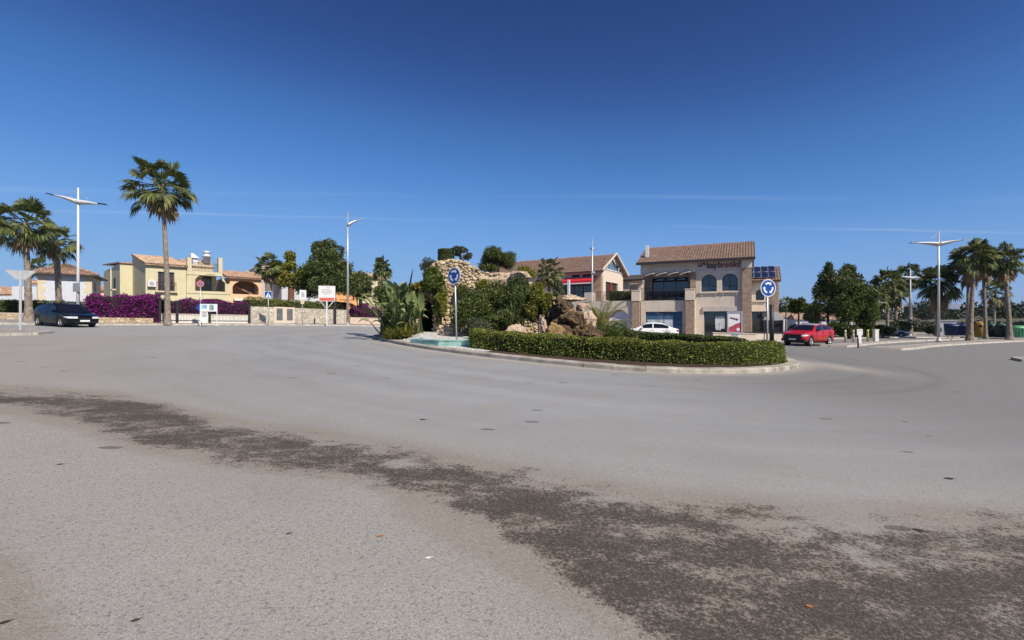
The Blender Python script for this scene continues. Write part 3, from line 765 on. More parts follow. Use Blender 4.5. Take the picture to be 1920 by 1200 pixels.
# ------------------------------------------------------------------ rocks
def rock_mb(mb, c, r, seed, sub=5, facet=0.35, mat=0):
    """angular boulder: sphere cut by random planes, roughened"""
    rng = random.Random(seed); bm = bmesh.new(); bmesh.ops.create_icosphere(bm, subdivisions=sub, radius=1.0)
    pl = []
    for _ in range(16):
        n = Vector((rng.gauss(0,1), rng.gauss(0,1), rng.gauss(0,1))).normalized(); pl.append((n, rng.uniform(0.55, 0.92)))
    off = Vector((rng.uniform(0,90), rng.uniform(0,90), 0)); vs = []
    for v in bm.verts:
        p = v.co.copy()
        for n, dd in pl:
            e = p.dot(n)
            if e > dd: p -= n*(e-dd)*0.92
        p *= 1 + 0.22*mnoise.noise(p*1.9+off) + 0.15*mnoise.noise(p*4.5+off) + 0.07*mnoise.noise(p*10+off) + 0.035*mnoise.noise(p*22+off)
        vs.append(Vector(c) + Vector((p.x*r[0], p.y*r[1], p.z*r[2])))
    fs = [[v.index for v in f.verts] for f in bm.faces]; bm.free(); mb.add(vs, fs, mat, False)
def ROCK(name, c1, c2, c3, moss=0.0):
    m = bpy.data.materials.new(name); nt, N, L, bs = nodes_of(m); tc = N.new('ShaderNodeTexCoord')
    n1 = N.new('ShaderNodeTexNoise'); n1.inputs['Scale'].default_value = 2.4; n1.inputs['Detail'].default_value = 10; n1.inputs['Roughness'].default_value = 0.65
    L.new(tc.outputs['Object'], n1.inputs['Vector']); rp = N.new('ShaderNodeValToRGB'); e = rp.color_ramp.elements
    e[0].position = 0.3; e[0].color = list(c1)+[1]; e[1].position = 0.72; e[1].color = list(c3)+[1]; q = e.new(0.5); q.color = list(c2)+[1]
    L.new(n1.outputs['Fac'], rp.inputs['Fac']); L.new(rp.outputs[0], bs.inputs['Base Color']); bs.inputs['Roughness'].default_value = 0.9
    n2 = N.new('ShaderNodeTexNoise'); n2.inputs['Scale'].default_value = 9; n2.inputs['Detail'].default_value = 9
    L.new(tc.outputs['Object'], n2.inputs['Vector']); bp = N.new('ShaderNodeBump'); bp.inputs['Strength'].default_value = 0.8; bp.inputs['Distance'].default_value = 0.06
    L.new(n2.outputs['Fac'], bp.inputs['Height']); L.new(bp.outputs[0], bs.inputs['Normal']); return m
m_rockpale = ROCK('pale_pink_rock', (0.26,0.18,0.13), (0.44,0.33,0.24), (0.58,0.47,0.36))
m_rockbrown = ROCK('wet_brown_rock', (0.03,0.022,0.014), (0.085,0.055,0.028), (0.22,0.14,0.06))
m_rockochre = ROCK('ochre_rock', (0.12,0.08,0.035), (0.26,0.17,0.07), (0.42,0.30,0.16))

# ------------------------------------------------------------------ cars
def lerp_tab(tab, x):
    for i in range(len(tab)-1):
        if x <= tab[i+1][0]:
            a, b = tab[i], tab[i+1]; t = (x-a[0])/(b[0]-a[0]) if b[0] > a[0] else 0; t = max(0, min(1, t))
            return a[1] + (b[1]-a[1])*t
    return tab[-1][1]
def car(name, label, loc, rz, Ln, W, belt, top, hood_x, roof_x0, roof_x1, tail_x, wheel_r, wb, front_oh, paint, roofmat=None, sill=0.24, cladding=False, hatch=True, group=None, seed=0, win_end=None, frontblack=False):  # frontblack adds dark nose panels that stand in for shade
    """x runs from the nose (0) to the tail (Ln); y to the car's left; belt/top: height tables over x"""
    t = thing(name, label, 'car', loc, rz, group)
    axles = (front_oh, front_oh + wb)
    st = sorted(set([0, 0.04, 0.12, 0.25, Ln-0.25, Ln-0.12, Ln-0.04, Ln] + [i*0.1 for i in range(1, int(Ln/0.1))] + [hood_x, roof_x0, roof_x1, tail_x]))
    st = [s for i, s in enumerate(st) if i == 0 or s - st[i-1] > 0.012]
    def hw(x):
        e = min(x, Ln-x); k = 1 - 0.17*math.exp(-e/0.13) - 0.05*math.exp(-e/0.6); return W/2*k
    gh = max(top_v - lerp_tab(belt, x) for x, top_v in top)
    rings = []
    def ring(x):
        w = hw(x); zb = lerp_tab(belt, x); zt = max(zb + 0.02, lerp_tab(top, x)); g = min(1, (zt-zb)/gh)
        e = min(x, Ln-x); lift = 0.16*math.exp(-e/0.18)
        zs = sill + lift
        arch = zs
        for a in axles:
            dx = abs(x-a); rr = wheel_r*1.16
            if dx < rr: arch = max(arch, wheel_r + math.sqrt(rr*rr-dx*dx))
        zm = zs + (zb-zs)*0.5
        wr = w*0.965 + (W*0.37 - w*0.965)*g
        a1 = min(arch, zb-0.06); a2 = max(zm, a1+0.01); a2 = min(a2, zb-0.03)
        return [(0.0, zs), (w*0.86, zs), (w*0.975, a1), (w, a2), (w*0.965, zb), (wr, zt-0.05*g-0.004), (wr*0.84, zt-0.008), (0.0, zt+0.012)]
    for x in st: rings.append((x, ring(x)))
    mb = MB(); vs = []; n = 8
    for x, r in rings:
        for y, z in r: vs.append((x, y, z))
        for y, z in r: vs.append((x, -y, z))
    fs = []; k = 2*n
    lowf = []
    for i in range(len(rings)-1):
        for j in range(n-1):
            a = i*k+j
            q = (a, a+1, a+1+k, a+k); q2 = (a+n, a+n+k, a+n+1+k, a+n+1)
            (lowf if (cladding and j == 1) else fs).extend([q, q2])
    e0 = list(range(0, n)) + list(range(2*n-1, n-1, -1)); b = (len(rings)-1)*k
    fs.append(tuple(e0)); fs.append(tuple(b+i for i in reversed(e0)))
    mb.add(vs, fs, 0, True); mb.v_body = len(vs)
    if lowf: mb.add(vs, lowf, 1, True)
    body = mb.build('body', [paint, m_plastic], t)
    # inside of the wheel arches, dark floor
    ub = MB(); ub.box(0.3, Ln-0.3, -W*0.40, W*0.40, sill*0.75, sill+0.42); ub.build('underbody', m_plastic, t)
    # glazing: panels a few millimetres proud of the greenhouse
    def strip(name, x0, x1, j0, t0, j1, t1, side=1, off=0.006, m=m_autoglass):
        g = MB(); xs_ = [x0 + (x1-x0)*i/8 for i in range(9)]; vv = []
        for x in xs_:
            r = ring(x)
            for tt in (t0, t1):
                p = (r[j0][0] + (r[j1][0]-r[j0][0])*tt, r[j0][1] + (r[j1][1]-r[j0][1])*tt)
                vv.append((x, side*(p[0]+off), p[1]+off*0.3))
        g.add(vv, [(2*i, 2*i+1, 2*i+3, 2*i+2) for i in range(8)], 0, True); return g
    win_end = win_end or tail_x - 0.25
    midx = (hood_x + win_end)/2 + 0.12
    for s in (1, -1):
        strip('w', roof_x0-0.30, midx-0.05, 4, 0.10, 5, 0.93, s).build('side_window', m_autoglass, t)
        strip('w', midx+0.03, win_end, 4, 0.10, 5, 0.93, s).build('side_window', m_autoglass, t)
    def across(x0, x1, f):
        g = MB(); vv = []; m = 6
        for i in range(m+1):
            x = x0 + (x1-x0)*i/m; r = ring(x)
            for y, z in [(r[5][0]*f, r[5][1]), (r[6][0]*f, r[6][1]), (0, r[7][1]), (-r[6][0]*f, r[6][1]), (-r[5][0]*f, r[5][1])]:
                vv.append((x, y, z+0.014))
        g.add(vv, [(i*5+j, i*5+j+1, i*5+6+j, i*5+5+j) for i in range(m) for j in range(4)], 0, True); return g
    across(hood_x+0.06, roof_x0-0.05, 0.93).build('windshield', m_autoglass, t)
    across(roof_x1+0.05, tail_x-0.06, 0.90).build('rear_window', m_autoglass, t)
    if roofmat:
        across(roof_x0, roof_x1, 0.985).build('roof_panel', roofmat, t)
    # wheels
    for a in axles:
        for s in (1, -1):
            wt = MB(); y = s*(W/2-0.115)
            prof = [(wheel_r*0.66,-0.10),(wheel_r*0.93,-0.10),(wheel_r,-0.06),(wheel_r,0.06),(wheel_r*0.93,0.10),(wheel_r*0.66,0.10)]
            m = 28; vv = []; ff = []
            for r, o in prof:
                for q in range(m): vv.append((a + r*math.cos(2*math.pi*q/m), y+o, wheel_r + r*math.sin(2*math.pi*q/m)))
            for i in range(len(prof)):
                for q in range(m): ff.append((i*m+q, i*m+(q+1)%m, ((i+1)%6)*m+(q+1)%m, ((i+1)%6)*m+q))
            wt.add(vv, ff, 0, True); wh = wt.build('wheel', m_rubber, t)
            rm = MB(); yo = y + s*0.07
            for q in range(5):
                an = 2*math.pi*q/5 + 0.3
                for da in (-0.16, 0.16):
                    p0 = (a + 0.05*math.cos(an), yo, wheel_r + 0.05*math.sin(an)); p1 = (a + wheel_r*0.64*math.cos(an+da), yo-s*0.015, wheel_r + wheel_r*0.64*math.sin(an+da))
                    rm.tube([p0, p1], [0.028, 0.022], 5)
            ring_p = [(a + wheel_r*0.655*math.cos(2*math.pi*q/24), yo, wheel_r + wheel_r*0.655*math.sin(2*math.pi*q/24)) for q in range(25)]
            rm.tube(ring_p, 0.018, 5); rm.cbox((a, yo-s*0.01, wheel_r), 0.12, 0.05, 0.12)
            rm.build('rim', m_rim, wh)
            dk = MB(); dk.tube([(a, y-0.05, wheel_r), (a, y+s*0.045, wheel_r)], wheel_r*0.64, 20); dk.build('brake_disc', m_plastic, wh)
    # lamps, plates, mirrors, handles
    def surf_box(nm, x, yj, z, sx, sy, sz, mt, rz_=0.0):
        q = MB(); q.cbox((x, yj, z), sx, sy, sz, rz_); return q.build(nm, mt, t)
    zb0 = lerp_tab(belt, 0.15)
    for s in (1, -1):
        h = MB(); vv = []; zc = zb0 - 0.10
        for x, y, dz in ((-0.004, 0.52*hw(0), 0), (-0.002, 0.95*hw(0), 0.0), (0.12, 1.0*hw(0.12), 0.005), (0.28, 1.0*hw(0.28), 0.015), (0.5, 1.0*hw(0.5), 0.04)):
            th = 0.06 if x < 0.2 else (0.045 if x < 0.4 else 0.012)
            vv += [(x-0.012, s*(y+0.014), zc+dz-th), (x-0.012, s*(y+0.014), zc+dz+th)]
        h.add(vv, [(0,1,3,2),(2,3,5,4),(4,5,7,6),(6,7,9,8)], 0, False); h.build('headlight', m_head, t)
        surf_box('tail_light', Ln-0.10, s*hw(Ln-0.1)*0.93, lerp_tab(belt, Ln-0.2)-0.10, 0.16, 0.14, 0.13, m_tail)
        mx = MB(); mx.cbox((hood_x+0.55, s*(W/2+0.05), lerp_tab(belt, hood_x+0.5)+0.08), 0.11, 0.17, 0.13, s*0.2); mx.tube([(hood_x+0.55, s*(W/2-0.05), lerp_tab(belt, hood_x+0.5)+0.02),(hood_x+0.55, s*(W/2+0.03), lerp_tab(belt, hood_x+0.5)+0.05)], 0.02, 5)
        mx.build('wing_mirror', paint if not cladding else m_plastic, t)
        for x in (midx-0.12, midx+0.80):
            if x < tail_x: surf_box('door_handle', x, s*(W/2*0.992), lerp_tab(belt, x)-0.13, 0.16, 0.03, 0.025, paint if not cladding else m_plastic)
        dl = MB()
        for x in (hood_x+0.42, midx, min(midx+0.98, Ln-0.7)):
            r = ring(x); dl.cbox((x, s*(r[3][0]+0.0), (r[3][1]+r[4][1])/2-0.08), 0.010, 0.010, (r[4][1]-r[3][1])*1.5)
        dl.build('door_seams', m_black, t)
    surf_box('number_plate', -0.012, 0, sill+0.20, 0.02, 0.52, 0.11, m_plateW)
    surf_box('number_plate', Ln+0.008, 0, sill+0.42, 0.02, 0.52, 0.11, m_plateW)
    g = MB(); g.cbox((0.01, 0, sill+0.11), 0.06, W*0.62, 0.09); g.cbox((0.012, 0, zb0-0.17), 0.05, W*0.40, 0.07)
    if frontblack: g.cbox((0.015, 0, (zb0+sill)/2+0.02), 0.07, W*0.66, (zb0-sill)*0.86); g.cbox((0.16, 0, sill+0.14), 0.30, W*0.90, 0.20)  # dark panels over nose and bumper stand in for shade on the front
    g.build('grille', m_plastic, t)  # with frontblack this mesh also holds the panels standing in for shade
    return t
def PAINT(name, col, metal=0.0, rough=0.28):
    return M(name, col, rough, metal, var=0.0, coat=0.5)
m_black_paint = M('dark_blue_black_paint', (0.004,0.005,0.009), 0.25, 0.0, var=0.0, spec=0.3, coat=0.12); m_red_paint = PAINT('red_car_paint', (0.40,0.007,0.011))
m_white_paint = PAINT('white_car_paint', (0.78,0.78,0.78)); m_grey_paint = PAINT('grey_car_paint', (0.22,0.23,0.25), 0.5)

def settle(o):
    x, y = o.location.x, o.location.y; a = o.rotation_euler[2]; e = 0.5
    sx, sy = (gz(x+e,y)-gz(x-e,y))/(2*e), (gz(x,y+e)-gz(x,y-e))/(2*e)
    o.rotation_euler = (math.atan(-sx*math.sin(a)+sy*math.cos(a)), -math.atan(sx*math.cos(a)+sy*math.sin(a)), a); return o
# ------------------------------------------------------------------ roundabout island
def mound(x, y): return 0.36*math.exp(-((x+4.8)**2 + (y-28)**2)/16.0) + 0.30*math.exp(-((x-1.5)**2 + (y-27)**2)/22.0)
_gx, _gy = np.arange(-11, 15, 0.2), np.arange(13, 36, 0.2)
_DG = dist_isl(*np.meshgrid(_gx, _gy))
def edge_in(x, y):
    i = min(len(_gx)-1, max(0, int(round((x+11)/0.2)))); j = min(len(_gy)-1, max(0, int(round((y-13)/0.2))))
    t = min(1, max(0, (-_DG[j, i] - 0.35)/1.3)); return t*t*(3-2*t)
def iz(x, y): return gz(x, y) + 0.13 + mound(x, y)*edge_in(x, y)
# kerb of separate concrete slabs
def resample(loop, step):
    pts = loop + [loop[0]]; L_ = [0]
    for i in range(len(pts)-1): L_.append(L_[-1] + (pts[i+1]-pts[i]).length)
    n = int(L_[-1]/step); out = []; j = 0
    for k in range(n):
        s = L_[-1]*k/n
        while L_[j+1] < s: j += 1
        out.append(pts[j].lerp(pts[j+1], (s-L_[j])/(L_[j+1]-L_[j])))
    return out
m_kerbslab = M('kerb_slab_concrete', (0.37,0.34,0.295), 0.9, var=0.30, scale=1.6, bump=0.5, bscale=30, dirt=(0.16,0.145,0.12))
kl = resample(ISL, 1.0); mb = MB(); rngk = random.Random(3); m = len(kl)
for i in range(m):
    a, b = kl[i], kl[(i+1) % m]
    def nrm(k):
        t = (kl[(k+1) % m] - kl[k-1]).normalized(); n_ = Vector((-t.y, t.x))
        return n_ if n_.dot(Vector((1.5,24.5)) - kl[k]) > 0 else -n_
    na, nb = nrm(i), nrm((i+1) % m); a2, b2 = a.lerp(b, 0.006), a.lerp(b, 0.994); jz = rngk.uniform(-0.008, 0.008); jo = rngk.uniform(-0.01, 0.01)
    prof = [(0.0+jo, -0.1), (0.0+jo, 0.115+jz), (0.035+jo, 0.15+jz), (0.40, 0.155+jz), (0.40, -0.1)]
    vs = []
    for p, nn in ((a2, na), (b2, nb)):
        for o, z in prof:
            q = p + nn*o; vs.append((q.x, q.y, gz(q.x, q.y) + z))
    mb.add(vs, [(0,5,6,1),(1,6,7,2),(2,7,8,3),(3,8,9,4),(0,1,2,3,4),(9,8,7,6,5)])
tag(mb.build('roundabout_kerb', m_kerbslab), kind='structure')
# planted surface: white pebbles on the left, dark mulch elsewhere
m_peb = STONE('white_pebbles', (0.62,0.62,0.61), (0.85,0.85,0.84), (0.30,0.30,0.30), 11.0, 1.0, 0.1, 1.0)
m_mulch = M('dark_mulch', (0.055,0.032,0.022), 1.0, var=0.5, scale=16, bump=1.0, bscale=30)
inn = inset(ISL, 0.39); cc = Vector((1.5, 24.5)); mbp, mbm = MB(), MB(); nr = 22
grid = [[cc + (p-cc)*(1 - k/nr) for p in inn] for k in range(nr)]
for k in range(nr-1):
    for i in range(len(inn)):
        j = (i+1) % len(inn); q = [grid[k][i], grid[k][j], grid[k+1][j], grid[k+1][i]]
        c = sum(q, Vector((0,0)))/4
        tgt = mbp if (c.x < -1.2 - 0.25*(c.y-21) and c.y < 30 and c.x > -9) else mbm
        tgt.add([(v.x, v.y, iz(v.x, v.y) + (0.02*mnoise.noise(Vector((v.x*3, v.y*3, 0))) if k else 0)) for v in q], [(0,1,2,3)], 0, True)
mbm.add([(v.x, v.y, iz(v.x, v.y)) for v in grid[-1]], [tuple(range(len(inn)))])
tag(mbp.build('pebble_bed', m_peb), kind='structure'); tag(mbm.build('soil_bed', m_mulch), kind='structure')

def on_isl(px, d, dz=0.0):
    x = (px-960)/F*d; return Vector((x, d, iz(x, d)+dz))
def ztop(py, d): return CH - (py-600)/F*d

# hedges
hp1 = catmull([(-1.55,21.6),(0.5,19.75),(2.9,18.2),(4.8,17.45),(6.5,17.2),(8.4,17.6),(9.9,18.7),(10.45,19.6)], 6, False)
hedge_path('clipped_hedge', 'long low clipped green hedge curving along the near kerb of the roundabout', 'hedge', hp1, 1.0, 0.74, 52000, 0.068, [m_leafhedge, m_leafmid, m_leafyel], 11, zf=iz, rough=0.055, mixp=[0.70,0.24,0.06], top_var=0.07, top_leaf=2)
hp2 = catmull([(11.0,23.0),(10.3,25.4),(8.6,27.6),(6.2,29.0),(3.6,29.9)], 6, False)
hedge_path('clipped_hedge', 'dark low clipped hedge behind the long one, in front of the white saloon', 'hedge', hp2, 0.9, 0.72, 15000, 0.085, [m_leafmid, m_leafdark], 12, zf=iz, rough=0.035, mixp=[0.5,0.5])

# teal tiled basin
def mosaic(name, c1, c2):
    return BRICK(name, c1, c2, (0.35,0.45,0.42), 1.0, 0.09, 0.09, 0.008, 0.3, 0.3)
m_teal = mosaic('teal_mosaic_tiles', (0.16,0.42,0.36), (0.36,0.60,0.52)); m_teal2 = M('dark_teal_pool_floor', (0.05,0.22,0.20), 0.3, var=0.3, scale=3)
bt = thing('pool_basin', 'low pool basin lined with pale teal mosaic tiles beside the white pebbles', 'pool', (0,0,0))
bp_ = [Vector(p) for p in ((-1.75,21.55),(-3.35,22.0),(-4.95,23.4),(-4.7,25.0),(-2.6,25.4),(-1.5,23.6))]
bi_ = inset(bp_, 0.22); ztp = 0.74; mb = MB(); mbr = MB()
for i in range(6):
    j = (i+1) % 6
    mb.add([(bp_[i].x,bp_[i].y,0.1),(bp_[j].x,bp_[j].y,0.1),(bp_[j].x,bp_[j].y,ztp-0.05),(bp_[i].x,bp_[i].y,ztp-0.05)], [(0,1,2,3)])
    mb.add([(bi_[i].x,bi_[i].y,0.1),(bi_[j].x,bi_[j].y,0.1),(bi_[j].x,bi_[j].y,ztp-0.05),(bi_[i].x,bi_[i].y,ztp-0.05)], [(3,2,1,0)])
    o_ = inset(bp_, -0.03); q_ = inset(bp_, 0.25)
    vs = [(p.x,p.y,z) for z in (ztp-0.05, ztp) for p in (o_[i],o_[j],q_[j],q_[i])]
    mbr.add(vs, [(0,3,2,1),(4,5,6,7),(0,1,5,4),(2,3,7,6)])
mb.build('tiled_wall', m_teal, bt); mbr.build('rim', m_teal, bt)
fl = MB(); fl.add([(p.x,p.y,0.55) for p in bi_], [tuple(range(6))]); fl.build('water', M('pool_water', (0.10,0.30,0.28), 0.05, var=0.2, scale=2, spec=0.8), bt)

# ---- stone grotto
m_rub = bpy.data.materials.new('rubble_stones'); nt, N_, L_, bs = nodes_of(m_rub)
g = N_.new('ShaderNodeNewGeometry'); rp = N_.new('ShaderNodeValToRGB'); e = rp.color_ramp.elements
e[0].color = (0.36,0.27,0.17,1); e[1].color = (0.64,0.53,0.37,1); q = e.new(0.5); q.color = (0.50,0.40,0.265,1)
L_.new(g.outputs['Random Per Island'], rp.inputs['Fac'])
tcx = N_.new('ShaderNodeTexCoord'); nz = N_.new('ShaderNodeTexNoise'); nz.inputs['Scale'].default_value = 7; nz.inputs['Detail'].default_value = 8
L_.new(tcx.outputs['Object'], nz.inputs['Vector']); mxx = N_.new('ShaderNodeMix'); mxx.data_type = 'RGBA'; mxx.blend_type = 'OVERLAY'; mxx.inputs['Factor'].default_value = 0.6
L_.new(rp.outputs[0], mxx.inputs['A']); L_.new(nz.outputs['Fac'], mxx.inputs['B']); L_.new(mxx.outputs['Result'], bs.inputs['Base Color']); bs.inputs['Roughness'].default_value = 0.95
bpn = N_.new('ShaderNodeBump'); bpn.inputs['Strength'].default_value = 0.6; bpn.inputs['Distance'].default_value = 0.04; L_.new(nz.outputs['Fac'], bpn.inputs['Height']); L_.new(bpn.outputs[0], bs.inputs['Normal'])
m_mort = M('grotto_mortar', (0.40,0.32,0.225), 0.95, var=0.25, scale=5, bump=0.5)
GD = 28.0
gt = thing('stone_grotto', 'tall rubble stone grotto wall with a dark arched opening, sloping down to the right', 'stone grotto', (0, GD, 0))
outl = [(-5.75,0.2),(-5.72,2.6),(-5.45,3.6),(-4.95,4.35),(-4.45,5.0),(-3.4,5.15),(-2.5,4.86),(-1.75,4.45),(-0.7,4.30),(0.3,4.28),(0.95,3.9),(1.9,3.05),(2.9,2.3),(3.1,0.2)]
hole = [(-5.5,0.35)] + [(-5.05+0.45*math.cos(a), 2.35+0.75*math.sin(a)) for a in [math.pi - math.pi*k/10 for k in range(11)]] + [(-4.6,0.35)]
def inpoly(x, z, poly):
    r = False; n = len(poly)
    for i in range(n):
        a, b = poly[i], poly[(i+1) % n]
        if (a[1] > z) != (b[1] > z) and x < (b[0]-a[0])*(z-a[1])/(b[1]-a[1])+a[0]: r = not r
    return r
mb = MB(); mb.plate(outl, [hole], 0.0, 2.6); mb.build('wall_core', m_mort, gt)
mb = MB(); mb.plate([(-5.9,0.2),(-4.2,0.2),(-4.2,3.4),(-5.9,3.4)], [], 2.3, 2.5); mb.build('cave_back', m_dark, gt)
mb = MB(); rg = random.Random(5); z = 0.3
def stone(mb, c, sx, sy, sz, rg, ax=1.0):
    vs = []
    for dz in (-1, 1):
        for a, b in ((-1,-1),(1,-1),(1,1),(-1,1)):
            vs.append((c[0]+a*sx/2*rg.uniform(0.78,1.0), c[1]+b*sy/2*rg.uniform(0.8,1.05), c[2]+dz*sz/2*rg.uniform(0.78,1.0)))
    for k in (0,1,4,5):   # bulge: extra centre on the front
        pass
    cf = (c[0]+rg.uniform(-.2,.2)*sx, c[1]-sy*0.62, c[2]+rg.uniform(-.2,.2)*sz); vs.append(cf)
    mb.add(vs, [(0,3,2,1),(4,5,6,7),(1,2,6,5),(2,3,7,6),(3,0,4,7),(0,1,8),(1,5,8),(5,4,8),(4,0,8)])
def field_stone(mb, c, sx, sy, sz, rg):
    bm = bmesh.new(); bmesh.ops.create_icosphere(bm, subdivisions=1, radius=0.5); m_ = Matrix.Rotation(rg.uniform(-0.45,0.45), 3, 'Y'); vs = []
    for v in bm.verts:
        p = v.co * rg.uniform(0.80, 1.12); p = Vector((max(-0.40,min(0.40,p.x)), max(-0.34,min(0.34,p.y)), max(-0.38,min(0.38,p.z))))
        p = m_ @ Vector((p.x*sx*1.2, p.y*sy*1.2, p.z*sz*1.2)); vs.append(Vector(c) + p)
    fs = [[v.index for v in f.verts] for f in bm.faces]; bm.free(); mb.add(vs, fs)
cells = {}
for trial in range(22000):
    cx, cz = rg.uniform(-5.9, 3.1), rg.uniform(0.3, 5.25)
    if not inpoly(cx, cz, outl) or inpoly(cx, cz, hole): continue
    key = (math.floor(cx/0.25), math.floor(cz/0.25)); r_ = rg.choice((0.065, 0.085, 0.10, 0.13)); ok = True
    for a in (-1,0,1):
        for b in (-1,0,1):
            for (x_, z_, q_) in cells.get((key[0]+a, key[1]+b), ()):
                if math.hypot((cx-x_)*0.85, (cz-z_)*1.2) < (r_+q_)*0.80: ok = False
    if not ok: continue
    cells.setdefault(key, []).append((cx, cz, r_)); field_stone(mb, (cx, -0.02, cz), r_*2.3, rg.uniform(0.16,0.30), r_*1.7, rg)
# stones along the top edge, going back
for i in range(1, len(outl)-1):
    a, b = Vector(outl[i]), Vector(outl[i+1]); ln = (b-a).length; n_ = max(1, int(ln/0.2))
    for k in range(n_):
        p = a.lerp(b, (k+0.5)/n_)
        for yy in (0.02, 0.3, 0.62, 0.95, 1.3, 1.7, 2.1, 2.45): field_stone(mb, (p.x+rg.uniform(-.08,.08), yy+rg.uniform(-.1,.1), p.y+rg.uniform(-0.10,0.05)), rg.uniform(0.15,0.32), rg.uniform(0.22,0.38), rg.uniform(0.12,0.22), rg)
# rough jamb to the right of the opening
for k in range(26):
    zz = 0.5 + (k//3)*0.25; field_stone(mb, (-4.35 + (k % 3)*0.3 + rg.uniform(-.08,.08), -0.18, zz), rg.uniform(0.28,0.42), 0.34, rg.uniform(0.22,0.32), rg)
mb.build('rubble_stones', m_rub, gt)
slab = MB(); vs = []
for i in range(13):
    t = i/12; x = -1.9 + 2.5*t; zt = 4.38 - 0.05*t; zb = 3.75 - 0.15*t
    for k, (yy, zz) in enumerate(((-0.10, zb), (-0.16, (zb+zt)/2), (-0.02, zt), (0.5, zt+0.12))):
        nn = mnoise.noise(Vector((x*2, zz*2, 3)))*0.06; vs.append((x, yy+nn, zz+nn*0.6))
slab.add(vs, [(i*4+k, i*4+4+k, i*4+5+k, i*4+1+k) for i in range(12) for k in range(3)]); slab.build('render_slope', m_rockpale, gt)

# ---- boulders
def boulder(label, px, d, py0, py1, wpx, mat, seed, depth=None, name='boulder', grp='boulders round the fountain'):
    zb, zt = ztop(py1, d), ztop(py0, d); w_ = wpx/F*d; x = (px-960)/F*d; h = zt-zb
    t = thing(name, label, 'boulder', (x, d, zb), 0, grp); mb = MB(); rock_mb(mb, (0,0,h*0.5), (w_*0.56, (depth or w_)*0.5, h*0.56), seed)
    mb.build('stone', mat, t); return t
boulder('big wet brown boulder in the middle of the dry fountain', 1066, 23.8, 582, 626, 56, m_rockbrown, 21, 2.0)
boulder('rough brown boulder low in the fountain, right of its middle', 1088, 23.3, 596, 642, 50, m_rockbrown, 52, 1.6)
boulder('brown boulder low in the fountain, left of its middle', 1058, 23.0, 606, 644, 40, m_rockbrown, 53, 1.4)
boulder('dark brown boulder behind the yellow ivy at the fountain top', 1036, 25.0, 566, 612, 36, m_rockbrown, 54, 1.6)
boulder('dark brown overhanging rock at the top of the fountain', 1058, 24.6, 556, 604, 50, m_rockbrown, 32, 1.8)
boulder('ochre stained rock lip below the pale cap of the fountain', 1066, 24.0, 570, 597, 24, m_rockochre, 23, 0.9)
boulder('pale angular rock on the right shoulder of the fountain', 1103, 23.2, 586, 622, 30, m_rockpale, 24, 1.0)
boulder('pale cap rock lying across the top of the fountain', 1062, 25.0, 552, 566, 62, m_rockpale, 25, 1.3)
boulder('small pale rock on the right flank of the fountain top', 1091, 24.4, 566, 586, 26, m_rockpale, 26, 0.9)
boulder('broad pale pink boulder behind the hedge, below the shrubs', 968, 21.6, 605, 646, 50, m_rockpale, 27, 1.0)
boulder('upright pale slab of rock left of the fountain', 1018, 22.6, 588, 640, 17, m_rockpale, 38, 0.7)
boulder('low mossy brown rock at the foot of the fountain', 1040, 22.3, 606, 644, 40, m_rockochre, 29, 1.0)
boulder('dark rock ledge low on the right of the fountain', 1110, 22.6, 612, 648, 40, m_rockbrown, 30, 1.2)
boulder('pale rock perched on the grotto among yellow leaves', 975, 27.6, 506, 528, 34, m_rockpale, 31, 1.0)
boulder('buff rock beside the grotto opening on the pebbles', 836, 25.9, 610, 632, 30, m_rockpale, 44, 0.7)
boulder('small buff rock wedged between grotto and left sign', 853, 26.2, 598, 616, 22, m_rockpale, 45, 0.6)

# ---- planting on the island
def shrub_px(label, px, d, py0, py1, wpx, nl, size, mat, seed, name='shrub', grp='shrubs on the roundabout', **k):
    zb = ztop(py1, d); h = ztop(py0, d)-zb; w_ = wpx/F*d
    return shrub(name, label, k.pop('cat', 'shrub'), ((px-960)/F*d, d, zb), (w_*0.50, k.pop('dep', w_*0.46), h*0.44), nl, size, mat, seed, grp, height_up=1.15, **k)
shrub_px('dark green rounded shrub against the foot of the stone wall', 890, 25.6, 540, 636, 72, 8500, 0.13, m_leafbank, 41)
shrub_px('tall dark shrub with light leaf tips below the pale slope', 930, 26.4, 525, 634, 76, 9500, 0.13, m_leafbank, 42)
shrub_px('dense dark shrub in the middle of the bank, behind the fan palm', 980, 26.2, 524, 630, 80, 9500, 0.13, m_leafbank, 43)
shrub_px('olive grey low bush between the left sign and the hedge', 898, 22.8, 598, 652, 56, 5500, 0.085, m_leafolive, 44)
shrub_px('mid green bush beside the broad pale boulder', 938, 23.4, 572, 642, 62, 5500, 0.11, m_leafbank, 45)
shrub_px('yellow green ivy tumbling over the rocks left of the fountain', 1014, 25.0, 530, 622, 60, 8500, 0.12, m_leafyel, 46, cat='ivy', name='ivy', lumpsize=(0.3,0.45))
shrub_px('green ivy spilling over the wall above the dark shrubs', 975, 27.2, 528, 580, 60, 4500, 0.12, m_leafmid, 47, cat='ivy', name='ivy')
shrub_px('bright yellow green bush on the ridge above the fountain', 985, 28.0, 500, 528, 36, 2200, 0.12, m_leafyel, 48)
shrub_px('ivy with yellow leaves climbing the grotto arch', 806, 27.3, 496, 566, 50, 6500, 0.14, m_leafmid, 49, cat='ivy', name='ivy', dep=0.5)
shrub_px('bright green ivy hanging beside the left sign', 827, 27.2, 532, 606, 30, 3400, 0.13, m_leafyel, 50, cat='ivy', name='ivy', dep=0.4)
shrub_px('dark ivy lobe hanging right of the grotto opening', 820, 27.4, 548, 606, 20, 2400, 0.13, m_leafbank, 51, cat='ivy', name='ivy', dep=0.4)
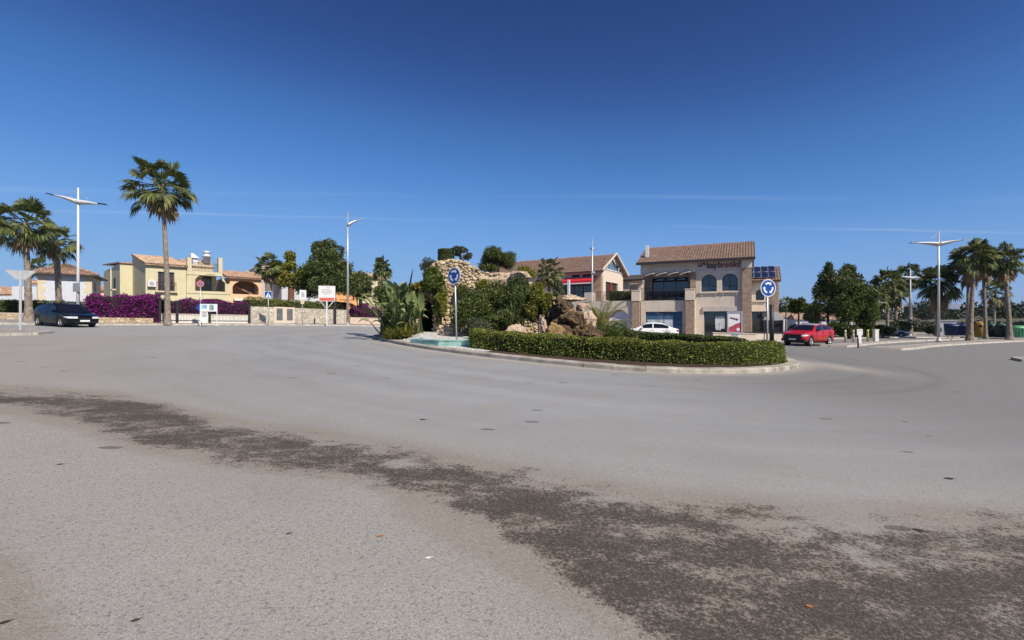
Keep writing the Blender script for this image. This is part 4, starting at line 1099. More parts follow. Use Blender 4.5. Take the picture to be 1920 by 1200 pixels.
shrub_px('grey green bush growing over the left shoulder of the grotto', 804, 28.6, 480, 520, 34, 1500, 0.11, m_leafolive, 52)
shrub_px('loose leafy bush on top of the grotto, right of the clipped one', 864, 29.2, 458, 496, 46, 1300, 0.15, m_leafolive, 53, lumpsize=(0.2,0.34))
shrub_px('dark fine leaved bush at the left tip of the roundabout', 722, 29.4, 512, 628, 40, 4200, 0.14, m_leafbank, 54)
shrub_px('grassy green tuft at the right foot of the fountain', 1142, 23.8, 596, 650, 56, 3800, 0.14, m_leafmid, 55, aspect=0.2, up=1.0)
shrub_px('grey green upright shrub behind the fountain rocks', 1046, 29.0, 516, 600, 26, 2600, 0.13, m_leafolive, 56)
shrub_px('dark bush right of the grassy tuft, below the white car', 1178, 25.0, 612, 648, 46, 2600, 0.10, m_leafbank, 57)
shrub_px('small green creeper patch on the wall just right of the left sign', 868, 27.6, 528, 560, 26, 900, 0.11, m_leafbank, 151, cat='ivy', name='ivy', dep=0.25)
shrub_px('yellowish creeper hanging over the wall below the pale slope', 905, 27.4, 520, 552, 34, 1300, 0.11, m_leafyel, 152, cat='ivy', name='ivy', dep=0.3)
shrub_px('dark creeper hanging over the ridge beside the small feathery tree', 912, 28.2, 494, 514, 40, 1100, 0.12, m_leafbank, 153, cat='ivy', name='ivy', dep=0.4)
shrub_px('tall yellow green bush at the left flank of the grotto arch', 783, 27.9, 518, 560, 30, 1500, 0.13, m_leafyel, 154)
# clipped drum shrub on the top of the grotto
t = thing('clipped_shrub', 'dark shrub clipped to a drum on top of the grotto', 'shrub', (-4.0, 29.1, 5.05))
mb = MB(); mb.lathe([(0.40,-0.05),(0.42,0.4),(0.42,0.76),(0.3,0.8)], 18); mb.build('branches', m_hedgecore, t)
rng = np.random.default_rng(60); n = 5200; a = rng.uniform(0, 2*math.pi, n); zz = rng.uniform(0, 0.86, n); topm = rng.uniform(0,1,n) < 0.25
rr = np.where(topm, 0.46*np.sqrt(rng.uniform(0,1,n)), 0.46) + rng.normal(0,0.02,n); zz = np.where(topm, 0.86+rng.normal(0,.015,n), zz)
v, f = leaves_geo(np.stack([rr*np.cos(a), rr*np.sin(a), zz], 1), 0.07, rng, 0.5, 0.2); np_mesh('foliage', v, f, m_leafdark, t)
# feathery small tree
t = thing('small_tree', 'small feathery dark green tree on the ridge of the grotto', 'tree', (-0.95, 29.0, 4.2))
mb = MB(); rng = np.random.default_rng(61)
for k in range(5):
    aa = k*1.3; mb.tube([(0.05*math.cos(aa),0.05*math.sin(aa),-0.1),(0.15*math.cos(aa),0.15*math.sin(aa),0.6),(0.45*math.cos(aa),0.45*math.sin(aa),1.3)], [0.05,0.04,0.02], 5)
mb.build('trunk', m_bark, t)
lumps = make_lumps(rng, (0.1,0,1.15), (1.05,0.95,0.75), 18, (0.3,0.5), 0.85, -0.6)
c, d_ = lump_pts(rng, lumps, 14000, 0.3); n = len(c)
c[:,2] -= 0.25*rng.uniform(0,1,n)*np.hypot(c[:,0], c[:,1])
v, f = leaves_geo(c, 0.20, rng, 0.14, -0.6, d_); np_mesh('crown', v, f, m_leafdark, t)

# giant bird-of-paradise clump
def paddle(V, Fc, base, az, el, stem, bl, bw, rng, curl):
    d = np.array([math.cos(az)*math.cos(el), math.sin(az)*math.cos(el), math.sin(el)]); side = np.array([-math.sin(az), math.cos(az), 0.0])
    p1 = base + d*stem; b0 = len(V); w_ = 0.025
    V += [base-side*w_*1.6, base+side*w_*1.6, p1+side*w_, p1-side*w_]; Fc.append((b0,b0+1,b0+2,b0+3))
    up = np.cross(side, d); b0 = len(V); V += [base-up*w_*1.6, base+up*w_*1.6, p1+up*w_, p1-up*w_]; Fc.append((b0,b0+1,b0+2,b0+3))
    prof = [0.25,0.8,1.0,0.98,0.8,0.5,0.08]; p = p1.copy(); dd = d.copy(); roll = rng.uniform(-0.7,0.7)
    s2 = side*math.cos(roll) + up*math.sin(roll); rows = []
    for k in range(7):
        n_ = np.cross(s2, dd); rows.append((p - s2*bw*prof[k] + n_*bw*prof[k]*0.45, p.copy(), p + s2*bw*prof[k] + n_*bw*prof[k]*0.45))
        p = p + dd*bl/6; dd = dd + np.array([0,0,-curl*0.16]); dd /= np.linalg.norm(dd)
    b0 = len(V)
    for r in rows: V += list(r)
    for k in range(6):
        for j in (0,1): Fc.append((b0+k*3+j, b0+k*3+j+1, b0+k*3+4+j, b0+k*3+3+j))
def strelitzia(label, loc, seed, n, h):
    rng = np.random.default_rng(seed); V = []; Fc = []
    t = thing('bird_of_paradise_plant', label, 'plant', loc, 0, 'bird of paradise plants')
    for k in range(n):
        az = rng.uniform(0, 2*math.pi); tt = k/n; el = 1.52 - 0.62*rng.uniform(0,1)**1.3
        base = np.array([rng.normal(0,0.28), rng.normal(0,0.2), 0.0]); st = h*rng.uniform(0.18,0.70)
        paddle(V, Fc, base, az, el, st, rng.uniform(0.75,1.2), rng.uniform(0.12,0.21), rng, rng.uniform(0.8,3.2))
    np_mesh('leaves', np.array(V), np.array(Fc), m_leafpaddle, t)
    mb = MB()
    for k in range(6): mb.tube([(rng.normal(0,.2), rng.normal(0,.15), -0.1), (rng.normal(0,.3), rng.normal(0,.2), h*0.32)], [0.07,0.04], 6)
    mb.build('stems', m_bark, t); return t
strelitzia('tall clump of big grey green paddle leaves left of the grotto opening', on_isl(748, 27.2), 71, 84, 4.0)
strelitzia('lower paddle leaved clump at the grotto side, leaning right', on_isl(772, 26.8), 72, 22, 2.5)
strelitzia('paddle leaved clump on the far side of the tall one', on_isl(730, 28.2), 73, 26, 3.0)
# low rosettes of strap leaves
def rosette(label, loc, seed, n, ln, mat=m_leafyel, name='strap_leaf_plant', grp='strap leaved plants at the pebble edge', cat='plant', el=(0.3,1.3), w_=0.035):
    rng = np.random.default_rng(seed); V = []; Fc = []; t = thing(name, label, cat, loc, 0, grp)
    for k in range(n):
        az = rng.uniform(0, 6.283); e_ = rng.uniform(*el); d = np.array([math.cos(az)*math.cos(e_), math.sin(az)*math.cos(e_), math.sin(e_)]); side = np.array([-math.sin(az), math.cos(az), 0])
        base = np.array([rng.normal(0,.06), rng.normal(0,.06), 0.0]); l = ln*rng.uniform(0.7,1.15); mid_ = base + d*l*0.55; tip = base + d*l + np.array([0,0,-0.22*l*math.cos(e_)])
        b0 = len(V); V += [base-side*w_, base+side*w_, mid_+side*w_, mid_-side*w_]; Fc.append((b0,b0+1,b0+2,b0+3))
        b0 = len(V); V += [mid_-side*w_, mid_+side*w_, tip+side*0.004, tip-side*0.004]; Fc.append((b0,b0+1,b0+2,b0+3))
    np_mesh('leaves', np.array(V), np.array(Fc), mat, t); return t
for i, (px, d, lab, ln) in enumerate(((727, 27.0, 'yellow green strap leaved plant at the left edge of the pebbles', 0.95), (744, 26.3, 'yellowish strap leaved plant in front of the tall paddle leaves', 1.0), (760, 26.0, 'strap leaved plant with drooping tips nearest the pool basin', 0.9), (771, 26.6, 'small strap leaved plant before the grotto opening', 0.8), (735, 25.9, 'low pale strap leaved plant nearest the kerb', 0.75))):
    rosette(lab, on_isl(px, d), 80+i, 90, ln)
rosette('dwarf spiky fan palm with a dark green head amid the shrubs', on_isl(962, 24.2, 0.75), 90, 150, 1.25, m_leafdark, 'spiky_palm', 'spiky palms on the bank', 'palm plant', (-0.1,1.4), 0.022)
rosette('spiky grey green palm head above the dense shrub', on_isl(958, 26.8, 1.9), 91, 130, 1.15, m_leafolive, 'spiky_palm', 'spiky palms on the bank', 'palm plant', (-0.1,1.4), 0.022)
rosette('spiky palm head just left of the yellow green ivy', on_isl(1000, 25.2, 0.9), 92, 130, 1.1, m_leafolive, 'spiky_palm', 'spiky palms on the bank', 'palm plant', (-0.1,1.4), 0.022)
# tall yucca-like palm behind the rocks and thin palm at the left tip
fan_palm('thin dark palm rising over the left tip of the roundabout', on_isl(716, 30.2), ztop(500,30.2)-iz(-8.2,30.2), 101, 0.55, (0,0), 0.09, 0.07, 34, 16, 0, 'small palms on the roundabout', pl=0.5)
fan_palm('shaggy palm behind the fountain, in front of the restaurant roof', on_isl(1029, 29.6), ztop(508,29.6)-iz(2.3,29.6), 102, 0.62, (0,0), 0.12, 0.10, 26, 14, 10, 'small palms on the roundabout', 0.3, pl=0.9)
# arching date palm
rng = np.random.default_rng(110); V = []; Fc = []; loc = on_isl(1128, 26.4)
t = thing('date_palm', 'young date palm with arching yellow green fronds right of the fountain', 'palm tree', loc)
for k in range(30):
    az = k*2.39996; el = 1.35 - 1.0*(k/30); frond_geo(V, Fc, np.array([0,0,0.75]), az, el, 2.35*rng.uniform(0.8,1.1), rng, 0.9 + 0.7*(k/30), 0.34, 30)
np_mesh('fronds', np.array(V), np.array(Fc), m_leafyel, t); mb = MB(); mb.tube([(0,0,-0.1),(0,0,0.85)], [0.2,0.24], 10); mb.build('trunk', m_trunkgrey, t)

# ---- roundabout signs
def arc_pts(r, a0, a1, n): return [(r*math.cos(a0+(a1-a0)*i/n), r*math.sin(a0+(a1-a0)*i/n)) for i in range(n+1)]
def round_sign(label, loc, hz, rad, rz, lean=0.0):
    t = thing('roundabout_sign', label, 'traffic sign', loc, rz, 'roundabout signs'); t.rotation_euler = (0, lean, rz)
    mb = MB(); mb.tube([(0,0.05,-0.2),(0,0.05,hz+rad*0.7)], 0.038, 12); mb.build('pole', m_galv, t)
    mb = MB(); c = [(rad*math.cos(2*math.pi*i/40), hz+rad*math.sin(2*math.pi*i/40)) for i in range(40)]
    mb.plate(c, [], -0.005, 0.012); mb.build('rim', m_whitesign, t)
    mb = MB(); c2 = [(rad*0.90*math.cos(2*math.pi*i/40), hz+rad*0.90*math.sin(2*math.pi*i/40)) for i in range(40)]
    mb.plate(c2, [], -0.012, -0.006); mb.build('face', m_bluesign, t)
    ar = MB()
    for k in range(3):   # three chasing arrows
        a0 = R(90 + 120*k + 42); a1 = a0 - R(66); r0, r1 = rad*0.44, rad*0.66
        pts = [(x, hz+z) for x, z in arc_pts(r1, a0, a1, 10)] + [(x, hz+z) for x, z in reversed(arc_pts(r0, a0, a1, 10))]
        ar.plate(pts, [], -0.018, -0.013)
        am = a1 - R(24); hd = [(rad*0.78*math.cos(a1), hz+rad*0.78*math.sin(a1)), (rad*0.55*math.cos(am), hz+rad*0.55*math.sin(am)), (rad*0.32*math.cos(a1), hz+rad*0.32*math.sin(a1))]
        ar.plate(hd, [], -0.018, -0.013)
    ar.build('arrows', m_whitesign, t)
    for q_ in (0.0, 0.2): br = MB(); br.cbox((0,0.03,hz+q_), 0.3, 0.03, 0.05); br.build('bracket', m_galv, t)
    return t
lz = iz(-2.55, 21.9)
round_sign('blue round roundabout sign on a leaning pole behind the teal basin', (-2.55, 21.9, lz), ztop(517,22)-lz, 0.39, R(-36), R(-2.2))
lz = iz(11.1, 20.8)
round_sign('blue round roundabout sign at the right end of the hedge', (11.1, 20.8, lz), ztop(540,20.8)-lz, 0.38, R(12), 0.0)
# ------------------------------------------------------------------ building helpers
class Fr:
    """a facade frame: local x along the facade, y into the building, z up; reads sizes off the facade plane"""
    def __init__(s, px, d, tdeg, base=0.0):
        s.t = R(tdeg); s.X = (px-960)/F*d; s.Y = d; s.z0 = gz(s.X, s.Y) + base
        s.c, s.s_ = math.cos(s.t), math.sin(s.t)
    def s(s, px, y=0.0):
        u = (px-960)/F; X0 = s.X - y*s.s_; Y0 = s.Y + y*s.c
        return (u*Y0 - X0)/(s.c - u*s.s_)
    def z(s, py, sx, y=0.0):
        return CH - (py-600)/F*(s.Y + sx*s.s_ + y*s.c) - s.z0
    def pt(s, px, py, y=0.0):
        q = s.s(px, y); return (q, s.z(py, q, y))
    def thing(s, name, label, cat, group=None): return thing(name, label, cat, (s.X, s.Y, s.z0), s.t, group)
    def world(s, x, y, z=0): return Vector((s.X + x*s.c - y*s.s_, s.Y + x*s.s_ + y*s.c, s.z0 + z))
def rect(x0, x1, z0, z1): return [(x0,z0),(x1,z0),(x1,z1),(x0,z1)]
def arch(x0, x1, z0, z1, rise, n=12):
    """opening with a segmental arch: springing at z1-rise"""
    c = (x0+x1)/2; h = (x1-x0)/2; zs = z1-rise
    return [(x0,z0),(x1,z0)] + [(c + h*math.cos(math.pi*i/n), zs + rise*math.sin(math.pi*i/n)) for i in range(n+1)]
def tile_roof(name, mat, parent, a, b, down, n=None, th=0.12, pitch=0.26):
    """barrel tiled plane: ridge from a to b, falling along vector down"""
    a, b, down = Vector(a), Vector(b), Vector(down); ac = (b-a); L_ = ac.length; e = ac.normalized(); nrm = e.cross(down).normalized()
    if nrm.z < 0: nrm = -nrm
    k = max(2, int(L_/pitch)); mb = MB(); vs = []; m = k*6
    rows = max(2, int(down.length/0.42)); R_ = []
    for r in range(rows):
        for (tt, lift) in ((r/rows, 0.0), ((r+1)/rows, 0.028)):
            for i in range(m+1):
                ph = i/6*2*math.pi; w_ = 0.032*math.cos(ph)
                R_.append(a + ac*(i/m) + down*tt + nrm*(w_ + lift + 0.05))
    for r in range(rows*2-1):
        for i in range(m): vs.append((r*(m+1)+i, r*(m+1)+i+1, (r+1)*(m+1)+i+1, (r+1)*(m+1)+i))
    mb.add(R_, vs, 0, True)
    under = [a - nrm*th, b - nrm*th, b+down - nrm*th, a+down - nrm*th, a, b, b+down, a+down]
    mb.add(under, [(0,1,2,3),(4,5,6,7),(0,1,5,4),(1,2,6,5),(2,3,7,6),(3,0,4,7)])
    return mb.build(name, mat, parent)
def window(parent, x0, x1, z0, z1, y, rise=0.0, bars=(1,1), fw=0.06, mat=None, glass=None, name='window'):
    o = arch(x0, x1, z0, z1, rise) if rise else rect(x0, x1, z0, z1)
    i = arch(x0+fw, x1-fw, z0+fw, z1-fw, rise*0.95) if rise else rect(x0+fw, x1-fw, z0+fw, z1-fw)
    mb = MB(); mb.plate(o, [i], y, y+0.07)
    for k in range(1, bars[0]+1):
        c = x0 + (x1-x0)*k/(bars[0]+1); mb.box(c-0.025, c+0.025, y+0.01, y+0.06, z0+fw, z1-fw-(0.02 if not rise else 0.05))
    for k in range(1, bars[1]+1):
        c = z0 + (z1-rise-z0)*k/(bars[1]+1); mb.box(x0+fw, x1-fw, y+0.015, y+0.055, c-0.025, c+0.025)
    w_ = mb.build(name, mat or m_frame, parent)
    g = MB(); o2 = arch(x0+0.02, x1-0.02, z0+0.02, z1-0.02, rise) if rise else rect(x0+0.02, x1-0.02, z0+0.02, z1-0.02)
    g.plate(o2, [], y+0.03, y+0.04); g.build('pane', glass or m_glass, w_); return w_
def rail(mb, x0, x1, y, z0, z1, step=0.13, r=0.012):
    mb.box(x0, x1, y-0.02, y+0.02, z1-0.03, z1); mb.box(x0, x1, y-0.015, y+0.015, z0, z0+0.025)
    n = max(1, int((x1-x0)/step))
    for k in range(n+1):
        c = x0 + (x1-x0)*k/n; mb.box(c-r, c+r, y-r, y+r, z0, z1-0.02)

# ------------------------------------------------------------------ left pavements
raised([(-80,26),(-60,27.5),(-36,31.2),(-30.6,34.4),(-28.3,38),(-24.6,43.4),(-21.3,47.2),(-17,50.4),(-12.5,52.6),(-4,55),(6,58),(6,80),(-80,80)], 0.13, 'pavement', (m_kerb, m_pave), 0.22)
raised([(-60,16.0),(-24.2,20.9),(-23.3,21.9),(-23.0,23.3),(-23.7,24.9),(-25.6,25.6),(-60,24.0)], 0.13, 'traffic_island', (m_kerb, m_pave), 0.25)

# ------------------------------------------------------------------ yellow house
f = Fr(273, 50, 46, 0.1); yh = f.thing('yellow_house', 'yellow two storey villa with arched balcony and roof terrace behind purple bougainvillea', 'house')
W1 = f.s(349); zE = f.z(496, 0); zEr = zE
q = 8.2; zR = f.z(475, 0, q) if False else zE + 1.75
win = [f.pt(296, 543)[0], f.pt(327, 543)[0]]; wz0, wz1 = f.z(545, win[0]), f.z(509, win[0])
mb = MB(); mb.plate(rect(0, W1, -1, zE), [rect(win[0], win[1], wz0, wz1)], 0, 0.28)
mb.plate([(0.28,-1),(q,-1),(q,zR),(0.28,zE+0.06)], [], 0.0, 0.28, axis='x'); mb.plate([(0.28,-1),(q,-1),(q,zR),(0.28,zE+0.06)], [], W1-0.28, W1, axis='x')
mb.box(0.28, W1-0.28, q-0.28, q, -1, zR); mb.build('wall', m_yellow, yh)
mb = MB(); mb.box(0.35, W1-0.35, 1.4, 1.5, 0, zE); mb.build('room_back', m_shadeint, yh)
window(yh, win[0]+0.02, win[1]-0.02, wz0, wz1, 0.16, 0, (3,2), 0.08, m_wood, name='window')
mb = MB(); rail(mb, win[0]-0.12, win[1]+0.12, -0.22, wz0+0.02, wz0+0.95); 
for xx in (win[0]-0.12, win[1]+0.12): mb.box(xx-0.012, xx+0.012, -0.22, 0, wz0+0.9, wz0+0.93)
mb.build('balcony_rail', m_black, yh)
mb = MB(); mb.box(win[0]-0.25, win[1]+0.25, -0.32, -0.003, wz0-0.16, wz0-0.01); mb.build('balcony_slab', m_cream, yh)
tile_roof('roof', m_tilepale, yh, (-0.12, q+0.1, zR+0.1), (W1+0.1, q+0.1, zR+0.1), (0, -q-0.45, -(zR-zE)-0.02))
ac0 = f.pt(276, 537)[0]; ac1 = f.pt(291, 537)[0]; az0, az1 = f.z(537.5, 0.3), f.z(526, 0.3)
mb = MB(); mb.box(ac0, ac1, -0.36, -0.06, az0, az1); ac = mb.build('air_conditioner', m_whitesign, yh)
mb = MB(); cx, cz = (ac0+ac1)/2, (az0+az1)/2; mb.plate([(cx+0.22*math.cos(a*0.314), cz+0.22*math.sin(a*0.314)) for a in range(20)], [], -0.375, -0.362)
mb.build('fan_grille', m_greysign, ac)
for q_ in (ac0, ac1-0.05): mb = MB(); mb.box(q_, q_+0.05, -0.33, -0.003, az0-0.1, az0); mb.build('bracket', m_black, ac)
# left lower wing
wx0 = -1.15; mb = MB(); zl = f.z(497, 0, q) + 0.1
mb.box(wx0, 0.0-0.004, q*0.96, q+14, -1, zl); mb.build('side_wing', m_yellow, yh)
mb = MB(); mb.add([(wx0-0.10,q*0.96-0.2,zl),(0.1,q*0.96-0.2,zl),(0.1,q+14.2,zl+0.9),(wx0-0.10,q+14.2,zl+0.9)] + [(a,b,c+0.14) for a,b,c in [(wx0-0.10,q*0.96-0.2,zl),(0.1,q*0.96-0.2,zl),(0.1,q+14.2,zl+0.9),(wx0-0.10,q+14.2,zl+0.9)]], [(0,1,2,3),(4,5,6,7),(0,1,5,4),(1,2,6,5),(2,3,7,6),(3,0,4,7)])
mb.build('wing_roof', m_tile, yh)
mb = MB(); mb.box(wx0-0.06, wx0-0.005, q+3.0, q+4.2, 3.6, 4.9); mb.build('side_shutter', m_dark, yh)
mb = MB(); mb.box(wx0-0.35, wx0-0.003, q+2.7, q+4.5, 3.42, 3.58); mb.build('sill', m_cream, yh)
mb = MB(); mb.tube([(wx0-0.05, q+6.6, -1), (wx0-0.05, q+6.6, zl)], 0.06, 8); mb.build('downpipe', m_cream, yh)
# balcony block
bx0, bx1 = W1+0.004, f.s(431); zt = f.z(510, (bx0+bx1)/2); yb = -0.25
u0, uz0 = f.pt(366, 545, yb); u1, uz1 = f.pt(424, 516, yb); l0 = f.s(379, yb); l1 = f.s(426, yb); lz1 = f.z(560, (l0+l1)/2, yb)
step = f.s(417, yb)
outer = [(bx0,-1),(bx1,-1),(bx1,uz0+0.75),(bx1-0.25,uz0+0.75),(step,zt-0.9),(step,zt),(bx0,zt)]
mb = MB(); mb.plate(outer, [arch(u0, u1-0.1, uz0, uz1, 0.75), arch(l0, l1, 0, lz1, 0.65)], yb, yb+0.3)
mb.box(bx0+0.001, bx0+0.28, 0.06, 7, -1, zt-0.02); mb.box(bx0+0.28, step, 2.2, 2.5, -1, zt-0.02); mb.box(bx0+0.28, bx1-0.02, 0.06, 2.2, uz0-0.22, uz0-0.02)
mb.box(step-0.28, step-0.003, 2.5, 7, -1, zt-0.02)
mb.build('balcony_block', m_yellow, yh)
mb = MB(); mb.box(bx0+0.28, step-0.003, 0.06, 2.19, zt-0.32, zt-0.06); mb.build('ceiling', m_cream, yh)
d0, d1 = f.s(380, 2.0), f.s(397, 2.0); mb = MB(); mb.plate(rect(d0, d1, uz0-0.02, uz0+2.1), [rect(d0+0.09, (d0+d1)/2-0.05, uz0+0.2, uz0+1.95), rect((d0+d1)/2+0.05, d1-0.09, uz0+0.2, uz0+1.95)], 2.1, 2.18); dr = mb.build('balcony_door', m_wood, yh)
mb = MB(); mb.plate(rect(d0+0.05, d1-0.05, uz0+0.15, uz0+2.0), [], 2.14, 2.16); mb.build('pane', m_glass, dr)
mb = MB(); mb.box(bx0+0.06, bx1+0.05, yb-0.06, yb-0.004, uz0-0.30, uz0-0.18); mb.build('cornice', m_cream, yh); mb = MB(); mb.box(bx0, step+0.06, yb-0.06, yb-0.004, zt-0.42, zt-0.34); mb.build('cornice', m_cream, yh)
mb = MB(); rail(mb, f.s(399, yb), bx1-0.3, yb+0.12, uz0, uz0+0.95); mb.build('balcony_rail', m_black, yh); mb = MB(); rail(mb, u0+0.1, f.s(372, yb), yb+0.12, uz0, uz0+0.95); mb.build('balcony_rail', m_black, yh)
mb = MB(); mb.box(bx1-0.32, bx1-0.01, yb-0.02, 0.3, uz0-0.1, uz0+0.95); mb.build('balcony_pier', m_cream, yh)
mb = MB(); zp = f.z(484, step); mb.box(bx0+0.05, bx0+0.45, yb-0.02, 0.3, zt, zp-0.25); mb.build('terrace_pier', m_cream, yh); mb = MB(); mb.box(step-0.4, step+0.01, yb-0.02, 0.3, zt, zp); mb.build('terrace_pier', m_cream, yh); mb = MB(); mb.box(bx0+0.05, step, 3.4, 3.7, zt, zp-0.6); mb.build('terrace_parapet', m_cream, yh)
mb = MB(); rail(mb, bx0+0.45, step-0.4, yb+0.1, zt, zt+0.95); mb.build('terrace_rail', m_black, yh)
tile_roof('terrace_roof', m_tilepale, yh, (bx0+0.3, 5.2, zt+1.75), (step+0.1, 5.2, zt+1.75), (0, -1.9, -0.95))
# chimneys
c0, c1 = f.s(357, 4), f.s(373, 4); zc0 = zt+0.9; zc1 = f.z(474, c0, 4); mb = MB(); mb.box(c0+0.2, c1-0.15, 3.8, 4.7, zc0-0.5, zc1-0.6); ch = mb.build('chimney', m_white, yh)
mb = MB(); mb.add([(c0,3.6,zc1-0.6),(c1,3.6,zc1-0.6),(c1,4.9,zc1-0.6),(c0,4.9,zc1-0.6),(c0+0.1,4.25,zc1),(c1-0.5,4.25,zc1)], [(0,1,2,3),(0,1,5,4),(1,2,5),(2,3,4,5),(3,0,4)]); mb.build('cap', m_white, ch)
c0, c1 = f.s(380, 4), f.s(397, 4); zc1 = f.z(469, c0, 4); cm = (c0+c1)/2; r_ = (c1-c0)/2; mb = MB(); mb.lathe([(r_*0.8, zc0-0.5),(r_*0.8, zc1-0.75),(r_, zc1-0.75),(r_, zc1-0.6),(r_*0.7,zc1-0.58),(r_*0.7,zc1-0.3),(r_*0.85,zc1-0.3),(r_*0.6,zc1-0.05),(0.05,zc1)], 16, (cm,4.2,0)); mb.build('chimney', m_white, yh)

# ------------------------------------------------------------------ peach house
f = Fr(431, 57, 46, 0.1); ph = f.thing('peach_house', 'peach villa with a wide arched porch and terracotta roof beside the yellow villa', 'house')
x1 = f.s(490); zE = f.z(521, 1); a0, az0 = f.pt(436, 551); a1, az1 = f.pt(485, 528)
mb = MB(); mb.plate(rect(0, x1, -1, zE), [arch(a0, a1, az0, az1, 0.9), rect(f.s(438), f.s(462), 0.3, f.z(562, 1))], 0, 0.3)
mb.box(0, 0.28, 0.31, 6, -1, zE); mb.box(0.28, x1-0.28, 2.6, 2.9, -1, zE); mb.box(x1-0.28, x1, 0.31, 6, -1, zE); mb.box(0.28, x1-0.28, 0.31, 2.59, az0-0.2, az0-0.02); mb.build('wall', m_peach, ph)
tile_roof('roof', m_tile, ph, (-0.5, 3.2, zE+1.05), (x1+0.1, 3.2, zE+1.05), (0, -3.6, -1.05))
tile_roof('stair_roof', m_tile, ph, (0.35, 0.9, az0+1.35), (0.35, 2.4, az0+1.35), (2.6, 0, -1.3))
mb = MB(); tx0, tx1 = f.s(478, 3.5), f.s(493, 3.5); mb.box(tx0, tx1+0.6, 3.3, 5.8, -1, f.z(503, tx0, 3.5)); mb.build('tower', m_mauve, ph)
mb = MB(); rail(mb, a0, a1, 0.12, az0, az0+0.75, 0.12); mb.build('porch_rail', m_black, ph)
mb = MB(); mb.box(f.s(437), f.s(463), -0.5, -0.05, f.z(564, 1), f.z(560.5, 1)); mb.build('awning', m_whitesign, ph)
# white gable house
f = Fr(500, 66, 46, 0.1); wg = f.thing('gabled_house', 'pale mauve gabled house partly hidden by the yellow green tree', 'house')
gx = f.s(545); apx, apz = f.pt(514, 493); ez = f.z(545, gx); mb = MB()
mb.plate([(-1.2,-1),(gx,-1),(gx,ez),(apx,apz),(-1.2,apz-1.2)], [], 0, 8); mb.build('wall', m_mauve, wg)
mb = MB(); mb.add([(apx-0.1,-0.2,apz+0.05),(gx+0.2,-0.2,ez+0.0),(gx+0.2,8,ez),(apx-0.1,8,apz+0.05),(apx-0.1,-0.2,apz+0.22),(gx+0.2,-0.2,ez+0.17),(gx+0.2,8,ez+0.17),(apx-0.1,8,apz+0.22)], [(0,1,2,3),(4,5,6,7),(0,1,5,4),(1,2,6,5),(2,3,7,6),(3,0,4,7)]); mb.build('roof', m_cream, wg)
f = Fr(528, 64, 46, 0.1); wh2 = f.thing('white_house', 'white house with brown shutters glimpsed under the big dark tree', 'house')
x1 = f.s(606); zE = f.z(532, 1); d0, dz0 = f.pt(541, 562); d1, dz1 = f.pt(552, 538); e0, e1 = f.s(566), f.s(578)
mb = MB(); mb.plate(rect(0, x1, -1, zE), [rect(d0, d1, dz0, dz1), rect(e0, e1, dz0+0.6, dz1)], 0, 0.3); mb.box(0, 0.28, 0.31, 7, -1, zE); mb.box(x1-0.28, x1, 0.31, 7, -1, zE); mb.build('wall', m_white, wh2)
mb = MB(); mb.box(d0, d1, 0.12, 0.18, dz0, dz1); mb.build('shutter', m_wood, wh2); mb = MB(); mb.box(e0, e1, 0.12, 0.18, dz0+0.6, dz1); mb.build('shutter', m_wood, wh2)
tile_roof('roof', m_tile, wh2, (-0.3, 3.6, zE+1.1), (x1+0.3, 3.6, zE+1.1), (0, -4.0, -1.1))
# far yellow and orange houses
f = Fr(656, 74, 30, 0.1); oh = f.thing('terraced_house', 'orange and yellow house with arches right of the tall lamp post', 'house')
x1 = f.s(671); x2 = f.s(726); z1 = f.z(545, 1); z2 = f.z(521, 3); mb = MB(); mb.plate(rect(-2, x1, -1, z1), [arch(-1.7, x1-0.25, 0.1, f.z(568, 0), 0.6), arch(-1.5, x1-0.4, f.z(563,0), f.z(551, 0), 0.3)], 0.5, 0.8); mb.box(-2, x1, 2.2, 2.4, -1, z1); mb.build('orange_wall', m_orange, oh)
b0, b1 = f.s(675), f.s(700); c0, c1 = f.s(702), f.s(722); mb = MB(); mb.plate(rect(x1+0.01, x2, -1, z2), [arch(b0, b1, 0.1, f.z(568, 3), 0.8), rect(c0, c1, f.z(558, 5), f.z(538, 5)), rect(b0+0.3, b1-0.3, f.z(558, 3), f.z(534, 3))], 0, 0.3); mb.box(x1+0.01, x2, 2.4, 2.6, -1, z2); mb.box(x1+0.01, x1+0.3, 0.31, 2.4, -1, z2); mb.box(x2-0.3, x2, 0.31, 8, -1, z2); mb.build('yellow_wall', m_cream, oh)
tile_roof('roof', m_tilepale, oh, (x1-0.3, 4, z2+1.1), (x2+0.3, 4, z2+1.1), (0, -4.4, -1.1))
mb = MB(); mb.box(b0, b1, 0.35, 2.39, f.z(559, 3)-0.15, f.z(559, 3)-0.02); mb.build('balcony_slab', m_cream, oh)

# ------------------------------------------------------------------ white house on the far left
f = Fr(71, 46.5, 34, 0.1); wh = f.thing('white_villa', 'white villa with cream corner quoins under a hipped tile roof behind the black car', 'house')
x1 = f.s(172); zE = f.z(516.5, x1); dp = 6.0
mb = MB(); wy0, wy1 = 1.6, 2.8
mb.box(0, x1, 0, 0.28, -1, zE); mb.plate([(0.28,-1),(dp,-1),(dp,zE),(0.28,zE)], [rect(wy0, wy1, f.z(545, x1), f.z(526, x1))], x1-0.28, x1, axis='x'); mb.box(0, 0.28, 0.28, dp, -1, zE); mb.box(0.28, x1-0.28, dp-0.28, dp, -1, zE); mb.build('wall', m_white, wh)
mb = MB(); mb.box(x1-0.2, x1-0.1, wy0, wy1, f.z(545, x1), f.z(526, x1)); mb.build('window', m_glass, wh)
mb = MB()
for k in range(14):
    zz = zE - 0.05 - k*0.42; ww = 0.55 if k % 2 else 0.38
    mb.box(x1-ww, x1+0.02, -0.025, -0.002, zz-0.42, zz)
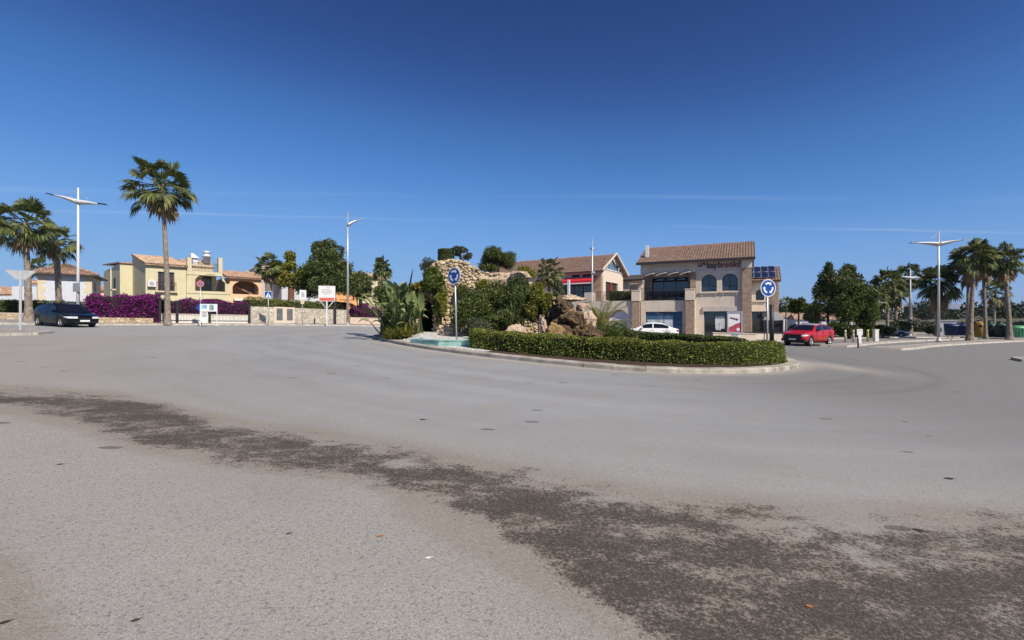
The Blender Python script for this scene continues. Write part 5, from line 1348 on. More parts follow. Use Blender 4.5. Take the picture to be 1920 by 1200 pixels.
mb.build('quoins', m_cream, wh); mb = MB()
for k in range(14):
    zz = zE - 0.05 - k*0.42; ww = 0.55 if k % 2 else 0.38; mb.box(-0.02, ww, -0.025, -0.002, zz-0.42, zz)
mb.build('quoins', m_cream, wh)
ov = 0.55; zt = f.z(498, x1*0.7, 3); rx0, rx1 = 1.5, x1-2.3; mid_ = dp/2
roof = MB(); V_ = [(-ov,-ov,zE),(x1+ov,-ov,zE),(x1+ov,dp+ov,zE),(-ov,dp+ov,zE),(rx0,mid_,zt),(rx1,mid_,zt)]
roof.add(V_, [(0,1,2,3),(0,1,5,4),(1,2,5),(2,3,4,5),(3,0,4)]); rf = roof.build('roof', m_tile, wh)
rd = MB()
for k in range(28):
    xx = -ov + (x1+2*ov)*k/27; fr_ = min(1, max(0.0, (xx+ov)/(rx0+ov), )) if xx < rx0 else (min(1, (x1+ov-xx)/(x1+ov-rx1)) if xx > rx1 else 1)
    if fr_ > 0.08: rd.tube([(xx,-ov,zE+0.06),(xx,-ov+(mid_+ov)*fr_,zE+0.06+(zt-zE)*fr_)], 0.075, 6)
rd.tube([(x1+ov,-ov,zE+0.05),(rx1,mid_,zt+0.05)], 0.12, 6); rd.tube([(rx0,mid_,zt+0.05),(rx1,mid_,zt+0.05)], 0.12, 6); rd.tube([(-ov,-ov,zE+0.05),(rx0,mid_,zt+0.05)], 0.12, 6)
rd.build('ridge_tiles', m_tile, rf)
mb = MB(); mb.box(-ov, x1+ov, -ov-0.02, dp+ov, zE-0.14, zE-0.003); mb.build('eaves', m_frame, wh)
f = Fr(-60, 50, 14, 0.1); lw = f.thing('low_white_house', 'low white house with small tiled roofs and a carport at the left edge', 'house')
x1 = f.s(69); z1 = f.z(537, f.s(40)); zc = f.z(560, f.s(30)); xs_ = f.s(22)
mb = MB(); mb.box(xs_, x1, 0, 5, zc-0.2, z1); mb.box(xs_+0.3, x1, 2.5, 5, -1, zc-0.2); mb.box(0, xs_-0.004, 0, 5, zc-0.2, zc+0.25); mb.box(0, xs_-0.3, 4, 5, -1, z1-0.9); mb.build('wall', m_white, lw)
tile_roof('low_roof', m_tile, lw, (0, 3.4, z1+0.1), (xs_-0.1, 3.4, z1+0.1), (0, -3.2, -1.0))
tile_roof('roof', m_tile, lw, (f.s(40), 3.4, z1+1.2), (x1+0.1, 3.4, z1+1.2), (0, -3.0, -0.9))
mb = MB(); mb.box(0, x1-0.2, -0.25, 2.5, zc-0.36, zc-0.21); mb.build('carport_beam', m_black, lw)
f = Fr(186, 74, 30, 0.1); mb = MB(); dh = f.thing('distant_house', 'small distant peach house between the white and yellow villas', 'house')
x1 = f.s(205); z1 = f.z(545, 0); mb.box(0, x1+1, 0, 6, -1, z1); mb.build('wall', m_peach, dh); tile_roof('roof', m_tile, dh, (-0.3,3,z1+0.9), (x1+1.3,3,z1+0.9), (0,-3.3,-0.9))
mb = MB(); mb.box(0.4, 1.1, -0.03, -0.003, z1-1.9, z1-1.0); mb.build('window', m_dark, dh)

# ------------------------------------------------------------------ boundary walls, fences, hedges
def pz(x, y): return gz(x, y) + 0.134
def strip_wall(name, label, cat, p0, p1, h, th, mat, cap=None, group=None, z=pz):
    p0, p1 = Vector(p0), Vector(p1); a = math.atan2(p1.y-p0.y, p1.x-p0.x); L_ = (p1-p0).length; z0, z1 = z(p0.x,p0.y), z(p1.x,p1.y)
    t = thing(name, label, cat, (p0.x,p0.y,z0), a, group); mb = MB(); dz = z1-z0
    def bx(x0, x1, y0, y1, a0, a1, mb): 
        s0, s1 = dz*x0/L_, dz*x1/L_
        mb.add([(x0,y0,a0+s0),(x1,y0,a0+s1),(x1,y1,a0+s1),(x0,y1,a0+s0),(x0,y0,a1+s0),(x1,y0,a1+s1),(x1,y1,a1+s1),(x0,y1,a1+s0)], [(0,3,2,1),(4,5,6,7),(0,1,5,4),(1,2,6,5),(2,3,7,6),(3,0,4,7)])
    bx(0, L_, 0, th, -0.2, h, mb); mb.build('masonry', mat, t)
    if cap:
        m2 = MB(); bx(-0.03, L_+0.03, -0.04, th+0.04, h+0.002, h+0.07, m2); m2.build('coping', cap, t)
    return t, L_, dz
m_whitewall = M('white_low_wall', (0.68,0.66,0.62), 0.85, var=0.08, bump=0.15, dirt=(0.45,0.42,0.38))
m_buffstone = STONE('buff_rubble_stone', (0.40,0.31,0.20), (0.62,0.50,0.34), (0.26,0.21,0.15), 2.6, 0.6)
strip_wall('stone_kerb_wall', 'low buff stone wall at the foot of the bougainvillea hedge', 'wall', (-33.8,36.0), (-29.6,39.6), 0.38, 0.4, m_buffstone)
wl, L_, dz = strip_wall('white_garden_wall', 'low white wall under a black mesh fence by the tall palm', 'wall', (-29.45,40.2), (-24.95,45.6), 0.72, 0.25, m_whitewall, m_beige2)
ft = thing('mesh_fence', 'black mesh fence with thick posts in front of bougainvillea', 'fence', (-29.45,40.2,pz(-29.45,40.2)), math.atan2(5.4,4.5))
for xx in (-0.05, 0.16*L_+0.05, 0.52*L_, L_-0.05):
    mb = MB(); s0 = dz*xx/L_; mb.box(xx-0.09, xx+0.09, -0.12, 0.0-0.01, s0-0.1, s0+1.9); mb.build('post', m_black, ft)
mb = MB(); n = 60
for k in range(n+1):
    xx = L_*k/n; mb.box(xx-0.006, xx+0.006, -0.05, -0.03, dz*k/n+0.15, dz*k/n+1.75)
for zz in (0.2, 0.8, 1.7): mb.add([(0,-0.055,zz),(L_,-0.055,zz+dz),(L_,-0.025,zz+dz),(0,-0.025,zz),(0,-0.055,zz+0.03),(L_,-0.055,zz+dz+0.03),(L_,-0.025,zz+dz+0.03),(0,-0.025,zz+0.03)], [(0,3,2,1),(4,5,6,7),(0,1,5,4),(1,2,6,5),(2,3,7,6),(3,0,4,7)])
mb.build('mesh_panel', m_black, ft)
pzl = pz
hedge_path('bougainvillea_hedge', 'big purple bougainvillea hedge between the black car and the yellow villa', 'hedge', catmull([(-33.6,38.2),(-32.4,38.7),(-31.2,39.5),(-30.1,40.8)], 6, False), 1.5, 2.1, 17000, 0.13, [m_bougain, m_leafdark], 121, zf=pz, rough=0.16, mixp=[0.9,0.1], top_var=0.12, core=m_bougcore)
hedge_path('bougainvillea_hedge', 'purple bougainvillea behind the black mesh fence below the yellow villa', 'hedge', catmull([(-30.2,41.2),(-28.6,43.2),(-27.0,45.0),(-25.6,46.8)], 6, False), 1.2, 1.95, 17000, 0.12, [m_bougain, m_leafdark], 122, zf=pz, rough=0.14, mixp=[0.88,0.12], top_var=0.1, core=m_bougcore)
hedge_path('bougainvillea_hedge', 'purple bougainvillea patch behind the low wall right of the tall lamp', 'hedge', catmull([(-20.0,59.5),(-17.8,60.5),(-15.5,61.5)], 6, False), 1.6, 2.0, 7000, 0.15, [m_bougain, m_leafdark], 123, zf=pz, rough=0.2, mixp=[0.8,0.2], top_var=0.25)
hedge_path('bougainvillea_hedge', 'small purple bougainvillea top over the stone wall behind the billboard', 'hedge', catmull([(-22.0,57.2),(-20.6,59.0)], 4, False), 1.0, 2.7, 4500, 0.14, [m_bougain, m_leafdark], 124, zf=pz, rough=0.2, mixp=[0.7,0.3], top_var=0.2)
sw, L_, dz = strip_wall('stone_wall', 'pale rubble stone wall with two grey meter cabinets, green hedge on top', 'wall', (-24.85,45.75), (-19.4,56.9), 1.62, 0.45, m_stonewall)
for k, xx in enumerate((2.55, 3.75)):
    mb = MB(); s0 = dz*xx/L_; mb.box(xx-0.16, xx+1.04, -0.12 - 0.003*k, 0.02, s0-0.1, s0+1.66); fr = mb.build('cabinet_frame', m_beige2, sw)
    mb = MB(); mb.box(xx+0.1, xx+0.78, -0.15, -0.125, s0+0.32, s0+1.5); dd = mb.build('cabinet_door', m_greysign if k > 5 else M('dark_grey_cabinet', (0.13,0.14,0.15), 0.5, var=0.15), fr)
hedge_path('clipped_hedge', 'yellow green hedge spilling over the rubble stone wall', 'hedge', catmull([(-25.75,46.5),(-24.0,50.1),(-22.3,53.6),(-20.6,57.0)], 6, False), 1.3, 2.35, 15000, 0.13, [m_leafhedge, m_leafyel, m_leafdark], 125, zf=pz, rough=0.12, mixp=[0.5,0.25,0.25], top_var=0.08)
strip_wall('pink_garden_wall', 'low pinkish wall right of the tall lamp post', 'wall', (-19.3,57.2), (-13.6,60.0), 0.7, 0.3, M('pinkish_wall', (0.55,0.44,0.36), 0.9, var=0.12, bump=0.2), m_beige2)
sp, a_, b_ = strip_wall('brick_gate_piers', 'low buff garden wall with green hedge at the far left edge', 'wall', (-42.5,38.2), (-36.6,39.6), 0.45, 0.35, m_buffstone, m_beige2)
hedge_path('clipped_hedge', 'dark green hedge over the low wall at the far left', 'hedge', [(-43.5,39.4),(-34.6,41.2)], 1.0, 1.5, 8000, 0.13, m_leafmid, 126, zf=pz, rough=0.12)

# ------------------------------------------------------------------ street furniture on the left
def post(mb, h, r=0.03, y=0.0): mb.tube([(0,y,-0.15),(0,y,h)], r, 8)
# give-way sign seen from behind
p = Vector((-25.55, 24.95)); z0 = gz(*p)+0.134
t = thing('give_way_sign', 'give way sign seen from behind on the left traffic island', 'traffic sign', (p.x, p.y, z0), R(38))
mb = MB(); h = ztop(508, 24.95) - z0; mb.box(-0.05, 0.05, -0.04, 0.04, -0.15, h+0.02); mb.build('pole', m_galv, t)
mb = MB(); mb.plate([(-0.56,h-0.02),(-0.53,h+0.03),(0.53,h+0.03),(0.56,h-0.02),(0.18,h-0.44),(-0.18,h-0.44)], [], 0.045, 0.07); mb.build('panel', m_greysign, t)
# lamp posts
def sail_lamp(label, loc, h, rz, arms, tilt, col, wires=True, grp='lamp posts'):
    t = thing('lamp_post', label, 'street lamp', loc, rz, grp)
    mb = MB(); mb.tube([(0,0,-0.1),(0,0,h*0.5),(0,0,h)], [0.13,0.10,0.055], 12); mb.build('pole', col, t)
    mb = MB(); mb.lathe([(0.24,-0.1),(0.24,0.03),(0.16,0.05),(0.14,0.3)], 12); mb.build('base_plate', col, t)
    for s in arms:
        ln, zc, ti = s
        mb = MB(); sg = 1 if ln > 0 else -1; n = 10; vs = []
        for i in range(n+1):
            q_ = i/n; x = ln*q_; z = zc + abs(ln)*q_*ti + 0.05*math.sin(math.pi*q_); w_ = 0.24*(1-q_**1.5)+0.05; th = 0.30*(1-q_)**0.9+0.04
            vs += [(x,-w_,z),(x,0,z-th),(x,w_,z),(x,0,z+th*0.35)]
        fs = [(i*4+k, i*4+(k+1)%4, i*4+4+(k+1)%4, i*4+4+k) for i in range(n) for k in range(4)] + [(0,1,2,3),(n*4+3,n*4+2,n*4+1,n*4)]
        mb.add(vs, fs, 0, True); mb.build('arm', col, t)
        mb = MB(); e = Vector((ln, 0, zc+abs(ln)*ti)); mb.cbox(e + Vector((sg*0.22,0,0.02)), 0.62, 0.26, 0.09, 0, 0, ('Y', -sg*math.atan(ti))); mb.build('lamp_head', m_black if col is m_lampwhite else m_lampgrey, t)
        if wires:
            mb = MB(); mb.tube([(0,0,h-0.15), (ln*0.55,0,zc+abs(ln)*0.55*ti+0.05)], 0.012, 5); mb.build('stay_wire', m_galv, t)
    return t
d_ = 40.0; l0 = GP(146.5, d_, 0.13); hh = ztop(352, d_) - l0.z
sail_lamp('tall white lamp post with two slanting arms by the left palms', l0, hh, R(-6), [(-2.35, ztop(377,d_)-l0.z, 0.26), (2.0, ztop(377,d_)-l0.z, -0.16)], 0, m_lampwhite)
mb = MB(); zs = ztop(531,d_)-l0.z; mb.plate(rect(-0.40,0.38,zs-0.72,zs), [], -0.16, -0.135); t = thing('square_sign', 'square grey sign back fixed to the white lamp post', 'sign', l0, R(-20)); mb.build('panel', m_greysign, t); mb = MB(); mb.box(-0.15,0.15,-0.134,-0.05,zs-0.5,zs-0.42); mb.build('bracket', m_galv, t)
d_ = 51.5; l0 = GP(652, d_, 0.13); hh = ztop(397, d_) - l0.z
sail_lamp('slim pale lamp post with one arm at the stone wall', l0, hh, R(20), [(1.0, ztop(421,d_)-l0.z, 0.55)], 0, m_galv, False)
d_ = 54; l0 = GP(1110.5, d_, 0.13); hh = ztop(447, d_) - l0.z
t = sail_lamp('slim pale lamp post in front of the restaurant awning', l0, hh, R(86), [(1.2, ztop(466,d_)-l0.z, 0.2)], 0, m_galv, False)
mb = MB(); zz = ztop(511,d_)-l0.z; mb.cbox((0,-0.1,zz), 0.42, 0.4, 0.22); mb.cbox((0.45,-0.1,zz-0.05), 0.3, 0.25, 0.14); mb.build('floodlight_box', m_galv, t)
# no-parking sign + blue arrow + info board
d_ = 39.5; l0 = GP(375.5, d_, 0.13); t = thing('no_parking_sign', 'small red rimmed round sign on a thin pole below the yellow villa', 'traffic sign', l0, R(25))
hz = ztop(532, d_)-l0.z; mb = MB(); post(mb, hz+0.2, 0.028, 0.045); mb.build('pole', m_galv, t)
rc = lambda r: [(r*math.cos(2*math.pi*i/24), hz+r*math.sin(2*math.pi*i/24)) for i in range(24)]
mb = MB(); mb.plate(rc(0.27), [], -0.004, 0.012); mb.build('rim', M('faded_red_sign', (0.50,0.17,0.15), 0.5, var=0.1), t); mb = MB(); mb.plate(rc(0.19), [], -0.012, -0.006); mb.build('face', M('faded_blue_sign', (0.16,0.17,0.30), 0.5, var=0.1), t)
mb = MB(); c_ = math.cos(R(45)); mb.add([(-0.16,-0.016,hz+0.11),(-0.11,-0.016,hz+0.16),(0.16,-0.016,hz-0.11),(0.11,-0.016,hz-0.16)], [(0,1,2,3)]); mb.build('slash', m_redsign, t)
d_ = 38.6; l0 = GP(391, d_, 0.13); t = thing('information_board', 'white information board with two pictures on white legs by the fence', 'notice board', l0, R(28))
b0, b1 = -0.52, 0.55; z1 = ztop(570, d_)-l0.z; z0 = ztop(584, d_)-l0.z
mb = MB(); mb.box(b0, b1, -0.03, 0.03, z0, z1); mb.build('panel', m_whitesign, t)
mb = MB(); mb.box(b0, -0.05, -0.03, 0.03, 0.25, z0-0.03); mb.build('lower_panel', m_whitesign, t)
for q_ in (b0-0.06, b1+0.003): mb = MB(); mb.box(q_, q_+0.057, -0.04, 0.04, -0.1, z1); mb.build('leg', m_lampwhite, t)
mb = MB(); mb.box(b0+0.06, b0+0.42, -0.036, -0.031, z0+0.22, z1-0.06); mb.build('blue_picture', M('faded_blue_print', (0.20,0.38,0.55), 0.5, var=0.3, scale=9), t)
mb = MB(); mb.box(0.06, 0.36, -0.036, -0.031, z0+0.1, z1-0.06); mb.build('grey_picture', M('grey_green_print', (0.20,0.30,0.30), 0.5, var=0.4, scale=9), t)
mb = MB()
for k in range(4): mb.box(b0+0.06, -0.12, -0.036, -0.031, z0-0.12-0.1*k, z0-0.08-0.1*k)
mb.build('text_lines', m_plastic, t)
d_ = 38.9; l0 = GP(377, d_, 0.13); t = thing('direction_arrow_sign', 'blue arrow board pointing left beside the information board', 'traffic sign', l0, R(25)); zz = ztop(577, d_)-l0.z
mb = MB(); mb.plate([(-0.42,zz),(-0.12,zz+0.26),(0.22,zz+0.26),(0.22,zz-0.26),(-0.12,zz-0.26)], [], -0.02, 0.02); mb.build('panel', m_bluesign, t); mb = MB(); post(mb, zz, 0.03, 0.06); mb.build('pole', m_galv, t)
# pedestrian crossing sign
d_ = 45.0; l0 = GP(503, d_, 0.13); t = thing('crossing_sign', 'blue square pedestrian crossing sign before the meter cabinets', 'traffic sign', l0, R(30)); zz = ztop(553, d_)-l0.z
mb = MB(); post(mb, zz+0.2, 0.028, 0.05); mb.build('pole', m_galv, t); mb = MB(); mb.plate(rect(-0.33,0.33,zz-0.33,zz+0.33), [], -0.006, 0.012); mb.build('rim', m_whitesign, t)
mb = MB(); mb.plate(rect(-0.30,0.30,zz-0.30,zz+0.30), [], -0.012, -0.008); mb.build('panel', m_bluesign, t); mb = MB(); mb.plate([(-0.25,zz-0.24),(0.25,zz-0.24),(0,zz+0.22)], [], -0.018, -0.014); mb.build('triangle', m_whitesign, t)
mb = MB(); mb.tube([(0.02,-0.024,zz+0.02),(0,-0.024,zz-0.08)], 0.03, 6); mb.tube([(0,-0.024,zz-0.08),(-0.07,-0.024,zz-0.2)], 0.018, 6); mb.tube([(0,-0.024,zz-0.08),(0.07,-0.024,zz-0.2)], 0.018, 6); mb.cbox((0.025,-0.024,zz+0.07), 0.05, 0.02, 0.05); mb.build('walker', m_black, t)
# signs in front of the stone wall
d_ = 46.6; l0 = GP(567, d_, 0.13); t = thing('street_sign', 'white rectangular sign over a small round one at the stone wall', 'traffic sign', l0, R(24)); zz = ztop(552, d_)-l0.z
mb = MB(); post(mb, zz+0.3, 0.03, 0.05); mb.build('pole', m_galv, t); mb = MB(); mb.plate(rect(-0.26,0.34,zz-0.42,zz+0.42), [], -0.01, 0.012); mb.build('panel', m_whitesign, t)
mb = MB(); mb.box(-0.10,0.18,-0.016,-0.011,zz-0.28,zz+0.2); mb.build('pictogram', m_greysign, t)
z2 = ztop(566, d_)-l0.z; mb = MB(); mb.plate([(-0.20,z2+0.2),(0.2,z2+0.2),(0.14,z2-0.2),(-0.14,z2-0.2)], [], -0.015, 0.01); mb.build('yellow_plate', m_cream, t); mb = MB(); mb.plate([(0.09*math.cos(i*0.5236), z2+0.03+0.06*math.sin(i*0.5236)) for i in range(12)], [], -0.021, -0.017); mb.build('dot', m_lampgrey, t)
# billboard
d_ = 48.5; l0 = GP(613, d_, 0.13); t = thing('billboard', 'white square notice board with a red strip on a forked post', 'billboard', l0, R(12)); z1 = ztop(536, d_)-l0.z; z0 = ztop(565, d_)-l0.z
mb = MB(); mb.box(-0.80,0.80,-0.03,0.03,z0,z1); mb.build('panel', m_whitesign, t); mb = MB(); mb.box(-0.72,0.72,-0.036,-0.031,z0+0.05,z0+0.36); mb.build('red_strip', M('faded_red_strip', (0.62,0.12,0.08), 0.5, var=0.15), t)
mb = MB()
for zz, a, b in ((z1-0.35,-0.45,0.35),(z1-0.52,-0.55,0.5),(z1-0.66,-0.5,0.5),(z1-0.82,-0.35,0.3),(z1-0.16,-0.1,0.25)): mb.box(a, b, -0.036, -0.031, zz-0.035, zz+0.03)
mb.build('text_lines', M('faded_print', (0.45,0.42,0.40), 0.6, var=0.2), t)
mb = MB(); mb.box(-0.06,0.06,-0.05,0.05,-0.1,z0-0.003); mb.tube([(0,0,z0-0.8),(-0.6,0,z0-0.01)], 0.035, 6); mb.tube([(0,0,z0-0.8),(0.6,0,z0-0.01)], 0.035, 6); mb.build('forked_post', m_lampwhite, t)
for px, d_, lab in ((628.5, 50.5, 'dark slim post right of the billboard'),):
    l0 = GP(px, d_, 0.13); t = thing('fence_post', lab, 'post', l0); mb = MB(); mb.box(-0.09,0.09,-0.09,0.09,-0.1,ztop(560,d_)-l0.z); mb.build('shaft', m_frame, t); mb = MB(); mb.box(-0.13,0.13,-0.13,0.13,ztop(560,d_)-l0.z, ztop(560,d_)-l0.z+0.06); mb.build('cap', m_frame, t)
l0 = GP(590, 49.0, 0.13); t = thing('bollard', 'short dark bollard at the foot of the stone wall', 'bollard', l0); mb = MB(); mb.lathe([(0.07,-0.1),(0.07,0.55),(0.05,0.62)], 10); mb.build('shaft', m_frame, t)

# ------------------------------------------------------------------ trees and palms on the left
fan_palm('very tall palm standing alone in front of the yellow villa', GP(314.5, 38.4, 0.13), ztop(346,38.4)-GP(314.5,38.4,0.13).z, 201, 1.46, (-0.45,0), 0.22, 0.145, 40, 22, 9, pl=1.12)
fan_palm('full crowned palm at the left edge, in front of the white villa', GP(54, 36.5, 0.13), ztop(418,36.5)-GP(54,36.5,0.13).z, 202, 1.22, (-0.3,0), 0.24, 0.16, 36, 22, 8, flare=1.9, pl=1.1)
fan_palm('shorter rough trunked palm between the left palm and the white lamp', GP(111, 40.5, 0.13), ztop(452,40.5)-GP(111,40.5,0.13).z, 203, 1.02, (-0.3,0), 0.22, 0.20, 30, 20, 6, shaggy=0.25, pl=1.05)
fan_palm('distant palm top over the white villa roof', GP(73, 66, 0.13), ztop(500,66)-GP(73,66,0.13).z, 204, 1.1, (0,0), 0.2, 0.15, 24, 14, 0)
fan_palm('small shaggy palm in front of the pale gabled house', GP(502, 54, 0.13), ztop(498,54)-GP(502,54,0.13).z, 205, 1.05, (0,0), 0.28, 0.2, 32, 18, 12, shaggy=0.9)
fan_palm('palm with hanging fronds right of the big dark tree', GP(676, 61, 0.13), ztop(532,61)-GP(676,61,0.13).z, 206, 1.15, (0,0), 0.25, 0.2, 40, 18, 8)
def tree_px(label, px, d, py0, py1, wpx, nl, size, mat, seed, base=0.13, name='broadleaf_tree', grp='broadleaf trees', nlumps=18, tr=0.16, ls=(0.25,0.42), cz=0.0, **k):
    l0 = GP(px, d, base); zt_, zb_ = ztop(py0, d)-l0.z, ztop(py1, d)-l0.z; w_ = wpx/F*d/2; c = (zt_+zb_)/2
    return tree(name, label, 'tree', l0, zt_, (0,0,c), (w_*0.92, w_*0.85, (zt_-zb_)*0.46), nl, nlumps, size, mat, seed, tr, grp, ls, **k)
tree_px('big dense dark green tree behind the billboard', 616, 57, 464, 572, 142, 30000, 0.26, m_leafdark, 211, nlumps=34, tr=0.28)
tree_px('dark pointed top of the big tree, rising above its left half', 612, 58.5, 438, 535, 92, 14000, 0.25, m_leafdark, 212, nlumps=20)
tree_px('yellow green tree beside the pale gabled house', 541, 56, 468, 558, 72, 8500, 0.30, m_leafyel, 213, nlumps=14, ls=(0.22,0.36))
shrub_g = GP(288, 46, 0.13)
shrub('shrub', 'small spiky green shrub against the yellow villa wall', 'shrub', shrub_g, (0.8,0.6,1.25), 1500, 0.24, m_leafmid, 215, None, height_up=1.0)

# ------------------------------------------------------------------ black car
c0 = GP(126, 30.6); nose = c0 + Vector((0.457,0.889,0))*0.9; nose.z = gz(nose.x, nose.y)
settle(car('parked_car', 'dark blue black hatchback with its headlights towards us by the bougainvillea', nose, R(157), 4.42, 1.86,
    [(0,0.66),(0.1,0.74),(0.3,0.80),(1.05,0.93),(2.2,0.97),(3.6,1.03),(4.28,0.98)], [(0,0.66),(0.1,0.74),(0.95,0.92),(1.45,1.22),(1.9,1.48),(2.4,1.57),(3.2,1.54),(3.9,1.38),(4.28,1.10),(4.42,0.94)],
    1.0, 1.95, 3.45, 4.12, 0.335, 2.70, 0.90, m_black_paint, win_end=3.75))
# ------------------------------------------------------------------ right pavements
raised([(8.5,36.5),(12.0,34.2),(16,35),(19.5,38.0),(24,42.5),(30,47),(40,54),(40,80),(2,80),(4,45)], 0.13, 'plaza_pavement', (m_kerb, m_pave), 0.25)
raised([(24.4,32.9),(25.9,31.9),(28.2,33.4),(31.5,36.2),(36,39.4),(44,44.6),(53,50),(64,57),(90,72),(90,74.0),(62,58.6),(51,51.6),(43.0,45.7),(34.9,40.2),(28.2,35.4),(25.8,33.9)], 0.13, 'curved_pavement', (m_kerb, m_pave), 0.25)
raised([(22.6,35.2),(24.0,34.4),(25.2,35.4),(30,39.6),(36,44.2),(46,50.8),(56,57.8),(55.4,58.6),(45.4,51.6),(35.4,44.9),(28.6,39.8)], 0.13, 'parking_strip', (m_kerb, m_pave), 0.2)
raised([(25.6,24.1),(27.0,23.2),(29.5,22.8),(40,24.0),(40,28.5),(29,26.5),(26.6,25.6)], 0.13, 'splitter_island', (m_kerb, m_pave), 0.22)
raised([(36,60),(46,57.8),(58,63.2),(80,74),(80,90),(36,90)], 0.13, 'container_pavement', (m_kerb, m_pave), 0.22)

# ------------------------------------------------------------------ estate agency building
f = Fr(1408, 44, -26, 0.13); bb = f.thing('commercial_building', 'two storey beige shop building with brick pilasters, tiled roof and two arched windows', 'building')
XL = f.s(1202); zE = f.z(482, -0.1)
x = lambda px, y=0.0: f.s(px, y)
w1, w1z0 = f.pt(1315, 547); w1b, w1z1 = f.pt(1344, 514); w2, w2z0 = f.pt(1354, 545.5); w2b, w2z1 = f.pt(1383, 512)
s0, sz0 = f.pt(1320, 640); s1, sz1 = f.pt(1381, 583); xm = x(1305)
mb = MB(); mb.plate(rect(xm, 0-0.72, -0.3, zE), [arch(w1, w1b, w1z0, w1z1, (w1b-w1)*0.5), arch(w2, w2b, w2z0, w2z1, (w2b-w2)*0.5), rect(s0, s1, 0.02, sz1)], 0, 0.35)
mb.box(-0.35, 0, 0.36, 9, -0.3, zE); mb.box(XL, XL+0.3, 2.21, 9, -0.3, zE); mb.box(XL, 0, 9.001, 9.3, -0.3, zE)
mb.box(xm+0.001, xm+0.3, 0.36, 2.2, -0.3, zE)
gx0, gz0 = f.pt(1221, 561, 2.2); gx1, gz1 = f.pt(1291, 519, 2.2); tz = f.z(562, -6)     # terrace floor
mb.plate(rect(XL+0.3, xm+0.3, tz-0.2, zE), [rect(gx0, gx1, tz+0.02, gz1)], 2.2, 2.5)
mb.build('wall', m_beige, bb)
window(bb, w1+0.01, w1b-0.01, w1z0, w1z1, 0.22, (w1b-w1)*0.49, (1,1), 0.06); window(bb, w2+0.01, w2b-0.01, w2z0, w2z1, 0.22, (w2b-w2)*0.49, (1,1), 0.06)
mb = MB()
for a, b, zz in ((w1,w1b,w1z0),(w2,w2b,w2z0)):
    mb.box(a-0.22, b+0.15, -0.16, -0.002, zz-0.16, zz-0.03); mb.box(a+0.0, a+0.12, -0.10, -0.002, zz-0.36, zz-0.16); mb.box(b-0.12, b, -0.10, -0.002, zz-0.36, zz-0.16)
mb.build('window_sills', m_beige2, bb)
mb = MB(); mb.box(s0-0.1, s1+0.05, -0.14, -0.002, sz1-0.02, sz1+0.42); mb.build('shutter_box', m_mauve, bb)
window(bb, gx0+0.01, gx1-0.01, tz+0.03, gz1-0.01, 2.32, 0, (2,0), 0.07, name='glass_doors')
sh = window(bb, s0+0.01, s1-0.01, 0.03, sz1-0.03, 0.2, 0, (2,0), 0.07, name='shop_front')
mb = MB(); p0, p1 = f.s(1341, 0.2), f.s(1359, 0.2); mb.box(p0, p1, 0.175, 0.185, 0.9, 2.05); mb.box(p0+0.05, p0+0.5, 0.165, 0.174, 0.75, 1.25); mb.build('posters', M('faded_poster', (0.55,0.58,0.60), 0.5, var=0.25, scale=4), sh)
# brick corner pilaster with cap
mb = MB(); mb.box(-0.72, 0.06, -0.30, 0.34, -0.2, f.z(502.5, -0.3)); mb.build('corner_pilaster', m_brick, bb)
mb = MB(); mb.box(-0.78, 0.10, -0.34, 0.34, f.z(502.5, -0.3)+0.003, zE-0.02); mb.build('pilaster_cap', m_beige2, bb)
u0 = f.s(1296); mb = MB(); mb.box(xm-0.50, xm-0.005, -0.06, 2.15, tz, f.z(512, u0)); mb.build('upper_pilaster', m_brick, bb)
mb = MB(); mb.box(XL-0.05, XL+0.75, 2.0, 2.18, tz, f.z(512, XL)); mb.build('upper_pilaster', m_brick, bb)
mb = MB(); mb.box(XL-0.05, xm-0.005, -0.02, 2.18, f.z(511, u0)+0.0, zE-0.04); mb.build('terrace_beam', m_beige, bb)
# terrace front, ground floor
ty = -1.05; t0, t1 = f.s(1201, ty), f.s(1284, ty); a0, a1 = f.s(1210, ty), f.s(1279, ty); zt0 = f.z(563, t1, ty); wz = f.z(584, a1, ty)
mb = MB(); mb.plate(rect(t0, xm-0.01, -0.3, zt0), [rect(a0, a1, 0.2, wz)], ty+0.15, ty+0.5); mb.box(t0, xm-0.01, ty+0.51, 2.19, tz-0.25, tz-0.02); mb.box(xm-0.3, xm-0.01, ty+0.51, -0.01, -0.3, tz-0.26); mb.build('terrace_base', m_beige, bb)
window(bb, a0+0.01, a1-0.01, 0.2, wz-0.01, ty+0.3, 0, (1,0), 0.06, glass=M('painted_sky_glass', (0.05,0.12,0.22), 0.03, var=0, spec=1.0), name='shop_window')  # the blue of the reflected sky is put into the glass base colour
refl = MB(); wa, wb_ = f.s(1214, ty+0.4), f.s(1262, ty+0.4); refl.box(wa, wb_, ty+0.325, ty+0.329, 1.0, 1.75); refl.build('painted_reflection', M('pale_painted_reflection', (0.45,0.52,0.58), 0.4, var=0.2, scale=2), [o for o in bb.children if o.name.startswith('shop_window')][0])  # pale panel painted in for the bright band of the window's reflection
pl0, pl1 = f.s(1286, ty), f.s(1302, ty); q0, q1 = f.s(1186, ty), f.s(1200, ty)
for a, b in ((pl0, pl1), (q0, q1)):
    mb = MB(); mb.box(a, b, ty-0.25, ty+0.14, -0.2, zt0); pc = mb.build('brick_pier', m_brick, bb)
    mb = MB(); mb.box(a-0.04, b+0.04, ty-0.3, ty+0.3, zt0+0.003, zt0+1.0); mb.box(a-0.08, b+0.08, ty-0.34, ty+0.34, zt0+1.003, zt0+1.08); mb.build('pier_cap', m_beige2, pc)
mb = MB(); rail(mb, q1+0.05, pl0-0.05, ty+0.25, zt0+0.05, zt0+1.25, 0.14, 0.014); mb.build('terrace_rail', m_black, bb)
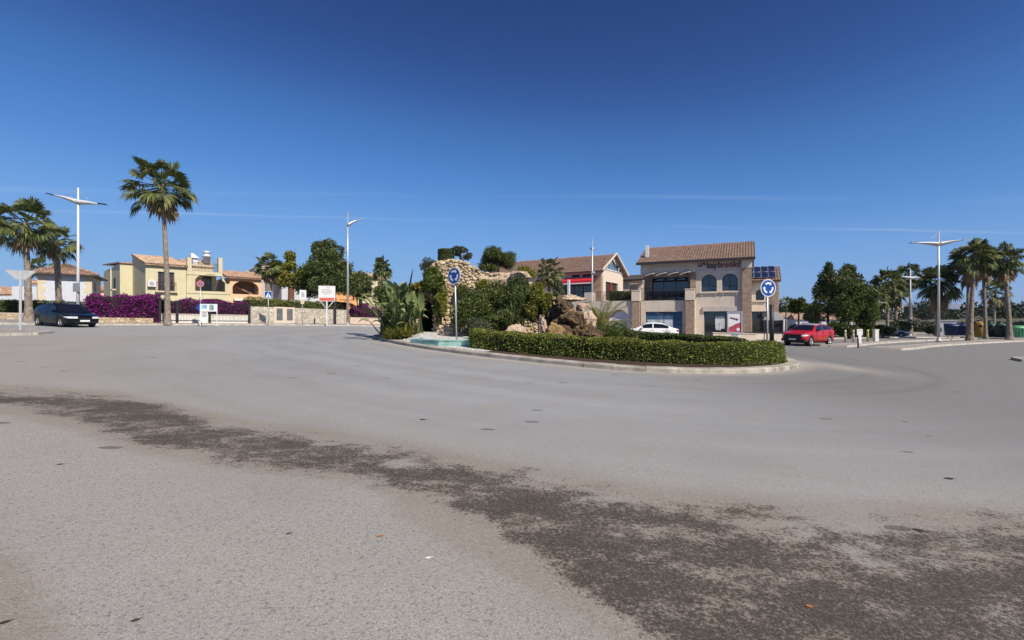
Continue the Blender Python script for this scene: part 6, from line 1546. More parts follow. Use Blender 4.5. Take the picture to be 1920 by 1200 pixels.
rg = random.Random(8); mb = MB()
for k in range(7):
    cx = q1+0.6+k*0.55; mb.box(cx-0.3, cx+0.3, 0.3, 0.9, tz+0.70, tz+0.74); mb.box(cx-0.03, cx+0.03, 0.57, 0.63, tz, tz+0.70); mb.box(cx-0.22, cx+0.22, 1.1, 1.5, tz+0.42, tz+0.46); mb.box(cx-0.22, cx+0.22, 1.46, 1.5, tz+0.46, tz+0.95)
mb.build('terrace_furniture', m_frame, bb)
# curved canopies above the terrace
cz0 = f.z(518, -6); n = 4
for k in range(4):
    c0 = XL+0.35 + k*(xm-0.4-XL-0.35)/4; c1 = XL+0.35 + (k+1)*(xm-0.4-XL-0.35)/4 - 0.06; mb = MB(); vs = []
    for i in range(9):
        t_ = i/8; xx = c0+(c1-c0)*t_; zz = cz0 + 0.02 + 0.30*math.sin(math.pi*0.5*t_); vs += [(xx, -0.55, zz), (xx, 0.0-0.03, zz+0.12), (xx, -0.55, zz+0.05), (xx, -0.03, zz+0.17)]
    fs = []
    for i in range(8): b = i*4; fs += [(b,b+1,b+5,b+4),(b+2,b+6,b+7,b+3),(b,b+4,b+6,b+2),(b+1,b+3,b+7,b+5)]
    mb.add(vs, fs + [(0,2,3,1),(32,33,35,34)], 0, True); mb.build('canopy', M('pale_canopy', (0.55,0.52,0.48), 0.6, var=0.1), bb)
mb = MB(); mb.box(XL+0.3, xm-0.5, -0.5, -0.06, cz0-0.12, cz0+0.015); mb.build('canopy_frame', m_frame, bb)
# roof
rh = f.z(452.5, 0.05, 4.4) ; ov = 0.75
tile_roof('roof', m_tile2, bb, (XL-0.35, 4.6, rh), (0.35, 4.6, rh), (0, -4.6-ov, -(rh-zE)-0.22), pitch=0.24)
tile_roof('roof', m_tile2, bb, (0.35, 4.6, rh), (XL-0.35, 4.6, rh), (0, 4.9, -(rh-zE)-0.2), pitch=0.24)
mb = MB(); mb.box(XL-0.3, 0.3, -ov+0.02, 0-0.003, zE-0.16, zE-0.05); mb.box(XL-0.35, 0.35, -ov-0.05, -ov+0.015, zE-0.26, zE-0.08); mb.build('eaves', m_frame, bb)
for xx in (XL+0.15, -0.15):
    mb = MB(); mb.plate([(0,zE-0.1),(9.2,zE-0.1),(4.6,rh-0.2)], [], xx-0.14, xx+0.14, axis='x'); mb.build('gable', m_beige, bb)
c0, cc_ = f.pt(1213.5, 460, 1.2); mb = MB(); mb.box(c0-0.16, c0+0.16, 1.1, 1.4, zE+0.4, f.z(460, c0, 1.2)); ch = mb.build('chimney_flue', m_lampwhite, bb)
mb = MB(); mb.box(c0-0.3, c0+0.3, 0.9, 1.6, zE+0.2, zE+0.62); mb.build('base', m_tile2, ch)
# lettering on the fascia
lx, lzz = f.pt(1325, 505); re_, _ = f.pt(1387, 505); bo = MB(); bo.box(f.s(1306), -0.8, -0.02, -0.003, f.z(509, lx), f.z(491.5, lx)); bo.build('fascia_board', m_mauve, bb)
m_navy = M('navy_letters', (0.012,0.012,0.03), 0.4, var=0); m_redl = M('dark_red_letters', (0.20,0.008,0.02), 0.4, var=0)
wtot = re_-lx; sz = 1.02; zl = f.z(503, lx)
o1 = text_mesh('bay', sz, 0.02, 'lettering', m_navy, bb, (lx, -0.07, zl), bold=0.012)
o2 = text_mesh('brooks', sz, 0.02, 'lettering', m_redl, bb, (lx, -0.07, zl), bold=0.012)
def xw(o): return max(v.co.x for v in o.data.vertices)
s_ = wtot/(xw(o1)+xw(o2)+0.03); o1.scale = (s_,1,min(s_*1.15,1)); o2.scale = (s_,1,min(s_*1.15,1)); o2.location.x = lx + (xw(o1)+0.05)*s_
mb = MB(); ix, iz_ = f.pt(1316, 498.5); 
for k in range(2):
    aa = [(ix-0.30+0.30*k + 0.15*math.cos(math.pi*(1+i/8)) + 0.15, -0.07, iz_ + 0.1 + 0.16*math.sin(math.pi*(1+i/8))*(1 if k == 0 else -1) - 0.06*k) for i in range(9)]
    mb.tube(aa, 0.05, 6)
mb.build('emblem', m_navy, bb)
mb = MB(); e0 = f.pt(1386, 495); mb.tube([(e0[0]+0.0,-0.07,e0[1]+0.15),(e0[0]+0.12,-0.07,e0[1]+0.22),(e0[0]+0.2,-0.07,e0[1]+0.12)], 0.035, 6); mb.build('emblem', m_redl, bb)
for lz_px, a_, b_ in ((502, 1222, 1288),):   # faint raised lettering over the terrace
    q_ = f.s(a_); r_ = f.s(b_); mb = MB(); mb.box(q_, r_, -0.045, -0.022, f.z(503.5, q_), f.z(500.5, q_)); mb.build('faded_sign', m_mauve, bb)

# right annex with solar panels
f2 = Fr(1459, 48, -26, 0.13); an = f2.thing('annex_building', 'lower beige annex with solar panels on its roof, right of the shop building', 'building')
xl = f2.s(1400); zA = f2.z(524.5, -0.2); n0, nz0 = f2.pt(1417, 563); n1, nz1 = f2.pt(1433, 543); g0, gz0_ = f2.pt(1410, 640); g1, gz1_ = f2.pt(1441, 584)
mb = MB(); mb.plate(rect(xl, 0, -0.2, zA), [arch(n0, n1, nz0, nz1, 0.35), rect(g0, g1, 0.05, gz1_)], 0, 0.35); mb.box(-0.35, 0, 0.351, 7, -0.2, zA); mb.box(xl, 0, 7, 7.3, -0.2, zA); mb.build('wall', m_beige, an)
window(an, n0+0.01, n1-0.01, nz0, nz1, 0.2, 0.34, (1,0), 0.06); window(an, g0+0.01, g1-0.01, 0.06, gz1_-0.01, 0.22, 0, (2,0), 0.06, name='shop_front')
mb = MB(); mb.box(n0-0.2, n1+0.2, -0.14, -0.002, nz0-0.16, nz0-0.02); mb.box(g0-0.1, g1+0.1, -0.12, -0.002, gz1_+0.02, gz1_+0.4); mb.build('sills', m_beige2, an)
mb = MB(); mb.box(-0.50, 0.05, -0.28, 0.34, -0.2, zA-0.55); mb.build('corner_pilaster', m_brick, an); mb = MB(); mb.box(-0.55, 0.09, -0.32, 0.34, zA-0.547, zA-0.003); mb.build('pilaster_cap', m_beige2, an)
rz_ = f2.z(499, -0.2, 2.2); tile_roof('roof', m_tile2, an, (xl-0.2, 2.9, rz_), (0.25, 2.9, rz_), (0, -3.5, -(rz_-zA)-0.12), pitch=0.24)
m_solar = BRICK('solar_cells', (0.006,0.012,0.05), (0.012,0.02,0.07), (0.02,0.03,0.08), 1.0, 0.17, 0.17, 0.008, 0.05, 0.0); m_solar.node_tree.nodes['Principled BSDF'].inputs['Roughness'].default_value = 0.12
slope = Vector((0, -3.5, -(rz_-zA)-0.12)); nn = Vector((1,0,0)).cross(slope).normalized(); nn = nn if nn.z > 0 else -nn
pw = 0.66
for r in range(2):
    for c in range(6):
        o = Vector((-0.15 - (c+1)*pw, 2.9, rz_)) + slope*(0.08+0.42*r) + nn*0.20; a_ = o; b_ = o+Vector((pw-0.07,0,0)); d_ = slope*0.40
        mb = MB(); q = [a_, b_, b_+d_, a_+d_]; mb.add(q + [p - nn*0.05 for p in q], [(0,1,2,3),(4,5,6,7),(0,1,5,4),(1,2,6,5),(2,3,7,6),(3,0,4,7)]); pn = mb.build('solar_panel', m_solar, an)
        mb = MB(); 
        for p, r2 in ((a_,b_),(b_,b_+d_),(b_+d_,a_+d_),(a_+d_,a_)): mb.tube([p+nn*0.01, r2+nn*0.01], 0.014, 4)
        mb.build('frame', m_lampgrey, pn)
mb = MB(); mb.box(xl, 0.2, -0.55, -0.003, zA-0.14, zA-0.03); mb.build('eaves', m_frame, an)
# kiosk to its right
k0 = GP(1452, 46.0, 0.13); kt = thing('kiosk', 'dark little kiosk with a grey sloping roof at the right end of the annex', 'kiosk', k0, R(-25)); hz = ztop(600,46)-k0.z; hp = ztop(584,46)-k0.z
mb = MB()
for xx in (-0.7,0.7): 
    for yy in (0,1.6): mb.box(xx-0.05,xx+0.05,yy-0.05,yy+0.05,-0.1,hz)
mb.build('posts', m_frame, kt); mb = MB(); mb.box(-0.66,0.66,0.02,0.05,0,hz-0.05); mb.build('glass_front', m_glass, kt)
mb = MB(); mb.add([(-0.95,-0.3,hz),(0.95,-0.3,hz),(0.95,1.9,hz),(-0.95,1.9,hz),(-0.5,0.8,hp),(0.3,0.8,hp)], [(0,1,2,3),(0,1,5,4),(1,2,5),(2,3,4,5),(3,0,4)]); mb.build('roof', m_lampgrey, kt)

# ------------------------------------------------------------------ restaurant and terrace
f = Fr(1127, 60, -32, 0.13); rs = f.thing('restaurant_building', 'long brown roofed restaurant with a glazed gable end and a red awning', 'building')
zE = f.z(504, 0); gw = 8.2; x0 = -16.5; zr = f.z(477, 0.3, gw/2)
aw0, aw1 = f.s(1058), f.s(1119); tzf = f.z(562, 0)
mb = MB(); mb.plate(rect(x0, -0.9, -3, zE), [rect(f.s(1040), -1.3, tzf, f.z(530, -1))], 0, 0.3); mb.box(x0, x0+0.3, 0.301, gw, -3, zE); mb.box(x0, -0.3, gw, gw+0.3, -3, zE); mb.build('wall', m_mauve, rs)
# gable end wall (faces right)
gp0, gp1 = 2.0, 5.6
mb = MB(); mb.plate([(0.0,-3),(gw,-3),(gw,zE),(gw/2+0.35,zE+0.1),(gw/2-0.35,zE+0.1),(0.0,zE)], [rect(1.6, 6.2, tzf, tzf+2.4)], -0.3, 0.0, axis='x'); mb.build('gable_wall', m_cream if False else m_beige2, rs)
mb = MB(); mb.plate([(0.4,zE+0.15),(gw-0.4,zE+0.15),(gw/2,zr-0.5)], [], -0.22, -0.12, axis='x'); mb.build('gable_glass', M('gable_glazing', (0.10,0.16,0.22), 0.05, var=0, spec=1.0), rs)
mb = MB()
for a, b in (((0.0,zE),(gw/2,zr-0.12)), ((gw,zE),(gw/2,zr-0.12)), ((gw/2-1.2,zE+0.9),(gw/2-0.1,zr-0.6)), ((gw/2+1.2,zE+0.9),(gw/2+0.1,zr-0.6)), ((0.2,zE+0.08),(gw-0.2,zE+0.08)), ((1.9,zE+0.05),(1.9,zE+1.2)), ((6.3,zE+0.05),(6.3,zE+1.2))):
    mb.tube([(0.02,a[0],a[1]),(0.02,b[0],b[1])], 0.11, 4)
mb.build('gable_frame', m_lampwhite, rs)
mb = MB(); mb.box(-0.32,-0.2,1.6,6.2,tzf,tzf+2.4); mb.build('gable_opening', m_dark, rs)
mb = MB(); mb.box(-1.0, 0.03, -0.12, 0.55, -3, f.z(516, 0)); mb.build('brick_pilaster', m_brick, rs); mb = MB(); mb.box(-1.05, 0.06, -0.16, 0.55, f.z(516,0)+0.003, zE-0.02); mb.build('pilaster_cap', m_mauve, rs)
tile_roof('roof', m_tile2, rs, (x0-0.3, gw/2, zr), (0.55, gw/2, zr), (0, -gw/2-0.8, -(zr-zE)-0.35), pitch=0.24); tile_roof('roof', m_tile2, rs, (0.55, gw/2, zr), (x0-0.3, gw/2, zr), (0, gw/2+0.8, -(zr-zE)-0.35), pitch=0.24)
mb = MB(); mb.add([(0.5,-0.8,zE-0.32),(0.62,-0.8,zE-0.32),(0.62,gw/2,zr+0.02),(0.5,gw/2,zr+0.02),(0.5,-0.8,zE-0.05),(0.62,-0.8,zE-0.05),(0.62,gw/2,zr+0.22),(0.5,gw/2,zr+0.22)], [(0,1,2,3),(4,5,6,7),(0,1,5,4),(1,2,6,5),(2,3,7,6),(3,0,4,7)])
mb.add([(0.5,gw+0.8,zE-0.32),(0.62,gw+0.8,zE-0.32),(0.62,gw/2,zr+0.02),(0.5,gw/2,zr+0.02),(0.5,gw+0.8,zE-0.05),(0.62,gw+0.8,zE-0.05),(0.62,gw/2,zr+0.22),(0.5,gw/2,zr+0.22)], [(0,1,2,3),(4,5,6,7),(0,1,5,4),(1,2,6,5),(2,3,7,6),(3,0,4,7)]); mb.build('bargeboard', m_beige2, rs)
mb = MB(); mb.box(x0, 0.4, -0.75, -0.003, zE-0.38, zE-0.22); mb.build('eaves', m_frame, rs)
for a_, b_ in ((1073,1087),(1092,1108),(1040,1056)):
    mb = MB(); mb.box(f.s(a_), f.s(b_), -0.03, -0.004, f.z(519,-2), f.z(514.5,-2)); mb.build('high_window', m_dark, rs)
window(rs, f.s(1041), -1.35, tzf+0.02, f.z(530.5,-1), 0.1, 0, (5,1), 0.07, name='glass_front')
mb = MB(); za, zb_ = f.z(519.5, -1), f.z(527, -1); vs = [(aw0,-0.004,za),(aw1,-0.004,za),(aw1,-1.7,zb_),(aw0,-1.7,zb_),(aw0,-1.7,zb_-0.28),(aw1,-1.7,zb_-0.28)]
mb.add(vs + [(v[0],v[1],v[2]-0.03) for v in vs[:4]], [(0,1,2,3),(3,2,5,4),(6,7,8,9)]); mb.build('awning', M('red_awning_cloth', (0.52,0.015,0.035), 0.8, var=0.1), rs)
mb = MB(); mb.box(aw0,aw1,-1.72,-1.69,zb_-0.42,zb_-0.29); mb.build('awning_valance', m_whitesign, rs)
# white column, terrace slab, retaining wall
mb = MB(); c = f.s(1066.5, -2.2); mb.box(c-0.13, c+0.13, -2.33, -2.07, tzf-0.2, f.z(524.5, c, -2.2)); mb.box(c-0.35,c+0.35,-2.5,-1.9,tzf-0.2,tzf+0.35); mb.build('column', m_white, rs)
fw = Fr(1186, 47.6, -30, 0.13); wt = fw.thing('retaining_wall', 'beige terrace retaining wall with arched white garage openings beside the white saloon', 'wall')
zt = fw.z(564, -1); a0, az_ = fw.pt(1143, 640); a1, az1 = fw.pt(1183, 584); b0, b1 = fw.s(1090), fw.s(1130)
mb = MB(); mb.plate(rect(-16, 0, -0.3, zt), [arch(a0, a1-0.1, 0.02, az1+0.15, 1.1), arch(b0, b1, 0.02, az1+0.1, 1.1)], 0, 0.4); mb.box(-16, 0, 0.41, 14, zt-0.3, zt-0.01); mb.box(-0.35, 0, 0.41, 14, -0.3, zt-0.31); mb.build('wall', m_beige, wt)
m_lilac = M('pale_lilac_door', (0.52,0.53,0.66), 0.6, var=0.05)
for a, b in ((a0, a1), (b0, b1)):
    mb = MB(); mb.box(a-0.1, b+0.1, 0.3, 0.36, 0.0, az1+0.3); dd = mb.build('garage_door', m_lilac, wt); mb = MB()
    for k in range(5): mb.box(a-0.1, b+0.1, 0.285, 0.299, 0.5*k+0.3, 0.5*k+0.32)
    mb.box(a+0.4,(a+b)/2+0.5,0.27,0.284,0.05,1.5); mb.build('door_panel', m_white, dd)
mb = MB(); rail(mb, fw.s(1113), -0.1, 0.2, zt, zt+1.0, 0.16, 0.014); mb.build('terrace_rail', m_black, wt)
mb = MB(); p0, p1 = fw.s(1096), fw.s(1110); mb.box(p0, p1, -0.05, 1.0, zt-0.003, zt+0.95); mb.build('planter_block', m_mauve, wt)
hg = fw.world(fw.s(1140), 0.9); he = fw.world(-0.4, 0.9)
hedge_path('terrace_hedge', 'dark clipped hedge along the restaurant terrace rail', 'hedge', [(hg.x,hg.y),(he.x,he.y)], 0.7, 0.95, 3500, 0.12, m_leafdark, 131, zf=lambda x_, y_: fw.z0+zt, rough=0.06)
pw_ = fw.world(fw.s(1137), 1.4, zt); t = thing('parasol', 'closed red parasol on the restaurant terrace', 'parasol', pw_); mb = MB(); mb.tube([(0,0,0),(0,0,2.2)], 0.03, 6); mb.build('pole', m_white, t); mb = MB(); mb.lathe([(0.13,0.9),(0.12,1.2),(0.08,1.8),(0.03,2.0)], 10); mb.build('cloth', M('red_parasol_cloth', (0.35,0.02,0.03), 0.8, var=0.1), t)
rg = random.Random(4)
for k in range(4):
    q = fw.world(fw.s(1150)+k*0.95, 2.2, zt); t = thing('cafe_table', 'dark cafe table on the restaurant terrace behind the hedge', 'table', q, 0, 'cafe tables on the terrace'); mb = MB(); mb.lathe([(0.25,0),(0.25,0.03),(0.03,0.05),(0.03,0.72),(0.38,0.73),(0.38,0.76)], 14); mb.build('table', m_frame, t)
# pavilion roof between the two buildings
f3 = Fr(1172, 70, -30, 0.13); pv = f3.thing('rear_pavilion', 'low dark roofed pavilion glimpsed between the restaurant and the shop building', 'building'); x1 = f3.s(1204); zp = f3.z(525, 1)
mb = MB(); mb.plate(rect(-0.5,x1,-3,zp), [rect(0.6,x1-0.6,f3.z(550,1),f3.z(531,1))], 0, 0.3); mb.box(-0.5,x1,3,3.3,-3,zp); mb.build('wall', m_beige2, pv); tile_roof('roof', M('slate_roof', (0.07,0.06,0.06), 0.8, var=0.2), pv, (-1,2.5,zp+0.9), (x1+0.6,2.5,zp+0.9), (0,-3,-0.9))

# ------------------------------------------------------------------ street furniture in front of the shops
k0 = GP(1377.5, 38.5, 0.13); t = thing('advertising_panel', 'free standing poster panel, white above red, before the brick pilaster', 'poster panel', k0, R(-16)); z1 = ztop(584,38.5)-k0.z; z0 = ztop(626,38.5)-k0.z
hw_ = 13/F*38.5; mb = MB(); mb.plate(rect(-hw_,hw_,z0,z1), [rect(-hw_+0.09,hw_-0.09,z0+0.14,z1-0.09)], -0.10, 0.10); mb.box(-0.25,0.25,-0.06,0.06,-0.1,z0-0.003); mb.build('frame', m_galv, t)
mb = MB(); mb.box(-hw_+0.06,hw_-0.06,-0.04,0.04,z0+0.1,z1-0.06); mb.build('poster', m_whitesign, t)
mb = MB(); zc = z0+0.62; vs = [(-hw_+0.095,-0.046,z0+0.15)] ; top = [(-hw_+0.095+(2*hw_-0.19)*i/10, -0.046, zc+0.13*math.sin(i/10*2.6-0.9)+0.16*i/10) for i in range(11)]
mb.add(vs + [(hw_-0.095,-0.046,z0+0.15)] + top[::-1], [tuple(range(13))]); mb.build('red_artwork', M('red_print', (0.40,0.06,0.09), 0.5, var=0.4, scale=5), t)
mb = MB()
for k in range(7): mb.tube([(-0.34+0.09*k,-0.05,z1-0.50-0.02*k+0.06*(k%2)),(-0.27+0.09*k,-0.05,z1-0.48-0.03*k-0.05*(k%2))], 0.045, 5)
mb.build('poster_script', M('plum_print', (0.25,0.05,0.08), 0.5, var=0.2), t)
mb = MB(); mb.plate([(0.25+0.13*math.cos(i*0.39), z0+0.36+0.13*math.sin(i*0.39)) for i in range(16)], [], -0.052, -0.048); mb.build('white_dot', m_whitesign, t)
k0 = GP(1429, 44, 0.13)
mwall, _, _ = strip_wall('terrace_wall', 'low beige wall with a dark rail in front of the annex terrace', 'wall', (21.0,43.0), (25.6,42.6), 0.55, 0.25, m_beige, m_frame)
strip_wall('terrace_wall', 'low beige planter wall at the foot of the brick pilaster', 'wall', (17.2,41.0), (20.6,40.6), 0.5, 0.3, m_beige, m_beige2)
k0 = GP(1447, 37, 0.13); t = thing('lamp_column', 'dark slim column just behind the right roundabout sign', 'post', k0); mb = MB(); mb.tube([(0,0,-0.1),(0,0,ztop(571,37)-k0.z)], 0.16, 10); mb.build('shaft', m_frame, t); mb = MB(); mb.lathe([(0.26,-0.1),(0.26,0.05),(0.18,0.12)], 12); mb.build('base', m_frame, t)
k0 = GP(1433, 41, 0.13); t = thing('thin_post', 'thin dark post in front of the annex shop window', 'post', k0); mb = MB(); mb.tube([(0,0,-0.1),(0,0,2.4)], 0.035, 8); mb.build('shaft', m_frame, t); mb = MB(); mb.box(-0.2,0.2,-0.02,0.02,2.0,2.4); mb.build('plate', m_frame, t)
# bollards, little white sign, black post
for px, d_, lab, c, h_ in ((1585, 42, 'plain wooden bollard just behind the red car', m_cream, 0.95), (1600, 42.5, 'plain wooden bollard second from the red car', m_cream, 0.95), (1627, 43, 'yellow bollard just right of the little white sign', M('yellow_bollard', (0.55,0.48,0.12), 0.6, var=0.1), 1.0), (1642, 43, 'pale stout pillar at the right end of the bollards', m_whitewall, 1.0)):
    l0 = GP(px, d_, 0.13); t = thing('bollard', lab, 'bollard', l0, 0, 'bollards by the car park'); mb = MB()
    if px == 1642: mb.box(-0.16,0.16,-0.16,0.16,-0.1,h_); mb.build('shaft', c, t); mb = MB(); mb.box(-0.19,0.19,-0.19,0.19,h_,h_+0.06); mb.build('cap', c, t)
    else: mb.lathe([(0.085,-0.1),(0.085,h_-0.1),(0.07,h_),(0.02,h_+0.03)], 10); mb.build('shaft', c, t); mb = MB(); mb.lathe([(0.095,h_-0.22),(0.095,h_-0.16)], 10); mb.build('band', m_frame, t)
l0 = GP(1612, 38, 0.13); t = thing('small_white_sign', 'small white square sign on a short post by the bollards', 'sign', l0); z1 = ztop(617,38)-l0.z; mb = MB(); mb.plate(rect(-0.22,0.22,z1-0.48,z1), [], -0.02, 0.02); mb.build('panel', m_whitesign, t); mb = MB(); mb.box(-0.12,0.12,-0.03,0.03,-0.1,z1-0.483); mb.build('post', m_whitesign, t); mb = MB(); mb.tube([(-0.1,-0.028,z1-0.12),(0.1,-0.028,z1-0.12)],0.02,5); mb.build('mark', m_greysign, t)
l0 = GP(1609, 33.6, 0.13); t = thing('marker_post', 'short black marker post at the tip of the curved pavement', 'post', l0); mb = MB(); mb.tube([(0,0,-0.1),(0,0,0.5)], 0.05, 8); mb.build('shaft', m_black, t); mb = MB(); mb.lathe([(0.06,0.5),(0.03,0.54)], 8); mb.build('cap', m_black, t)
# lamp posts on the right
d_ = 46.8; l0 = GP(1760, d_, 0.13); hh = ztop(433,d_)-l0.z
sail_lamp('tall pale lamp post with two wide arms on the curved pavement', l0, hh, R(4), [(-2.4, ztop(456,d_)-l0.z, 0.0), (2.5, ztop(456,d_)-l0.z, 0.14)], 0, m_galv)
d_ = 68; l0 = GP(1707, d_, 0.0); hh = ztop(504,d_)-l0.z
sail_lamp('farther pale lamp post with level arms in the car park', l0, hh, R(8), [(-1.6, ztop(520,d_)-l0.z, 0.02), (1.7, ztop(520,d_)-l0.z, 0.0)], 0, m_lampwhite, False)

# ------------------------------------------------------------------ cars on the right
def put(px, d, lab, rz, nosev, *a, **k):
    c0 = GP(px, d); n_ = c0 + Vector(nosev); n_.z = gz(n_.x, n_.y); return settle(car('parked_car', lab, n_, rz, *a, **k))
put(1510, 34.6, 'red crossover car with a pale roof and a nose painted dark for shade, right of the hedge', R(32), Vector((-0.53,0.848,0))*0.92, 4.5, 1.84,
    [(0,0.72),(0.1,0.86),(0.3,0.97),(1.1,1.07),(2.5,1.12),(3.6,1.18),(4.3,1.14),(4.5,1.0)], [(0,0.72),(0.1,0.86),(1.05,1.07),(1.5,1.36),(1.95,1.57),(2.5,1.65),(3.2,1.63),(3.8,1.52),(4.15,1.32),(4.42,1.08),(4.5,0.95)],
    1.12, 1.9, 3.45, 4.25, 0.36, 2.72, 0.88, m_red_paint, roofmat=M('silver_roof', (0.45,0.46,0.47), 0.3, metal=0.4, var=0), sill=0.30, cladding=True, win_end=3.85, frontblack=True)  # frontblack: dark nose panels stand in for shade on the front
put(1160, 38.2, 'white saloon parked in front of the blue shop window, half hidden by the hedge', R(-14), (0,0,0), 4.45, 1.80,
    [(0,0.64),(0.3,0.76),(1.2,0.90),(2.4,0.94),(3.7,0.98),(4.45,0.95)], [(0,0.64),(1.15,0.88),(2.05,1.36),(2.6,1.43),(3.3,1.38),(4.0,1.08),(4.35,0.97),(4.45,0.9)],
    1.2, 2.05, 3.2, 4.05, 0.32, 2.7, 0.85, m_white_paint, win_end=3.7)
put(1700, 60, 'grey car parked among shrubs at the far side of the car park', R(160), (0,0,0), 4.4, 1.8,
    [(0,0.70),(0.3,0.82),(1.1,0.95),(2.4,1.0),(3.6,1.05),(4.4,1.0)], [(0,0.70),(1.0,0.94),(1.9,1.45),(2.5,1.53),(3.4,1.48),(4.0,1.2),(4.4,0.95)],
    1.05, 1.9, 3.4, 4.2, 0.33, 2.65, 0.86, m_grey_paint, win_end=3.75)
put(1652, 62, 'dark car in the shade left of the grey one', R(165), (0,0,0), 4.4, 1.8,
    [(0,0.70),(0.3,0.82),(1.1,0.95),(2.4,1.0),(3.6,1.05),(4.4,1.0)], [(0,0.70),(1.0,0.94),(1.9,1.45),(2.5,1.53),(3.4,1.48),(4.0,1.2),(4.4,0.95)],
    1.05, 1.9, 3.4, 4.2, 0.33, 2.65, 0.86, m_black_paint, win_end=3.75)

# ------------------------------------------------------------------ recycling containers
def container(label, px, d, w_, h_, mat, lid, kind):
    l0 = GP(px, d, 0.134); t = thing('recycling_container', label, 'waste container', l0, R(-38), 'recycling containers'); mb = MB()
    if kind == 'box':
        mb.add([(-w_/2+0.08,-0.55,0.12),(w_/2-0.08,-0.55,0.12),(w_/2-0.08,0.55,0.12),(-w_/2+0.08,0.55,0.12),(-w_/2,-0.68,h_-0.3),(w_/2,-0.68,h_-0.3),(w_/2,0.68,h_-0.3),(-w_/2,0.68,h_-0.3)], [(0,3,2,1),(4,5,6,7),(0,1,5,4),(1,2,6,5),(2,3,7,6),(3,0,4,7)]); mb.build('body', mat, t)
        m2 = MB(); n = 8; vs = []
        for i in range(n+1):
            a = math.pi*i/n; vs += [(-w_/2-0.03, -0.72*math.cos(a), h_-0.296+0.3*math.sin(a)), (w_/2+0.03, -0.72*math.cos(a), h_-0.296+0.3*math.sin(a))]
        m2.add(vs, [(2*i,2*i+1,2*i+3,2*i+2) for i in range(n)] + [tuple(range(0,2*n+2,2)), tuple(range(1,2*n+2,2))], 0, True); m2.build('lid', lid, t)
        m3 = MB()
        for k in range(4): m3.box(-w_/2+0.2+k*(w_-0.4)/3-0.04, -w_/2+0.2+k*(w_-0.4)/3+0.04, -0.72, -0.64, 0.2, h_-0.35)
        m3.build('ribs', mat, t)
    else:
        mb.lathe([(w_*0.46,0.0),(w_*0.5,0.1),(w_*0.5,h_*0.68),(w_*0.42,h_*0.88),(w_*0.22,h_)], 20); mb.build('body', mat, t); m2 = MB(); m2.tube([(0,0,h_-0.02),(0,0,h_+0.1)], 0.08, 8); m2.build('lifting_ring', m_galv, t)
        m3 = MB(); m3.tube([(0,-w_*0.40,h_*0.76),(0,-w_*0.53,h_*0.76)], 0.17, 12); m3.build('opening', m_black, t)
mc_b = M('blue_container', (0.010,0.022,0.085), 0.5, var=0.15); mc_g = M('green_container', (0.02,0.065,0.05), 0.5, var=0.15); mc_gl = M('pale_green_container', (0.10,0.32,0.16), 0.5, var=0.15); mc_y = M('yellow_container', (0.30,0.17,0.02), 0.5, var=0.15)
for px, d_, lab, w_, h_, a, b, k in ((1784, 66, 'blue recycling container, left of its pair', 1.45, 1.75, mc_b, mc_b, 'box'), (1804, 66.3, 'blue recycling container, right of its pair', 1.45, 1.75, mc_b, mc_b, 'box'), (1838, 63, 'yellow rounded recycling container', 1.35, 2.0, mc_y, mc_y, 'igloo'), (1859, 63.5, 'dark green rounded container nearest the yellow one', 1.35, 1.9, mc_g, mc_g, 'igloo'), (1877, 62, 'dark green rounded container in the middle of the green row', 1.35, 1.85, mc_g, mc_gl, 'igloo'), (1894, 61, 'dark green box container before the pale green one', 1.3, 1.6, mc_g, mc_g, 'box'), (1908, 59.5, 'pale green container at the right end of the row', 1.2, 1.55, mc_gl, mc_gl, 'box')):
    container(lab, px, d_, w_, h_, a, b, k)
l0 = GP(1777, 72, 0.13); t = thing('white_cabin', 'small white cabin behind the blue containers', 'cabin', l0, R(-30)); mb = MB(); mb.box(-1.0,1.0,0,1.6,-0.1,2.1); mb.build('wall', m_white, t); mb = MB(); mb.box(-1.1,1.1,-0.1,1.7,2.103,2.2); mb.build('roof', m_white, t); mb = MB(); mb.box(-0.4,0.4,-0.03,-0.003,0,1.9); mb.build('door', m_greysign, t)

# ------------------------------------------------------------------ trees and palms on the right
G_ = 'fan palms by the car park'
def palm_px(label, px, d, pyc, seed, cr, lean=0.0, base=0.13, **k):
    l0 = GP(px, d, base); return fan_palm(label, l0, ztop(pyc, d)-l0.z, seed, cr, (lean,0), group=G_, **k)
palm_px('tall fan palm with a flared leaning trunk at the kerb of the curved pavement', 1819, 50.5, 478, 301, 1.38, 0.6, n=42, nseg=20, r0=0.24, r1=0.165, flare=2.0)
palm_px('tall fan palm at the right edge, by the green containers', 1893, 52.5, 488, 302, 1.35, -0.7, n=42, nseg=20, r0=0.24, r1=0.165, flare=2.0)
palm_px('slim fan palm between the blue and the yellow containers', 1815, 62, 500, 303, 1.45, 0, n=36, nseg=18, r0=0.2, r1=0.14)
palm_px('fan palm behind the yellow container with pale hanging fronds', 1848, 60, 492, 304, 1.35, -0.4, n=36, nseg=18, dead=24, r0=0.2, r1=0.14)
palm_px('lower fan palm far behind the green containers', 1864, 78, 545, 305, 1.35, 0.2, n=30, nseg=16, r0=0.2, r1=0.14)
palm_px('fan palm with drooping crown just left of the tall lamp', 1757, 64, 530, 306, 1.75, 0.2, n=40, nseg=20, r0=0.22, r1=0.17)
palm_px('fan palm behind the farther lamp in the car park', 1709, 72, 515, 307, 1.25, -0.4, n=32, nseg=18, r0=0.2, r1=0.14)
palm_px('fan palm right of the big dark tree', 1664, 62, 528, 308, 1.35, 0, n=36, nseg=18, r0=0.2, r1=0.14)
palm_px('shorter fan palm close behind the one right of the big tree', 1680, 70, 550, 309, 1.30, 0, n=30, nseg=16, r0=0.2, r1=0.14)
